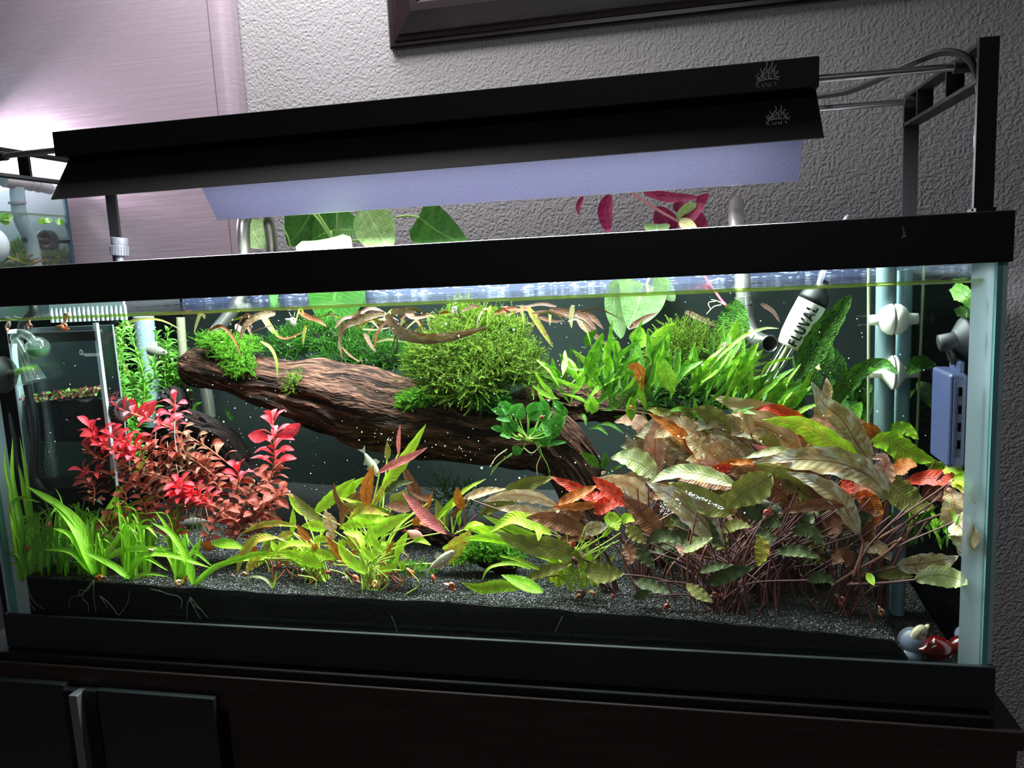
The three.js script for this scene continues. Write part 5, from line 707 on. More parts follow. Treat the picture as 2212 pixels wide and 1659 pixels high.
{ // acrylic box inside the tank at the left end
  const b = at(240, 1050, 0.052), tR = at(209, 668, 0.052), xr = (b.x + tR.x) / 2 + 0.002, xl = -0.594, zf = -0.052, zb = -0.082, y0 = b.y, y1 = 0.470;
  const t = thing('breeding_box', 'clear acrylic hang-in box with dark soil and a black knob, left end', 'box', V((xl + xr) / 2, y0, -0.067));
  const ac = pane(0xe6eef0, { ior: 1.45 }), edge = phys(0xb9c8cc, 0.3, { transmission: 0.4, thickness: 0 });
  part(t, 'front_wall', box(xl, xr, y0, 0.435, zf - 0.003, zf), ac); part(t, 'side_wall', box(xr - 0.003, xr, y0, 0.435, zb, zf - 0.003), ac); part(t, 'back_wall', box(xl, xr, y0, 0.435, zb - 0.003, zb), std(0x50585c, 0.5));
  part(t, 'left_wall', box(xl - 0.002, xl, y0, 0.435, zb, zf), phys(0xd8dcdc, 0.9, { transmission: 0.5, thickness: 0 })); part(t, 'floor', box(xl, xr, y0, y0 + 0.004, zb, zf), MAT.blackRubber); part(t, 'corner_edge', box(xr - 0.004, xr + 0.001, y0, 0.44, zf - 0.004, zf + 0.001), edge, 'pale polished corner edge');
  part(t, 'rim_band', box(xl, xr - 0.002, at(150, 738, 0.052).y, at(150, 716, 0.052).y, zf - 0.006, zf + 0.002, 0.001), MAT.blackRubber, 'black band below the rim');
  const cy1 = at(190, 652, 0.052).y, cy0 = at(190, 694, 0.052).y, xa = at(110, 680, 0.052).x, xb = at(270, 680, 0.052).x;
  part(t, 'overflow_comb', box(xa, xb, cy1 - 0.006, cy1 + 0.004, zf - 0.003, zf + 0.001), edge, 'clear overflow comb');
  for (let i = 0; i <= 16; i++) { const x = lerp(xa, xb, i / 16); part(t, 'comb_tooth', box(x - 0.0011, x + 0.0011, cy0, cy1 - 0.006, zf - 0.003, zf + 0.001), edge); }
  const kz = at(216, 890, 0.055), kn = part(t, 'knob', along(lathe([[0, 0], [0.0145, 0], [0.0155, 0.001], [0.0155, 0.009], [0.0145, 0.01], [0.008, 0.01], [0.008, 0.007], [0, 0.007]], 36), V(xr + 0.001, kz.y, -0.07), V(xr + 1, kz.y, -0.03)), MAT.blackRubber, 'black round valve knob');
  for (let i = 0; i < 18; i++) { const a = i / 18 * 6.283, rg = box(-0.0012, 0.0012, 0.001, 0.009, -0.001, 0.001); rg.translate(Math.cos(a) * 0.0157, 0, Math.sin(a) * 0.0157); part(kn, 'ridge', along(rg, V(xr + 0.001, kz.y, -0.07), V(xr + 1, kz.y, -0.03)), MAT.blackRubber); }
  const sy = at(150, 862, 0.07).y, s0 = at(150, 945, 0.07).y, soil = new THREE.BoxGeometry(xr - xl - 0.008, sy - s0, 0.022, 40, 8, 12), sp = soil.attributes.position;
  for (let i = 0; i < sp.count; i++) { const n = fbm(sp.getX(i) * 60 + 5, sp.getY(i) * 60, sp.getZ(i) * 60, 3) - 0.5; sp.setXYZ(i, sp.getX(i), sp.getY(i) + (sp.getY(i) > 0 ? n * 0.016 : 0), sp.getZ(i) + (sp.getZ(i) > 0 ? -Math.abs(n) * 0.008 : 0)); }
  soil.computeVertexNormals(); soil.translate((xl + xr) / 2, (sy + s0) / 2, -0.069); part(t, 'box_soil', metricUV(soil), std(0x2a2624, 0.9, { bumpMap: fineBump, bumpScale: 0.002 }), 'dark soil in the box');
  seed(17); { const gl = [[], [], []]; for (let i = 0; i < 320; i++) { const u = rnd(), p = at(lerp(20, 222, u), lerp(872, 846, u) + rr(-12, 8), rr(0.056, 0.078)), a = rr(0, 6.28), l = rr(0.003, 0.006); gl[i % 3].push(blade([p, p.clone().add(V(Math.cos(a) * l * 0.5, l * 0.5, Math.sin(a) * l * 0.5)), p.clone().add(V(Math.cos(a) * l, l * 0.6, Math.sin(a) * l))], 0.003, { n: 3, m: 2, prof: 'oval' })); } gl.forEach((g, i) => { const m = part(t, 'box_leaves', merge(g), phys([0x8fbf3a, 0xb8404a, 0xa0784a][i], 0.6, { transmission: 0.3, thickness: 0 }), ['lime', 'red', 'brown'][i] + ' leaves growing in the box'); m.userData.kind = 'stuff'; }); }
  part(t, 'sponge', box(at(100, 985, 0.07).x, xr - 0.012, at(150, 1028, 0.07).y, at(150, 950, 0.07).y, -0.078, -0.058, 0.004), std(0x4c5f52, 0.95, { bumpMap: fineBump, bumpScale: 0.001 }), 'grey green sponge block');
  part(t, 'base_plate', box(xl, xr, y0 - 0.004, at(150, 1032, 0.052).y, zf - 0.003, zf + 0.0015, 0.001), MAT.blackRubber);
  const tx = new TextGeometry('sunsun', { font, size: 0.0052, depth: 0.0003, curveSegments: 3, bevelEnabled: false }), tp = at(182, 770, 0.0505); tx.translate(tp.x, tp.y, tp.z); part(t, 'lettering', tx, std(0xd4d8d8, 0.6), 'pale printed word sunsun');
  const lg = merge([ribbon([[0, 0], [0.003, 0.004], [0.006, 0]], 0.0012), ribbon([[0, -0.0015], [0.003, -0.0008], [0.006, -0.0015]], 0.001), ribbon([[0, -0.003], [0.003, -0.0022], [0.006, -0.003]], 0.001)]), lp = at(172, 767, 0.0505); lg.translate(lp.x, lp.y + 0.003, lp.z); part(t, 'logo', lg, std(0xd4d8d8, 0.6));
}
{ // cables at the left end
  const a = solo('heater_cable', tube([at(62, 640, 0.045), at(72, 670, 0.047), at(48, 700, 0.047), at(46, 740, 0.047), at(52, 800, 0.047), at(62, 850, 0.047), at(72, 900, 0.047), at(76, 960, 0.047), at(74, 1000, 0.047), at(78, 1035, 0.047), at(92, 1055, 0.047), at(112, 1062, 0.07)], px(70, 900, 0.04, 8), 90, 14), MAT.blackRubber, 'thick black cable running down in front of the acrylic box', 'cable');
  solo('pump_cable', tube([at(-20, 800, 0.047), at(2, 850, 0.047), at(18, 900, 0.047), at(30, 950, 0.047), at(40, 1010, 0.047), at(52, 1040, 0.047), at(60, 1090, 0.1)], px(20, 900, 0.088, 6), 60, 12), MAT.blackRubber, 'thinner black cable left of the thick one', 'cable');
}
{ // thumb screw behind the trim, left rear upright
  const c0 = at(261, 566, 0.262), t = thing('pipe_valve', 'ribbed grey valve knob on a short pipe behind the trim at left', 'valve', V(c0.x, 0.505, c0.z));
  const r = px(258, 540, 0.262, 17), a = at(258, 552, 0.262), b = at(258, 513, 0.262), m = std(0x4c4e56, 0.45), L = a.distanceTo(b);
  part(t, 'knob', along(lathe([[0, 0], [r * 0.97, 0], [r, 0.001], [r, L * 0.56], [r * 0.96, L * 0.58], [r * 0.96, L * 0.62], [r * 1.02, L * 0.64], [r * 1.02, L * 0.97], [r * 0.96, L], [0, L]], 36), a, b), m);
  for (let i = 0; i < 20; i++) { const q = i / 20 * 6.283, g = box(-0.0012, 0.0012, 0.001, L * 0.56, -0.0008, 0.0008); g.rotateY(-q); g.translate(Math.cos(q) * r, 0, Math.sin(q) * r); part(t, 'ridge', along(g, a, b), m); }
  part(t, 'pipe', tube([V(a.x, 0.505, a.z), a], r * 0.5, 2, 16), std(0x50525c, 0.4));
}
// ornament lying in the front right corner
{
  const o = at(2010, 1415, 0.02), t = thing('ceramic_ornament', 'red and white ceramic ornament half buried in the right front corner', 'ornament', V(o.x, 0.03, -0.03));
  const red = phys(0x5e070b, 0.18, { clearcoat: 0.8, clearcoatRoughness: 0.1 }), wh = phys(0x7c8094, 0.35, { clearcoat: 0.3 });
  const e = (x, y, d, rx, ry, rz) => { const p = at(x, y, d), k = mpp(p), g = new THREE.SphereGeometry(1, 26, 18); g.scale(rx * k, ry * k, rz * k); g.translate(p.x, p.y, p.z); return g; };
  part(t, 'cuff', merge([e(1970, 1388, 0.04, 30, 34, 26), e(1962, 1418, 0.034, 28, 20, 20)]), wh, 'white rounded cuff');
  const rp = e(2016, 1400, 0.032, 38, 28, 24), pp = rp.attributes.position, cc = at(2016, 1400, 0.032); for (let i = 0; i < pp.count; i++) { const dx = pp.getX(i) - cc.x; if (dx < 0) { pp.setY(i, cc.y + (pp.getY(i) - cc.y) * (1 + dx / 0.022)); } } rp.computeVertexNormals();
  part(t, 'red_body', merge([rp, e(2086, 1396, 0.04, 36, 24, 22)]), red, 'glossy red body');
  part(t, 'white_tip', merge([e(2090, 1372, 0.05, 26, 22, 20)]), wh, 'white tip by the silicone seam'); part(t, 'red_patch', e(2096, 1370, 0.045, 14, 12, 16), red);
}
// tiny plant scrap stuck on the trim front
{
  const p = at(1951, 506, 0), g = merge([ribbon([[0, 0.004], [0.0006, 0], [-0.0012, -0.004]], 0.0018), ribbon([[0.0002, 0.0005], [0.0022, -0.003]], 0.0018), ribbon([[0, 0.004], [-0.0008, 0.008]], 0.001)]); g.translate(p.x, p.y, 0.0003);
  solo('plant_scrap', g, std(0x9aa06a, 0.8), 'tiny dried plant scrap stuck on the black top trim at right', 'scrap');
}
// -------- red stem plants, left
function stemPlant(t, path, d, { n = 10, len = 50, w = 18, mats = ['rust', 'crimson'], top = 0.55, stem = stemM.red, whorl = 2, spread = 1, r = 0.0011, prof = 'spoon' } = {}) {
  const lk = prof === 'spoon' ? 0.78 : 1; if (prof === 'spoon') n = Math.round(n * 1.45);
  const [d0, d1] = Array.isArray(d) ? d : [d, d], P = path.map(([x, y], i) => inTank(x, y, lerp(d0, d1, i / (path.length - 1)))), c = curve(P);
  part(t, 'stem', taper(P, r, r * 0.7, 26, 6), stem);
  for (let i = 0; i < n; i++) {
    const t0 = Math.pow((i + 0.6) / n, 0.9), p = c.getPointAt(Math.min(1, t0)), T = c.getTangentAt(Math.min(1, t0)), k = mpp(p), A0 = i * 1.57 + rr(-0.4, 0.4);
    T.multiplyScalar(0.55).add(V(0, 0.75, 0.1)).normalize(); let S = T.clone().cross(V(0.2, 0.3, 1)).normalize(), U = S.clone().cross(T).normalize();
    for (let j = 0; j < whorl; j++) {
      const a = A0 + j / whorl * 6.283, dir = S.clone().multiplyScalar(Math.cos(a)).addScaledVector(U, Math.sin(a) * 0.8), L = len * lk * k * rr(0.75, 1.15) * (t0 > 0.9 ? 0.6 : 1), lift = t0 > 0.9 ? 1.1 : 0.35 * spread;
      const e = p.clone().addScaledVector(dir, L).addScaledVector(T, L * lift).add(V(0, -L * rr(0, 0.25), 0)), m = p.clone().addScaledVector(dir, L * 0.5).addScaledVector(T, L * (lift * 0.6 + 0.1));
      const mat = t0 > top ? mats[1] : rnd() < 0.25 && mats[2] ? mats[2] : mats[0];
      part(t, 'leaf', blade([p, m, e], w * lk * k * rr(0.8, 1.2), { prof, up: T.clone().multiplyScalar(0.8).add(V(0, 0.5, 0.35)).normalize(), roll: rr(-30, 30), cup: 0.3, n: 10, m: 4 }), LM[mat]);
    }
  }
}
{
  seed(31);
  const mk = (label, x, d, y = 1200) => thing('red_stem_plant', label, 'aquarium plant', soilAt(x, y, d));
  const A = mk('red stem plant standing upright under the log, tallest and rightmost of the red stems', 560, 0.11); stemPlant(A, c3([1790, 720, 1840, 600, 1870, 480, 1870, 330, 1858, 170]), 0.11, { n: 11, len: 58, w: 21, mats: ['rust', 'crimson'], top: 0.45 });
  stemPlant(A, c3([1480, 700, 1620, 680, 1790, 620, 1920, 490]), 0.115, { n: 6, len: 46, w: 17, mats: ['dusk', 'rust'] });
  const B = mk('red stem plant leaning left with its pink tip below the black knob', 440, 0.13); stemPlant(B, c3([1560, 480, 1400, 360, 1200, 250, 1000, 170, 790, 100]), [0.13, 0.06], { n: 11, len: 52, w: 19, mats: ['dusk', 'crimson', 'rust'], top: 0.5 });
  const C = mk('red stem plant whose bright tip touches the dark stump', 400, 0.14); stemPlant(C, c3([1270, 420, 1200, 260, 1195, 150, 1195, 40]), 0.13, { n: 7, len: 50, w: 18, mats: ['rust', 'crimson'], top: 0.3 });
  const E = mk('red stem plant spreading left before the acrylic box, brightest leaves', 330, 0.12); stemPlant(E, c3([1300, 420, 1050, 390, 850, 365, 660, 320, 620, 230]), [0.1, 0.036], { n: 13, len: 54, w: 21, mats: ['rust', 'crimson'], top: 0.4 });
  stemPlant(E, c3([1000, 400, 850, 330, 720, 290, 640, 300]), [0.08, 0.036], { n: 9, len: 52, w: 20, mats: ['crimson', 'crimson'], top: 0.3 });
  const F = mk('red stem plant with an orange bare stem running left, brown lower leaves', 350, 0.1); stemPlant(F, c3([1280, 610, 1050, 550, 850, 490, 680, 440, 600, 400]), [0.085, 0.036], { n: 11, len: 46, w: 17, mats: ['dusk', 'rust', 'rust'], top: 0.8 });
  stemPlant(F, c3([900, 640, 760, 580, 650, 540, 560, 530]), [0.08, 0.036], { n: 6, len: 44, w: 16, mats: ['rust', 'crimson'], top: 0.6 });
  const G = mk('red stem plant with a bright crimson rosette facing the front glass', 390, 0.075); stemPlant(G, c3([1240, 760, 1235, 700, 1230, 620]), [0.08, 0.07], { n: 7, len: 46, w: 18, mats: ['rust', 'crimson'], top: 0.25, whorl: 3 });
  stemPlant(G, c3([1500, 700, 1380, 690, 1260, 690]), 0.08, { n: 5, len: 50, w: 19, mats: ['rust', 'crimson'], top: 0.5 });
  const I = mk('brown red stem plant low in the middle of the red stems', 460, 0.1); stemPlant(I, c3([1420, 900, 1430, 700, 1420, 580, 1400, 470]), 0.105, { n: 9, len: 54, w: 20, mats: ['dusk', 'rust'], top: 0.6 }); stemPlant(I, c3([1300, 800, 1240, 650, 1100, 560, 1010, 520]), 0.11, { n: 9, len: 50, w: 18, mats: ['dusk', 'rust', 'rust'] }); stemPlant(I, c3([1560, 850, 1600, 700, 1630, 590, 1620, 510]), 0.11, { n: 9, len: 48, w: 18, mats: ['rust', 'crimson'], top: 0.75 }); stemPlant(I, c3([1060, 860, 1080, 740, 1000, 640, 930, 600]), 0.1, { n: 9, len: 48, w: 18, mats: ['dusk', 'rust', 'rust'] });
  const J = mk('brown red stem plant drooping over bare soil right of the red stems', 560, 0.09); stemPlant(J, c3([1700, 960, 1740, 850, 1820, 760, 1930, 680]), 0.09, { n: 8, len: 56, w: 21, mats: ['rust', 'rust', 'dusk'] }); stemPlant(J, c3([1640, 930, 1640, 820, 1700, 720]), 0.095, { n: 6, len: 50, w: 20, mats: ['rust', 'rust', 'dusk'] }); stemPlant(J, c3([1560, 940, 1760, 900, 1870, 800]), 0.1, { n: 6, len: 50, w: 20, mats: ['dusk', 'rust'] });
  const M = mk('small copper coloured stem plant among the green grass blades', 245, 0.045); stemPlant(M, c3([800, 990, 770, 920, 755, 850]), 0.05, { n: 5, len: 44, w: 17, mats: ['dusk', 'rust'], top: 0.5, whorl: 3 });
  stemPlant(E, c3([1250, 500, 1050, 470, 860, 420, 700, 360]), [0.09, 0.04], { n: 12, len: 46, w: 17, mats: ['rust', 'crimson', 'dusk'], top: 0.55 }); stemPlant(F, c3([1120, 720, 960, 640, 840, 600, 760, 560]), [0.08, 0.05], { n: 9, len: 42, w: 16, mats: ['dusk', 'rust', 'rust'] }); stemPlant(B, c3([1460, 560, 1330, 460, 1180, 400, 1000, 330]), [0.1, 0.08], { n: 11, len: 46, w: 17, mats: ['dusk', 'rust', 'rust'] }); stemPlant(G, c3([1480, 780, 1400, 730, 1320, 720]), 0.07, { n: 6, len: 44, w: 18, mats: ['rust', 'crimson'], top: 0.2 }); stemPlant(I, c3([1500, 640, 1420, 570, 1330, 520, 1220, 470]), 0.1, { n: 9, len: 46, w: 17, mats: ['rust', 'dusk', 'rust'] });
  for (const [p, l, d] of [[E, [760, 960, 820, 820, 860, 700, 800, 620], 0.06], [F, [960, 980, 1000, 850, 980, 740], 0.07], [I, [1180, 1000, 1200, 880, 1160, 760], 0.07], [I, [1420, 1020, 1460, 880, 1540, 780], 0.07], [J, [1600, 1010, 1640, 920, 1600, 840], 0.08], [E, [640, 760, 640, 640, 600, 560], 0.045]]) stemPlant(p, c3(l), d, { n: 7, len: 44, w: 17, mats: ['rust', 'rust', 'dusk'] });
  // one big leaf each that stands out
  leaf(B, 'crimson', 26, c3([920, 140, 895, 90, 905, 30]), 0.12, { prof: 'oval' }); leaf(B, 'crimson', 30, c3([950, 180, 1010, 100, 1075, 50]), 0.115); leaf(A, 'crimson', 28, c3([1870, 290, 1960, 270, 2050, 205]), 0.1, { prof: 'spoon' }); leaf(A, 'crimson', 28, c3([1860, 290, 1780, 295, 1695, 285]), 0.1, { prof: 'spoon' });
  // thin white water roots
  for (const [p, l] of [[G, [1250, 760, 1275, 800, 1240, 900, 1195, 990]], [G, [1380, 760, 1370, 850, 1400, 930, 1450, 990]], [I, [1150, 780, 1150, 880, 1165, 970]], [I, [1340, 780, 1320, 850, 1315, 960]], [G, [1400, 770, 1420, 860, 1415, 910]], [E, [1065, 260, 1050, 380, 1035, 460]], [B, [1190, 190, 1195, 320, 1210, 400]], [E, [1140, 330, 1150, 420, 1130, 500]], [I, [1200, 480, 1215, 560, 1200, 620]], [G, [1360, 790, 1345, 880, 1350, 970]]]) part(p, 'root', taper(c3(l).map(([x, y]) => at(x, y, 0.085)), 0.0008, 0.0004, 16, 5), stemM.root);
}
// -------- green stems behind the acrylic box
{
  const cb = crop(200, 640, 440 / 2212), o = { len: 25, w: 7, mats: ['stemgreen', 'stemgreen'], stem: stemM.green, whorl: 3, prof: 'lance', spread: 1.4 };
  seed(41); const mk = (label, x, d) => thing('green_stem_plant', label, 'aquarium plant', soilAt(x, 1050, d));
  const list = [['green stem plant whose tip reaches the water beside the acrylic box', [330, 1300, 260, 900, 300, 560, 340, 260], 0.15], ['green stem plant in front of the pale filter pipe', [540, 1300, 560, 900, 480, 620, 400, 320], 0.17], ['green stem plant right of the pale filter pipe, partly behind the log', [640, 1300, 600, 1000, 690, 840, 650, 700], 0.2], ['green stem plant at the edge of the acrylic box, leaves half hidden', [230, 1150, 180, 800, 140, 520], 0.12], ['low bushy green stem plant behind the red leaves', [470, 1750, 470, 1450, 530, 1250], 0.15], ['green stem plant with drooping tip low beside the black knob', [250, 1300, 330, 1130, 190, 930], 0.13], ['low bushy green stem plant glimpsed between the red stems', [560, 1900, 470, 1600, 420, 1400], 0.14]];
  const thick = mk('dense bank of green stem plants filling the rear left corner', 300, 0.16); for (let i = 0; i < 16; i++) { const x = rr(150, 1000), d = lerp(0.12, 0.26, clamp(x / 1000)) + rr(0.01, 0.04), y0 = rr(1250, 1450), y1 = rr(350, 900); stemPlant(thick, cb([x + rr(-60, 60), y0, x + rr(-40, 40), lerp(y0, y1, 0.5), x, y1]), d, { ...o, n: 14, len: 24 }); }
  for (const [label, l, d] of list) { const t = mk(label, 200 + l[0] * 0.2, d); stemPlant(t, cb(l), d, { ...o, n: 17, len: d < 0.145 && d > 0.135 ? 20 : 27 }); }
  const lv = (label, m, w, l, d, oo = {}) => leaf(thing('ribbon_leaf', label, 'leaf', at(...cb(l)[0], d)), m, w, cb(l), d, { prof: 'strap', roll: 20, ...oo });
  lv('long brownish ribbon leaf looping up from the stump to the water surface', 'olive', 10, [720, 1310, 560, 1090, 430, 900, 330, 720, 255, 540, 262, 350, 380, 285, 560, 245, 760, 265, 980, 375], 0.22);
  lv('yellow green ribbon leaf with brown edges rising behind the stump', 'limebrown', 17, [845, 980, 820, 780, 700, 560], 0.26); lv('broad dark green ribbon leaf slanting behind the left end of the log', 'ferndark', 24, [980, 690, 780, 530, 620, 450, 470, 390], 0.34); lv('dark green ribbon leaf at the corner behind the green stems', 'stemgreen', 14, [130, 760, 120, 600, 200, 420, 300, 350], 0.34);
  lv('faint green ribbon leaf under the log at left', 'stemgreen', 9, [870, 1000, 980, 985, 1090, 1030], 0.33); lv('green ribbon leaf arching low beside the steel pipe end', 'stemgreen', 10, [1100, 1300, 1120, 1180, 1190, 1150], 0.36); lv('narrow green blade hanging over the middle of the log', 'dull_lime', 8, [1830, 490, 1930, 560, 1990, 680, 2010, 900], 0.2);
  lv('dark grass blades seen below the left end of the log', 'ferndark', 12, [1530, 1340, 1480, 1280, 1450, 1210], 0.38);
}
// -------- leaves floating under the water surface
{
  const cf = crop(500, 620, 600 / 2212); seed(51);
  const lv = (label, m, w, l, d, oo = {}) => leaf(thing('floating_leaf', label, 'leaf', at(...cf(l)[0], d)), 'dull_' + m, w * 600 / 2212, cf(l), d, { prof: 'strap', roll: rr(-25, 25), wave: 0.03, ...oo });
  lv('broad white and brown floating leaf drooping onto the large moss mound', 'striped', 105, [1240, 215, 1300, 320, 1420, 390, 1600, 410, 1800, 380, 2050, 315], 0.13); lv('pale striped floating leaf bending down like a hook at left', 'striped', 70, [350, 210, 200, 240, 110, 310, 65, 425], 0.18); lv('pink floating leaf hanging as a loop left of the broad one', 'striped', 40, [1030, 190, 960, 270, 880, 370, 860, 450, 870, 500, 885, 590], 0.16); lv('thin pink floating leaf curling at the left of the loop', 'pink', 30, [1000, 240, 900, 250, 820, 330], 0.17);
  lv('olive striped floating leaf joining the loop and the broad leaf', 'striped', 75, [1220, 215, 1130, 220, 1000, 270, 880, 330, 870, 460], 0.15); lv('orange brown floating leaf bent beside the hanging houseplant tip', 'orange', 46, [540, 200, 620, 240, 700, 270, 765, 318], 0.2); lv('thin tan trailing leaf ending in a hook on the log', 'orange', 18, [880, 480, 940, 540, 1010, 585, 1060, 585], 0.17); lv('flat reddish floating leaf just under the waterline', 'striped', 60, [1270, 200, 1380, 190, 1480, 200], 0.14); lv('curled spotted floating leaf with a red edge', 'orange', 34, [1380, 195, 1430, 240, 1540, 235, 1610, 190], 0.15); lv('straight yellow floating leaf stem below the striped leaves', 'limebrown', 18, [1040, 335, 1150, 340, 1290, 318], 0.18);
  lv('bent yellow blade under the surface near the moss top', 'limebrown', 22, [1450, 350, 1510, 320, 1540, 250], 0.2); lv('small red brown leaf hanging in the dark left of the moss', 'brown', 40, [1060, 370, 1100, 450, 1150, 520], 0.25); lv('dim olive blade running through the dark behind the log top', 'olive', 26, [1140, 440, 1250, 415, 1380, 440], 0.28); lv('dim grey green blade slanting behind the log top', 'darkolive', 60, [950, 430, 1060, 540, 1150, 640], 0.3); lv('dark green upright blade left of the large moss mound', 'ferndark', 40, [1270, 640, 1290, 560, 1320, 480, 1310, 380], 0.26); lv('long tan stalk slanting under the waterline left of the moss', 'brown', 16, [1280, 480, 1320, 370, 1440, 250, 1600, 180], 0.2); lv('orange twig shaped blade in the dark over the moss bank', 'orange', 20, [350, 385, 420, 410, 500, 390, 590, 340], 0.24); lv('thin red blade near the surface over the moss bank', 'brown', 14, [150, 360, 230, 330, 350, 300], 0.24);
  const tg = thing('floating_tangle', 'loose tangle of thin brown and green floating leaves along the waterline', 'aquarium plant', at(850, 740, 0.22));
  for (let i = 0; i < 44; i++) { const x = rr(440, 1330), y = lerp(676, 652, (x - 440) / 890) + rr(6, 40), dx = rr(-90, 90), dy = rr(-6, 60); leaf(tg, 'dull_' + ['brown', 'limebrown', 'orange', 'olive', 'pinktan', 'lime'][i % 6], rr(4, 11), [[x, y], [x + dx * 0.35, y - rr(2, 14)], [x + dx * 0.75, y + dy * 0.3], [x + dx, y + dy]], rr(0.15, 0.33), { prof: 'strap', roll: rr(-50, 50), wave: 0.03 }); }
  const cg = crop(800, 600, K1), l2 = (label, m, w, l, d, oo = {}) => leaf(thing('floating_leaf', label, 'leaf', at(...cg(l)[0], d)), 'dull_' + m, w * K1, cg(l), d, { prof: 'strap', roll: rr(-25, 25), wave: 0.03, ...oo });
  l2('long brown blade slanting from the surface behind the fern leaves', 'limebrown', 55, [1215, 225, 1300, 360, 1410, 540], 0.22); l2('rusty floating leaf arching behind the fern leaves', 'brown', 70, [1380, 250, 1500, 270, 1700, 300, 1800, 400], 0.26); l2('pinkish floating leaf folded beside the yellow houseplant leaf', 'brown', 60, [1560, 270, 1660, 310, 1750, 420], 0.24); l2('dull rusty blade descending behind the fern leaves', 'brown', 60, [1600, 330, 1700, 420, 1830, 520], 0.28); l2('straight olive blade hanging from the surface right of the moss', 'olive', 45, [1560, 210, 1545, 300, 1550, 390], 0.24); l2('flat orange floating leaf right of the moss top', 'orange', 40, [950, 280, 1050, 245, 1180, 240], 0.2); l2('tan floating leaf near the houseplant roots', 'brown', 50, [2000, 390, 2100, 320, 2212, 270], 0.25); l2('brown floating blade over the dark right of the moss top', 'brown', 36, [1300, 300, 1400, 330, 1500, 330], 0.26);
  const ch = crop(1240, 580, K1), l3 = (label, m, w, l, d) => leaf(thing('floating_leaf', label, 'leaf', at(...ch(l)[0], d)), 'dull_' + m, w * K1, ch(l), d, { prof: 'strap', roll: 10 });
  l3('dim brown blade crossing the dark behind the steel outlet', 'brown', 50, [860, 330, 980, 390, 1120, 450], 0.38); l3('dim brown blade right of the steel outlet', 'brown', 40, [1440, 270, 1530, 330, 1590, 420], 0.38);
}
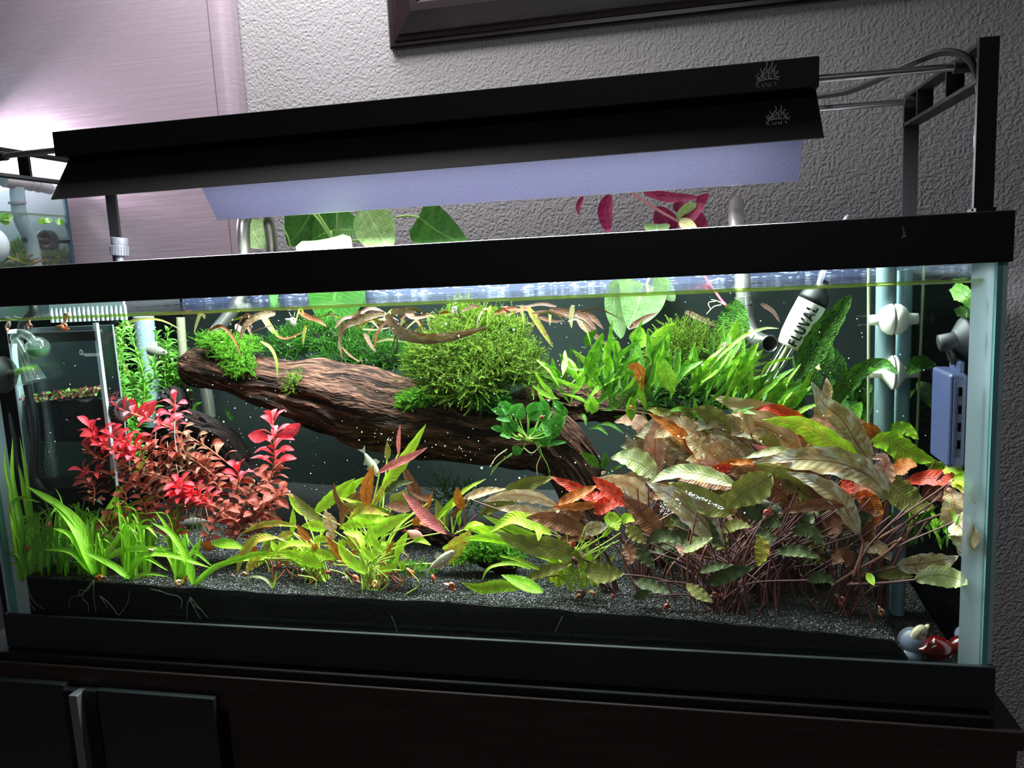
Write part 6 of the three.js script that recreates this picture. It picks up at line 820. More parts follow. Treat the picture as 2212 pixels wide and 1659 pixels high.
// -------- fern leaves on the log
{
  seed(61); const FR = { prof: 'fern', cup: 0.2, wave: 0.012, waves: 6 };
  const mk = (label, x, y, d) => thing('java_fern', label, 'aquarium plant', at(x, y, d), 'ferns growing on the driftwood');
  const A = mk('bright lime fern clump right of the large moss mound', 1260, 850, 0.16), B = mk('upright green fern clump in the middle of the fern row', 1390, 850, 0.17), C = mk('fern clump of long thin leaves leaning right towards the steel outlet', 1530, 870, 0.19), E = mk('dense green fern clump right of the diffuser tube', 1660, 890, 0.2), G = mk('large-leaved dark fern at the right rear corner', 1830, 900, 0.25);
  const fan = (p, m, n, x0, x1, y0, y1, L0, L1, w0, w1, a0, a1, d0, d1) => { for (let i = 0; i < n; i++) { const x = rr(x0, x1), y = rr(y0, y1), L = rr(L0, L1), a = rr(a0, a1) * Math.PI / 180, b = a + rr(-0.5, 0.5); leaf(p, Array.isArray(m) ? m[Math.floor(rnd() * m.length)] : m, rr(w0, w1) * 0.8, [[x, y], [x + Math.sin(a) * L * 0.5, y - Math.cos(a) * L * 0.5], [x + Math.sin(a) * L * 0.5 + Math.sin(b) * L * 0.5, y - Math.cos(a) * L * 0.5 - Math.cos(b) * L * 0.5]], [rr(d0, d1), rr(d0, d1) - 0.02], { ...FR, roll: rr(-55, 55), ph: rr(0, 6) }); } };
  fan(B, ['fern', 'ferndark'], 16, 1300, 1460, 820, 870, 70, 120, 14, 24, -40, 50, 0.2, 0.25); fan(C, ['fern', 'ferndark'], 18, 1450, 1600, 830, 880, 80, 140, 12, 22, -10, 60, 0.2, 0.26); fan(E, ['ferndark', 'fern'], 20, 1580, 1760, 860, 920, 60, 120, 14, 26, -40, 60, 0.19, 0.25);
  fan(A, ['fernlight', 'fern'], 26, 1200, 1340, 800, 870, 50, 100, 10, 20, -70, 50, 0.13, 0.19); fan(B, ['fernlight', 'fern', 'fern'], 22, 1290, 1440, 790, 850, 60, 120, 12, 24, -30, 45, 0.13, 0.18); fan(C, ['fernlight', 'fern', 'fern'], 22, 1430, 1600, 820, 880, 70, 130, 10, 20, 10, 60, 0.14, 0.2); fan(E, ['fern', 'fernlight', 'ferndark'], 16, 1580, 1720, 850, 900, 60, 110, 12, 22, -20, 60, 0.14, 0.2); fan(A, ['ferndark', 'fern'], 18, 1190, 1330, 820, 880, 50, 90, 10, 18, -80, 60, 0.17, 0.23); fan(B, ['ferndark', 'fern', 'fernlight'], 18, 1290, 1450, 830, 890, 50, 100, 10, 18, -50, 50, 0.12, 0.17); fan(A, 'fernlight', 10, 1180, 1300, 830, 890, 40, 70, 8, 14, -110, 20, 0.12, 0.16);
  fan(B, ['fern', 'ferndark'], 9, 1300, 1560, 880, 915, 36, 60, 12, 18, -90, 90, 0.13, 0.18); fan(C, ['fern', 'ferndark'], 8, 1440, 1620, 890, 920, 40, 70, 10, 16, -90, 90, 0.13, 0.17);
  const L = (p, m, w, l, d, o = {}) => leaf(p, m, w * K1, c6(l), d, { ...FR, roll: rr(-20, 20), ...o });
  L(G, 'ferndark', 260, [1260, 600, 1230, 450, 1245, 330, 1240, 235], 0.3); L(E, 'ferndark', 205, [1690, 900, 1790, 720, 1930, 480, 2040, 330, 2140, 200], 0.15, { label: 'broad spotted leaf before the diffuser', roll: -5 });
  L(A, 'fern', 110, [90, 890, 130, 720, 190, 580, 222, 495], 0.135); L(A, 'ferndark', 70, [100, 620, 110, 540, 175, 470], 0.16); L(A, 'fernlight', 80, [330, 660, 325, 600, 335, 555], 0.14); L(B, 'fernlight', 130, [770, 970, 720, 840, 690, 695], 0.125, { label: 'bright upright fern leaf', roll: 0 }); L(B, 'fernlight', 150, [470, 620, 500, 540, 520, 450], 0.17); L(B, 'fernlight', 90, [540, 660, 640, 520, 785, 415], 0.15); L(B, 'fern', 90, [640, 700, 700, 560, 745, 470], 0.16); L(A, 'orange', 100, [525, 950, 520, 840, 480, 760, 410, 760], 0.12, { label: 'brown dying leaf' }); L(A, 'fernlight', 80, [430, 1170, 440, 1080, 440, 985], 0.12); L(A, 'fernlight', 90, [100, 1110, 130, 1040, 155, 990], 0.115);
  L(C, 'fern', 110, [1030, 940, 1100, 800, 1190, 660, 1330, 490], 0.16); L(C, 'fernlight', 100, [940, 890, 1000, 780, 1090, 680], 0.15); L(C, 'fernlight', 70, [1250, 880, 1330, 720, 1425, 560], 0.16); L(C, 'fernlight', 60, [1150, 1010, 1250, 860, 1380, 720, 1460, 620], 0.15); L(C, 'fernlight', 34, [1040, 780, 1180, 620, 1330, 510, 1480, 460, 1580, 462], 0.14); L(C, 'fernlight', 30, [1420, 870, 1500, 740, 1700, 680], 0.14); L(C, 'fernlight', 26, [1640, 940, 1640, 880, 1750, 730], 0.13); L(C, 'fern', 120, [860, 830, 890, 740, 930, 710], 0.16); L(C, 'fernlight', 70, [1230, 560, 1235, 470, 1262, 388], 0.2);
  L(E, 'fern', 110, [1460, 1070, 1580, 950, 1760, 880], 0.15); L(E, 'fern', 90, [1600, 1090, 1700, 1010, 1800, 930], 0.14); L(E, 'fernlight', 40, [1640, 1170, 1780, 1080, 1890, 1040], 0.13); L(E, 'fern', 70, [1400, 960, 1410, 880, 1430, 850], 0.16);
  const L7 = (m, w, l, d, o = {}) => leaf(G, m, w * 572 / 2212, c7(l), d, { ...FR, roll: rr(-20, 20), ...o });
  L7('ferndark', 150, [610, 1330, 700, 1060, 880, 910, 1040, 870, 1165, 965], [0.16, 0.1]); L7('ferndark', 140, [1500, 900, 1350, 870, 1230, 955], [0.14, 0.1]); L7('fern', 150, [1590, 255, 1730, 310, 1860, 470], 0.22); L7('ferndark', 130, [640, 1010, 570, 860, 605, 710], 0.27); L7('ferndark', 110, [700, 1000, 660, 860, 570, 720], 0.29); L7('ferndark', 150, [640, 1180, 740, 1250, 850, 1200], 0.26); L7('ferndark', 160, [560, 1230, 720, 1060, 860, 1000], 0.28); L7('fern', 110, [740, 1400, 800, 1300, 855, 1190], 0.25); L7('ferndark', 130, [480, 1130, 350, 1060, 230, 1100], 0.24); L7('ferndark', 140, [1480, 1300, 1430, 1150, 1320, 1030], 0.27); L7('fern', 110, [330, 1200, 200, 1080, 30, 1050], 0.2); L7('ferndark', 140, [500, 1100, 430, 960, 350, 930], 0.28); L7('ferndark', 120, [700, 1150, 900, 1080, 880, 1000], 0.3); L7('ferndark', 130, [1650, 470, 1740, 440, 1820, 480], 0.26); L7('ferndark', 120, [900, 1350, 870, 1200, 860, 1080], 0.29);
  fan(G, ['ferndark'], 14, 1740, 1900, 860, 960, 50, 110, 18, 32, -60, 60, 0.24, 0.32);
  // small plants
  const an = thing('anubias', 'round-leaved bright green plant with dangling roots fixed at the right of the log', 'aquarium plant', at(1140, 945, 0.13));
  const LA = (l, d, o = {}) => { const [bx, by, tx, ty, w] = l; leaf(an, 'anubias', w * K1 * 1.25, c1([bx, by, lerp(bx, tx, 0.5), lerp(by, ty, 0.5) - 8, tx, ty]), d, { prof: 'oval', cup: 0.28, roll: rr(-25, 25), ...o }); part(an, 'petiole', taper([at(...c1([500, 350])[0], 0.13), at(...c1([lerp(500, bx, 0.6), lerp(350, by, 0.5) + 15])[0], d), at(...c1([bx, by])[0], d)], 0.0009, 0.0007, 10, 6), stemM.green); };
  for (const l of [[400, 190, 460, 78, 110], [345, 270, 428, 225, 90], [320, 155, 222, 125, 50], [385, 205, 255, 195, 44], [310, 290, 215, 262, 40], [370, 335, 285, 322, 44], [380, 120, 270, 72, 50], [355, 150, 300, 118, 50], [500, 160, 600, 75, 76], [510, 190, 620, 150, 66], [590, 200, 690, 140, 80], [710, 230, 790, 195, 100], [800, 170, 690, 80, 70], [770, 130, 690, 60, 50], [540, 350, 640, 285, 130], [380, 310, 300, 205, 100], [440, 470, 380, 410, 60], [600, 130, 560, 70, 60], [640, 190, 560, 150, 70], [690, 300, 600, 240, 110], [740, 320, 660, 290, 90], [640, 400, 800, 375, 34], [620, 410, 690, 330, 40], [430, 170, 380, 130, 50], [660, 120, 590, 60, 46]]) LA(l, rr(0.115, 0.145));
  for (const l of [[380, 460, 300, 520, 240, 570, 215, 630], [380, 470, 290, 530, 225, 610], [340, 430, 260, 490, 210, 565], [560, 370, 590, 450, 640, 530, 672, 605], [580, 370, 610, 470, 655, 560, 668, 640], [470, 420, 530, 460, 600, 400], [600, 480, 570, 560, 575, 630]]) part(an, 'root', taper(c1(l).map(([x, y]) => at(x, y, 0.125)), 0.0009, 0.0005, 16, 5), rnd() < 0.5 ? stemM.green : stemM.pale);
  part(an, 'rhizome', tube([at(...c1([430, 320])[0], 0.132), at(...c1([500, 350])[0], 0.13), at(...c1([540, 355])[0], 0.13)], 0.0035, 10, 8), stemM.lime, 'pale green rootstock');
  const sm = thing('small_fern', 'little ribbed fern with three leaves in the dark under the ferns', 'aquarium plant', at(1300, 1020, 0.15)); for (const [l, w] of [[[1050, 580, 990, 510, 915, 455], 76], [[1080, 580, 1100, 520, 1095, 455], 56], [[1070, 585, 1090, 540, 1105, 495], 50], [[1120, 620, 1180, 570, 1230, 555], 26], [[1130, 640, 1190, 640, 1210, 600], 18]]) leaf(sm, 'fern', w * K1, c1(l), 0.15, FR);
  const lo = thing('small_fern', 'thin drooping fern fronds hanging in the dark right of the round-leaved plant', 'aquarium plant', at(1290, 920, 0.17)); for (const l of [[1030, 240, 1130, 235, 1245, 310], [960, 275, 1040, 260, 1120, 320], [1060, 130, 1160, 110, 1240, 30], [880, 180, 930, 170, 950, 250]]) leaf(lo, 'fern', 8, c1(l), 0.17, FR);
  for (const [label, l, w, m] of [['short lime leaf under the fern row with a red snail on it', [1300, 210, 1290, 110, 1305, 25], 70, 'fernlight'], ['folded yellow lime leaf above the small fern', [990, 160, 1010, 90, 985, 30], 80, 'fernlight']]) leaf(thing('fern_leaf', label, 'leaf', at(...c1(l)[0], 0.12)), m, w * K1, c1(l), 0.12, FR);
}
// -------- background thicket low at right, glimpsed between the stalks
{
  seed(71); const t = thing('green_stem_plant', 'bright green grassy plant at the right rear, glimpsed under the blue box', 'aquarium plant', soilAt(2010, 1160, 0.2));
  for (let i = 0; i < 60; i++) { const x = rr(1900, 2070), y = rr(1130, 1190), a = rr(-0.7, 0.7), L = rr(25, 70); leaf(t, rnd() < 0.6 ? 'green' : 'stemgreen', rr(5, 10), [[x, y], [x + a * L * 0.5, y - L * 0.6], [x + a * L * 1.1, y - L]], rr(0.14, 0.22), { roll: rr(-40, 40) }); }
  const t2 = thing('green_stem_plant', 'feathery green plant deep behind the brown stalks at right', 'aquarium plant', soilAt(1950, 1120, 0.26)); for (let i = 0; i < 40; i++) { const x = rr(1880, 2000), y = rr(1080, 1140), a = rr(-0.9, 0.9), L = rr(20, 50); leaf(t2, 'green', rr(4, 8), [[x, y], [x + a * L * 0.5, y - L * 0.6], [x + a * L, y - L]], rr(0.22, 0.28), { roll: rr(-40, 40) }); }
}
// ---------------------------------------------------------------- houseplants above the tank
{
  seed(81); const O = { prof: 'heart', cup: 0.12, n: 26, m: 10 };
  const ce = crop(400, 340, 700 / 2212), cp = crop(1200, 380, 440 / 2212), cg = crop(800, 600, K1);
  const t = thing('pothos', 'green heart-leaved houseplant rising between the tank and the wall at left', 'houseplant', at(730, 600, 0.46));
  const L = (m, w, pts, d, o = {}) => leaf(t, m, w, pts, d, { ...O, ...o });
  L('pothos', 110, ce([900, 300, 800, 480, 700, 600]), 0.56, { roll: 10 }); L('pothos', 100, ce([870, 560, 1000, 500, 1200, 500]), 0.54, { roll: 30, prof: 'oval' }); L('pothospale', 92, ce([1220, 330, 1300, 480, 1400, 640]), [0.48, 0.46], { roll: -10, prof: 'oval', label: 'pale underside of a leaf' });
  L('pothos', 100, ce([1590, 405, 1720, 500, 1950, 620]), 0.5, { roll: -15, label: 'leaf pointing right' }); L('pothospale', 120, ce([940, 560, 970, 700, 990, 830]), [0.4, 0.34], { roll: 0, label: 'bright curled leaf over the rim' }); L('pothospale', 70, ce([440, 420, 470, 520, 540, 620]), 0.55, { roll: 10, prof: 'oval' });
  L('pothos', 124, [[725, 560], [726, 625], [702, 700]], [0.43, 0.42], { roll: 5, prof: 'oval', label: 'leaf dipping its tip into the water' }); L('pothos', 22, [[583, 600], [590, 625], [592, 662]], 0.44, { prof: 'oval' });
  for (const [l, d, r] of [[[1040, 300, 1040, 420, 1045, 560], 0.5, 0.0022], [[870, 380, 920, 440, 1000, 560], 0.5, 0.0026], [[900, 380, 960, 470, 1010, 560], 0.48, 0.0026], [[1440, 410, 1520, 398, 1600, 410], 0.5, 0.002], [[1130, 570, 1200, 565, 1290, 570], 0.5, 0.002], [[660, 470, 700, 540, 720, 620], 0.52, 0.0014]]) part(t, 'stem', tube(ce(l).map(([x, y]) => at(x, y, d)), r, 14, 8), std(0x86ad5a, 0.6));
  part(t, 'stem', tube([at(700, 690, 0.43), at(720, 560, 0.44), at(715, 500, 0.5)], 0.002, 14, 8), std(0x86ad5a, 0.6)); leaf(t, 'green', 14, [[566, 680], [590, 715], [604, 727]], 0.3, { prof: 'strap', name: 'shoot' });
  const y = thing('pothos', 'yellow green houseplant leaf hanging through the waterline right of centre', 'houseplant', at(1380, 700, 0.35));
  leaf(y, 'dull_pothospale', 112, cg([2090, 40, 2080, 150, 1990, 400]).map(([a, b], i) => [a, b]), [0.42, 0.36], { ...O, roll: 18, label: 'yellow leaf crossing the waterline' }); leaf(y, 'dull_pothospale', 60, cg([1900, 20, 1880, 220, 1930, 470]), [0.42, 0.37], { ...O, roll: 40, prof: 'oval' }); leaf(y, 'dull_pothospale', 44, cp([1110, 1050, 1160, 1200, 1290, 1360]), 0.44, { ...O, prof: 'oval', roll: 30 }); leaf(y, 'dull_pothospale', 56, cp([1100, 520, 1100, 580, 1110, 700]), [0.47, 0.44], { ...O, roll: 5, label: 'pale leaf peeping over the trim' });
  part(y, 'stem', tube(cp([980, 1250, 1000, 1150, 1040, 1060, 1060, 900]).map(([a, b]) => at(a, b, 0.43)), 0.002, 14, 8), stemM.pale);
  const m = thing('purple_houseplant', 'magenta leaved trailing houseplant between lamp and trim right of centre', 'houseplant', at(1450, 500, 0.5));
  const M = (mat, w, l, d, o = {}) => leaf(m, mat, w, cp(l), d, { prof: 'oval', cup: 0.25, roll: rr(-20, 20), ...o });
  M('magenta', 24, [950, 180, 1250, 240, 1560, 235], 0.5, { roll: 30 }); M('magenta', 32, [590, 200, 540, 370, 580, 625], 0.5); M('magenta', 12, [300, 220, 255, 310, 250, 425], 0.52); M('magenta', 50, [1290, 590, 1200, 480, 1110, 330], 0.53, { roll: 20 }); M('magenta', 40, [1340, 560, 1470, 450, 1660, 190], 0.48, { roll: 45, label: 'leaf with its pale face showing' }); M('pothospale', 26, [1330, 480, 1410, 380, 1530, 290], 0.485, { roll: -10 }); M('magenta', 44, [1380, 420, 1500, 480, 1640, 580], 0.51); M('magenta', 26, [1330, 400, 1350, 320, 1400, 260], 0.52); M('pale', 26, [1340, 500, 1420, 520, 1540, 590], 0.47); M('magenta', 20, [1000, 170, 1100, 180, 1210, 190], 0.51, { roll: 50 }); M('magenta', 20, [1540, 280, 1600, 240, 1665, 195], 0.47);
  part(m, 'stem', tube(cp([780, 150, 900, 230, 1080, 350, 1340, 500]).map(([a, b]) => at(a, b, 0.49)), 0.0022, 20, 8), std(0xb4747c, 0.6)); part(m, 'stem', tube(cp([1340, 500, 1420, 600, 1450, 800, 1780, 1320, 1850, 1400]).map(([a, b], i) => at(a, b, 0.49 - 0.03 * i)), 0.002, 24, 8), std(0xc0485a, 0.6));
  for (const l of [[1740, 1360, 1660, 1380, 1680, 1440], [1800, 1400, 1720, 1420, 1640, 1500], [1840, 1400, 1760, 1360, 1690, 1340]]) part(m, 'root', taper(cp(l).map(([a, b]) => at(a, b, 0.35)), 0.0009, 0.0005, 12, 5), stemM.pale);
}
// ---------------------------------------------------------------- the small tank at the left
{
  const rc = at(150, 520, 0.735), x1 = rc.x, x0 = -1.5, zf = -0.44, zb = -0.74, y0 = 0.33, y1 = at(132, 400, 0.735).y, wl = at(140, 467, 0.735).y;
  const sm = (x, y, inn = 0.012) => { let a = 0.3, c = 0.74; for (let k = 0; k < 30; k++) { const m = (a + c) / 2; if (at(x, y, m).x > x1 - inn) a = m; else c = m; } return at(x, y, c); }, smd = (x, y, inn) => -sm(x, y, inn).z;
  const t = thing('small_aquarium', 'small rimless glass aquarium behind the left end of the large one', 'aquarium', [(x0 + x1) / 2, y0, (zf + zb) / 2]);
  part(t, 'front_pane', box(x0, x1, y0, y1, zf - 0.005, zf), MAT.glass); part(t, 'side_pane', box(x1 - 0.005, x1, y0, y1, zb, zf - 0.005), MAT.glass); part(t, 'side_pane', box(x0, x0 + 0.005, y0, y1, zb, zf - 0.005), MAT.glass); part(t, 'back_pane', box(x0, x1, y0, y1, zb - 0.004, zb), std(0x59646a, 0.5)); part(t, 'floor_pane', box(x0, x1, y0 - 0.006, y0, zb, zf), MAT.glass);
  part(t, 'corner_edge', box(x1 - 0.006, x1 + 0.0005, y0, y1, zf - 0.006, zf + 0.0005), phys(0x9fc7c0, 0.3, { transmission: 0.4, thickness: 0 }), 'pale green corner edge'); part(t, 'corner_edge', box(x1 - 0.005, x1 + 0.0005, y0, y1, zb - 0.004, zb + 0.004), std(0x2e4a56, 0.4));
  part(t, 'glass_lid', box(x0 + 0.02, x1 - 0.01, y1 + 0.001, y1 + 0.007, sm(78, 410, 0).z, zf - 0.01, 0.001), phys(0xbfe8e4, 0.1, { transmission: 0.6, thickness: 0 }), 'sea green glass lid');
  const g = new THREE.PlaneGeometry(x1 - x0 - 0.01, zf - zb - 0.01); g.rotateX(-Math.PI / 2); g.translate((x0 + x1) / 2, wl, (zf + zb) / 2); part(t, 'water', g, pane(0xf4fff8, { ior: 1.33 })); part(t, 'waterline', box(x1 - 0.0068, x1 - 0.0052, wl - 0.002, wl + 0.002, zb, zf - 0.006), phys(0x95a08a, 0.2, { transmission: 0.4, thickness: 0 })); part(t, 'sand', box(x0 + 0.006, x1 - 0.006, y0, y0 + 0.04, zb + 0.001, zf - 0.006), std(0x1d1c1c, 0.9));
  const s = thing('side_table', 'narrow dark table under the small aquarium', 'table', [(x0 + x1) / 2, FLOORY, (zf + zb) / 2]); part(s, 'top', box(x0 - 0.05, x1 + 0.02, y0 - 0.03, y0 - 0.0065, zb - 0.01, zf + 0.02, 0.003), MAT.blackMetal); for (const x of [x0 - 0.02, x1 - 0.01]) for (const z of [zb + 0.02, zf - 0.02]) part(s, 'leg', box(x - 0.015, x + 0.015, FLOORY, y0 - 0.03, z - 0.015, z + 0.015), MAT.blackMetal);
  const p = thing('pipe_fitting', 'pinkish grey pipe elbow over the rim of the small aquarium', 'pipe', sm(60, 560, 0.02)); const pm = std(0x9c8c94, 0.45);
  part(p, 'elbow', tube([sm(8, 392, 0.02), sm(40, 396, 0.02), sm(75, 400, 0.02), sm(108, 408, 0.02)], 0.0125, 16, 18), pm); for (const q of [[62, 398], [78, 401]]) part(p, 'ring', tube([sm(q[0], q[1], 0.02), sm(q[0] + 5, q[1] + 1, 0.02)], 0.0142, 2, 18), pm); part(p, 'clear_pipe', tube([sm(36, 405, 0.02), sm(44, 470, 0.02), sm(66, 520, 0.02), sm(76, 575, 0.02)], 0.0145, 20, 20, false), phys(0xb9c2cc, 0.2, { transmission: 0.5, thickness: 0 })); part(p, 'collar', tube([sm(37, 435, 0.02), sm(38, 440, 0.02)], 0.0175, 2, 20), pm);
  const kb = thing('rubber_tie', 'black knotted rubber tie inside the small aquarium', 'tie', sm(100, 540, 0.02)); part(kb, 'strap', tube([sm(52, 518, 0.02), sm(90, 520, 0.02), sm(120, 520, 0.02), sm(150, 519, 0.02)], 0.0065, 10, 12), MAT.blackRubber); for (const q of [97, 108]) { const tg = new THREE.TorusGeometry(0.013, 0.0055, 10, 24), c = sm(q, 519, 0.02); tg.scale(1, 1.25, 1); tg.rotateY(0.9); tg.translate(c.x, c.y, c.z); part(kb, 'knot', tg, MAT.blackRubber); }
  const wb = solo('white_globe', ball(sm(-14, 530, 0.02), 0.029, 1, 1.25, 1), std(0xc8dade, 0.35), 'white rounded float at the left edge of the picture in the small aquarium', 'float');
  seed(91); const fl = (label, cx, cy, n, w) => { const f = thing('floating_plant', label, 'aquarium plant', sm(cx, cy + 12, 0.02)); for (let i = 0; i < n; i++) { const a = rr(-2.4, 2.4), r = rr(8, 20); leaf(f, i % 2 ? 'lime' : 'pothospale', w, [[cx, cy], [cx + Math.sin(a) * r * 0.5, cy - Math.cos(a) * r * 0.2 + 3], [cx + Math.sin(a) * r, cy + rr(-2, 12)]], smd(cx, cy, 0.02) + rr(-0.005, 0.005), { prof: 'oval', roll: rr(-30, 30), n: 10 }); } };
  fl('round-leaved floating plant right in the small aquarium', 124, 476, 6, 12); fl('round-leaved floating plant in the middle of the small aquarium', 96, 474, 7, 12); fl('large yellow-leaved floating plant at the left edge of the picture', 8, 470, 6, 26);
  const br = thing('small_tank_plant', 'yellowish stem with thin pinkish leaves low in the small aquarium', 'aquarium plant', sm(70, 580, 0.02)); part(br, 'stem', taper([sm(8, 552, 0.02), sm(36, 562, 0.02), sm(72, 578, 0.02)], 0.002, 0.0016, 12, 6), std(0xb9a83e, 0.6)); for (const l of [[36, 562, 10, 568], [48, 566, 72, 548], [58, 570, 88, 557], [66, 574, 100, 560], [40, 562, 36, 545], [22, 556, 14, 545]]) leaf(br, 'pinktan', 5, [[l[0], l[1]], [(l[0] + l[2]) / 2, (l[1] + l[3]) / 2 - 2], [l[2], l[3]]], smd(l[0], l[1], 0.02), { prof: 'lance', n: 8 });
  moss('small_tank_moss', 'bright fluffy moss in the small aquarium', [[52, 545, smd(52, 545, 0.05), 24, 22], [30, 570, smd(30, 570, 0.05), 30, 16]], mossM.bright, { n: 500, len: 0.022, lw: 0.005, sd: 21 }); moss('small_tank_moss', 'pale green moss at the right of the small aquarium', [[116, 555, smd(116, 555, 0.04), 20, 20], [100, 575, smd(100, 575, 0.05), 28, 14]], mossM.olive, { n: 400, len: 0.02, lw: 0.005, sd: 22 });
}
// ---------------------------------------------------------------- snails and fish
{
  seed(101);
  const shellMat = {};
  const shell = (hex) => shellMat[hex] ??= phys(hex, 0.25, { clearcoat: 0.5, clearcoatRoughness: 0.2 });
  const coil = (R) => {   // a flat spiral shell of outer radius R in the xy plane, its mouth at the last turn
    const n = 80, m = 12, turns = 2.4, pos = [], ix = [];
    for (let i = 0; i <= n; i++) { const t = i / n, th = t * turns * 6.283, g = Math.exp((t - 1) * 2.1), cr = R * 0.6 * g, tr = R * 0.44 * g * (i === 0 ? 0.02 : 1); for (let j = 0; j <= m; j++) { const a = j / m * 6.283, r = cr + Math.cos(a) * tr; pos.push(Math.cos(th) * r, Math.sin(th) * r, Math.sin(a) * tr * 0.95); } }
    for (let i = 0; i < n; i++) for (let j = 0; j < m; j++) { const k = i * (m + 1) + j; ix.push(k, k + m + 1, k + 1, k + 1, k + m + 1, k + m + 2); }
    const g = new THREE.BufferGeometry(); g.setAttribute('position', new THREE.Float32BufferAttribute(pos, 3)); g.setIndex(ix); g.computeVertexNormals(); return g;
  };
  const snail = (label, x, y, d, r, hex, o = {}) => {
    const p = at(x, y, d), R = 1.15 * r * mpp(p), t = thing('ramshorn_snail', label, 'snail', p.clone().add(V(0, -R, 0)), o.group);
    const q = new THREE.Quaternion().setFromEuler(o.tiny ? new THREE.Euler(0.25, 0.7, 0.5) : new THREE.Euler(rr(-0.5, 0.5), rr(-0.9, 0.9), rr(0, 6.28)));
    const g = coil(R); g.applyQuaternion(q); g.translate(p.x, p.y, p.z); part(t, 'shell', g, shell(hex));
    const foot = new THREE.SphereGeometry(R * (o.tiny ? 0.25 : 0.5), 14, 10); foot.scale(1.5, 0.45, 0.8); const fo = V(R * 0.72, 0, 0).applyQuaternion(q); foot.applyQuaternion(q); foot.translate(p.x + fo.x, p.y + fo.y, p.z + fo.z); part(t, 'foot', foot, o.foot ?? shell(0x8a5a48), 'soft foot');
    if (o.feel) for (const s of [-1, 1]) part(t, 'feeler', taper([p.clone().add(V(s * R * 0.3, R * 0.8, 0)), p.clone().add(V(s * R * 0.6, R * 1.6, 0.001))], 0.0005, 0.0003, 4, 5), o.foot ?? shell(0x8a5a48));
  };
  const red = 0xd2603f, br = 0x8a4a2a, tan = 0xc4a27a, wht = 0xd9d2c4, dk = 0x50332c;
  for (const a of [['large brown snail hanging under the waterline before the acrylic comb', 139, 704, 0.02, 11, br], ['dark snail crossing the waterline above the large brown snail', 142, 681, 0.02, 9, 0x6a5040], ['striped dark snail under the waterline beside the thick cable', 64, 705, 0.03, 9, dk], ['brown snail under the waterline at the left edge of the picture', 16, 703, 0.03, 9, 0x5b4a40],
    ['white snail with feelers hanging below the waterline before the moss bank', 633, 692, 0.03, 10, wht, { feel: true, foot: shell(0xd9d2c4) }], ['white snail at the waterline above the large moss mound', 983, 668, 0.02, 10, wht, { foot: shell(0x7a6a60) }], ['red snail high on a grass blade, left', 104, 1135, 0.025, 8, red], ['red snail low on a grass blade by the left silicone seam', 59, 1183, 0.02, 9, red], ['orange snail on the soil beside the second grass plant', 216, 1250, 0.02, 9, red], ['pale snail on the long arching grass blade', 336, 1190, 0.02, 10, 0xb9b0a2], ['cream snail on the soil at the base of a grass plant', 386, 1257, 0.02, 10, 0xd8b080], ['orange snail just right of the cream snail', 403, 1250, 0.025, 7, red],
    ['dull red snail in shade under the arching lime crypt', 602, 1218, 0.05, 12, 0x9a4038], ['pale tiny snail on bare soil below the lime leaves', 653, 1233, 0.04, 5, wht], ['pinkish red snail on the soil under the broad lime leaf', 712, 1238, 0.035, 8, 0xc45a48], ['grey white snail on the soil front centre', 743, 1250, 0.028, 9, 0xb5aa98], ['coral snail half under the lime stalks', 767, 1252, 0.03, 10, 0xc86a52], ['golden tan snail in the moss threads', 811, 1260, 0.024, 12, 0xc99a5e], ['orange snail on the soil below the pale bottom fish', 890, 1237, 0.03, 10, red], ['red snail alone on the soil right of the moss threads', 934, 1248, 0.026, 8, 0xcb5540], ['round brown snail touching the yellow fallen leaf', 976, 1265, 0.018, 11, 0x9a5230], ['tiny white snail on the front soil under the fallen leaf', 966, 1292, 0.016, 5, wht],
    ['dark purple brown snail at the foot of the lime strap plant', 1253, 1281, 0.035, 12, 0x4a2622], ['light tan snail beside the dark purple one', 1280, 1283, 0.03, 9, 0xb08858], ['dim red snail on the shaded soil, right of the tan one', 1323, 1287, 0.02, 7, 0x8e4436], ['dim orange snail on the shaded soil against the front glass', 1443, 1310, 0.016, 9, 0xa04a38], ['orange snail on the shaded dark leaf in the thicket', 1656, 1106, 0.04, 11, 0xb85a44], ['brown snail on the olive leaf stalk below the grey curled leaf', 1240, 1213, 0.035, 11, 0x4a2a1c], ['red snail on a brown leaf tip, right of the lime grass', 1232, 1176, 0.04, 10, 0xa6402e], ['large beige snail on the red and white ornament', 1988, 1370, 0.022, 24, 0xa2957a, { foot: shell(0x9a8468), tiny: true }], ['brown snail lying on its side on the right front soil', 1906, 1322, 0.03, 9, 0x7a4630], ['pale pinkish snail on the upright fern leaves', 1566, 744, 0.14, 7, 0xb09a7c], ['pink snail between the tan leaves below the ferns', 1530, 903, 0.13, 8, 0x9a6a5a], ['tan snail under the small fern in the dark', 1303, 1021, 0.14, 7, 0x9a8060], ['tan snail under the brown dying fern leaf', 1382, 870, 0.11, 6, 0x8c6a4a], ['tiny red snail on the round-leaved plant', 1171, 902, 0.11, 5, 0xc8402a], ['tiny red snail on the short lime leaf', 1363, 881, 0.1, 5, 0xc8402a], ['red snail just under the waterline right of the moss top', 1095, 666, 0.14, 7, 0xc03a22], ['dim red snail in the shaded foot of the thicket', 1530, 1183, 0.04, 7, 0x8e4a3c], ['salmon snail half hidden by stalks at right', 1820, 1296, 0.06, 12, 0x8c4a3a], ['dim tan snail in the shade on the bronze stalks', 1545, 1284, 0.028, 10, 0x8a4c44], ['orange snail behind the third grass plant', 505, 1246, 0.05, 5, 0xa07050], ['brown snail by the tip of the arching lime leaf', 528, 1242, 0.03, 7, 0x8a6038]]) snail(...a);
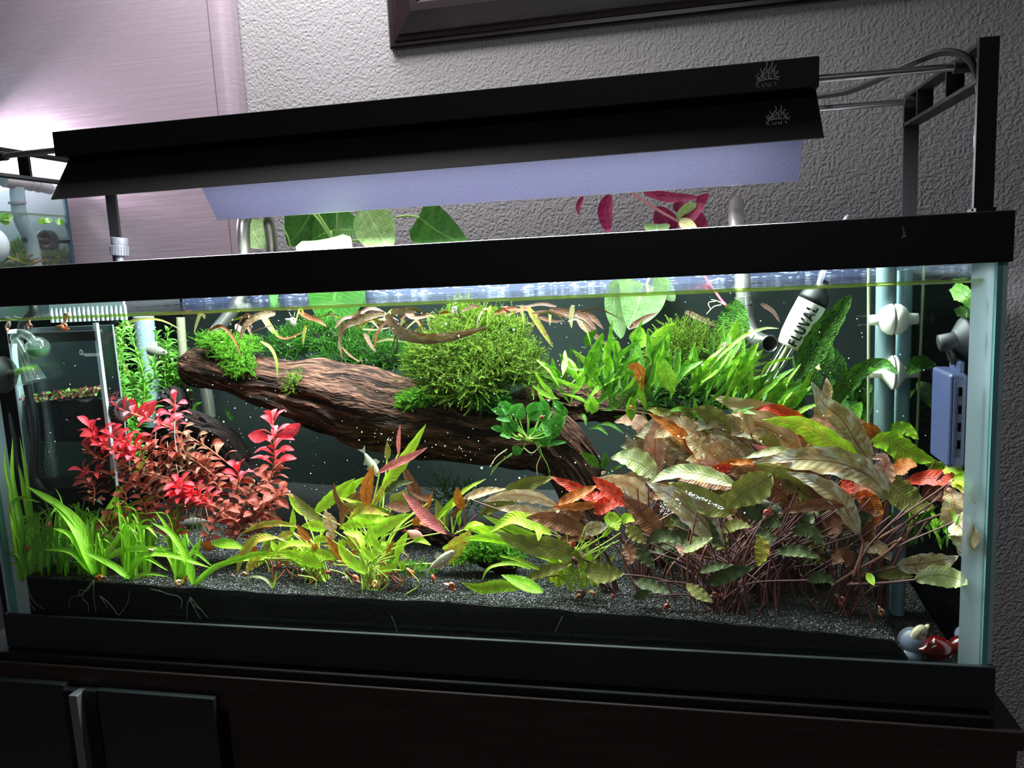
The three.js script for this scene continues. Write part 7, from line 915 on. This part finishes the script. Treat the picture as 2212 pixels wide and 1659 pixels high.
  // fish: one lathed body with fins
  const fish = (label, head, tail, d, mat, { deep = 0.26, finMat = null, kind = 'fish', eyeR = 1 } = {}) => {
    const A = at(head[0], head[1], d), B = at(tail[0], tail[1], Array.isArray(d) ? d[1] : d), Ln = A.distanceTo(B), T = B.clone().sub(A).normalize(), S = fwd.clone().cross(T).normalize(), U = S.y < 0 ? S.negate() : S, Z = T.clone().cross(U).normalize();
    const t = thing(kind, label, 'fish', A.clone().lerp(B, 0.5).add(V(0, -deep * Ln * 0.5, 0))), n = 24, m = 16, pos = [], ix = [], uv = [];
    const Fh = (s) => deep * 0.5 * Math.pow(Math.sin(Math.PI * Math.min(1, 0.04 + s * 0.98) * 0.94), 0.9) * (1 - 0.45 * s) * 1.45 + 0.012;
    for (let i = 0; i <= n; i++) { const s = i / n, h = Fh(s) * Ln, c = A.clone().addScaledVector(T, s * Ln * 0.8); const e = i === 0 || i === n ? 0.05 : 1; for (let j = 0; j <= m; j++) { const a = j / m * 6.283, q = c.clone().addScaledVector(U, Math.cos(a) * h * e).addScaledVector(Z, Math.sin(a) * h * 0.5 * e); pos.push(q.x, q.y, q.z); uv.push(s, j / m); } }
    for (let i = 0; i < n; i++) for (let j = 0; j < m; j++) { const k = i * (m + 1) + j; ix.push(k, k + 1, k + m + 1, k + 1, k + m + 2, k + m + 1); }
    const g = new THREE.BufferGeometry(); g.setAttribute('position', new THREE.Float32BufferAttribute(pos, 3)); g.setAttribute('uv', new THREE.Float32BufferAttribute(uv, 2)); g.setIndex(ix); g.computeVertexNormals(); part(t, 'body', g, mat);
    const at2 = (s, u, z = 0) => A.clone().addScaledVector(T, s * Ln).addScaledVector(U, u * Ln).addScaledVector(Z, z * Ln), fm = finMat ?? mat;
    const fin = (name, pts) => { const p = []; for (let i = 1; i < pts.length - 1; i++) for (const q of [pts[0], pts[i], pts[i + 1]]) p.push(q.x, q.y, q.z); const f = new THREE.BufferGeometry(); f.setAttribute('position', new THREE.Float32BufferAttribute(p, 3)); f.computeVertexNormals(); part(t, name, metricUV(f), fm); };
    fin('tail_fin', [at2(0.77, 0), at2(0.9, 0.07), at2(1, 0.13), at2(0.93, 0), at2(1, -0.13), at2(0.9, -0.07)]); const top = Fh(0.45); fin('dorsal_fin', [at2(0.32, top * 0.9), at2(0.36, top + 0.13), at2(0.5, top + 0.07), at2(0.52, top * 0.75)]); fin('anal_fin', [at2(0.46, -top * 0.8), at2(0.52, -top - 0.08), at2(0.66, -top * 0.6)]); fin('pelvic_fin', [at2(0.3, -top * 0.95), at2(0.36, -top - 0.09), at2(0.4, -top * 0.9)]);
    for (const z of [-1, 1]) part(t, 'eye', ball(at2(0.09, Fh(0.09) * 0.3, z * Fh(0.09) * 0.42), Ln * 0.026 * eyeR), phys(0x111014, 0.1));
  };
  const clearFin = phys(0xc9c2a8, 0.4, { transmission: 0.6, thickness: 0 });
  const fm = (hex, tr = 0) => phys(hex, 0.3, tr ? { transmission: tr, thickness: 0 } : {});
  fish('small orange red tetra over the bare soil between grass and lime crypts', [465, 1181], [425, 1172], 0.07, fm(0xb0512c), { deep: 0.42, finMat: fm(0x9c2d1c) }); fish('pinkish tetra before the small driftwood piece, front centre', [914, 1163], [870, 1143], 0.06, fm(0xc07f78), { deep: 0.36, finMat: fm(0xb8483c, 0.3) });
  fish('silvery fish hanging head down behind the upright orange leaf', [818, 1030], [780, 966], 0.09, fm(0x9a9c86), { deep: 0.2, finMat: clearFin }); fish('pale bottom fish resting on the crinkled yellow leaf', [982, 1190], [915, 1238], 0.035, fm(0xb0a48e), { deep: 0.17, kind: 'catfish', finMat: clearFin, eyeR: 0.7 });
  fish('red-headed silver tetra in the gap behind the left grass blades', [150, 1083], [222, 1080], 0.18, fm(0x8c8078), { deep: 0.26, finMat: clearFin }); fish('grey tetra with reddish head in the shade under the red stems', [388, 1136], [462, 1122], 0.14, fm(0x6c6460), { deep: 0.24, finMat: clearFin }); fish('dark slender fish in front of the pale filter pipe', [362, 763], [290, 748], 0.24, fm(0x6c6a62), { deep: 0.2, finMat: clearFin }); fish('pale yellowish fish in the dark below the slanted diffuser', [1776, 800], [1748, 784], 0.28, fm(0xb8b478), { deep: 0.3, finMat: clearFin });
  fish('grey fish glimpsed right of the pale snail near the moss tip', [510, 700], [522, 725], 0.2, fm(0xb4aaa0), { deep: 0.4, finMat: clearFin });
  fish('thin silver fish hiding among the stalks in the shade', [1625, 1085], [1686, 1090], 0.06, fm(0x7c8078), { deep: 0.22, finMat: clearFin });
}
// ---------------------------------------------------------------- specks drifting in the water and beads on the panes
{
  seed(111); const mkI = (name, label, N, r, mat, put) => { const g = new THREE.IcosahedronGeometry(1, 1), im = new THREE.InstancedMesh(g, mat, N), m = new THREE.Matrix4(); for (let i = 0; i < N; i++) { const s = r * Math.pow(rnd(), 1.5) + 0.00022; m.compose(put(), new THREE.Quaternion(), V(s, s, s)); im.setMatrixAt(i, m); } im.name = numbered(name); im.castShadow = im.receiveShadow = true; scene.add(im); tag(im, label, 'specks', null, 'stuff'); };
  mkI('water_specks', 'tiny white specks drifting all through the tank water', 900, 0.0005, std(0xf2f2ea, 0.4), () => V(rr(-0.58, 0.58), rr(0.13, 0.44), -rr(0.02, 0.3)));
  const dropMat = phys(0xdde6e4, 0.15, { transmission: 0.5, thickness: 0 });
  mkI('glass_beads', 'small clear beads on the inside of the front pane', 70, 0.0013, dropMat, () => V(rr(-0.55, 0.55), rr(0.2, 0.43), -0.0152));
  mkI('air_bubbles', 'row of tiny air bubbles along the large shaded leaf', 160, 0.0009, std(0xf4f4f0, 0.2), () => { const k = rnd(); return k < 0.5 ? at(lerp(1425, 1470, rnd()), lerp(1078, 1112, rnd()), 0.034) : at(lerp(1480, 1560, rnd()), 0, 0).set(0, 0, 0).add(at(...(() => { const u = rnd(); return [lerp(1480, 1562, u), lerp(1062, 1100, u) + rr(-4, 4)]; })(), 0.04)); });
  mkI('snail_eggs', 'scatter of pale eggs on the lower face of the driftwood log', 40, 0.0009, std(0xc0b898, 0.5), () => { const u = rnd(); return at(lerp(740, 1080, u) + rr(-20, 20), lerp(930, 985, u) + rr(-14, 14), 0.115); });
}
renderer.render(scene, camera);
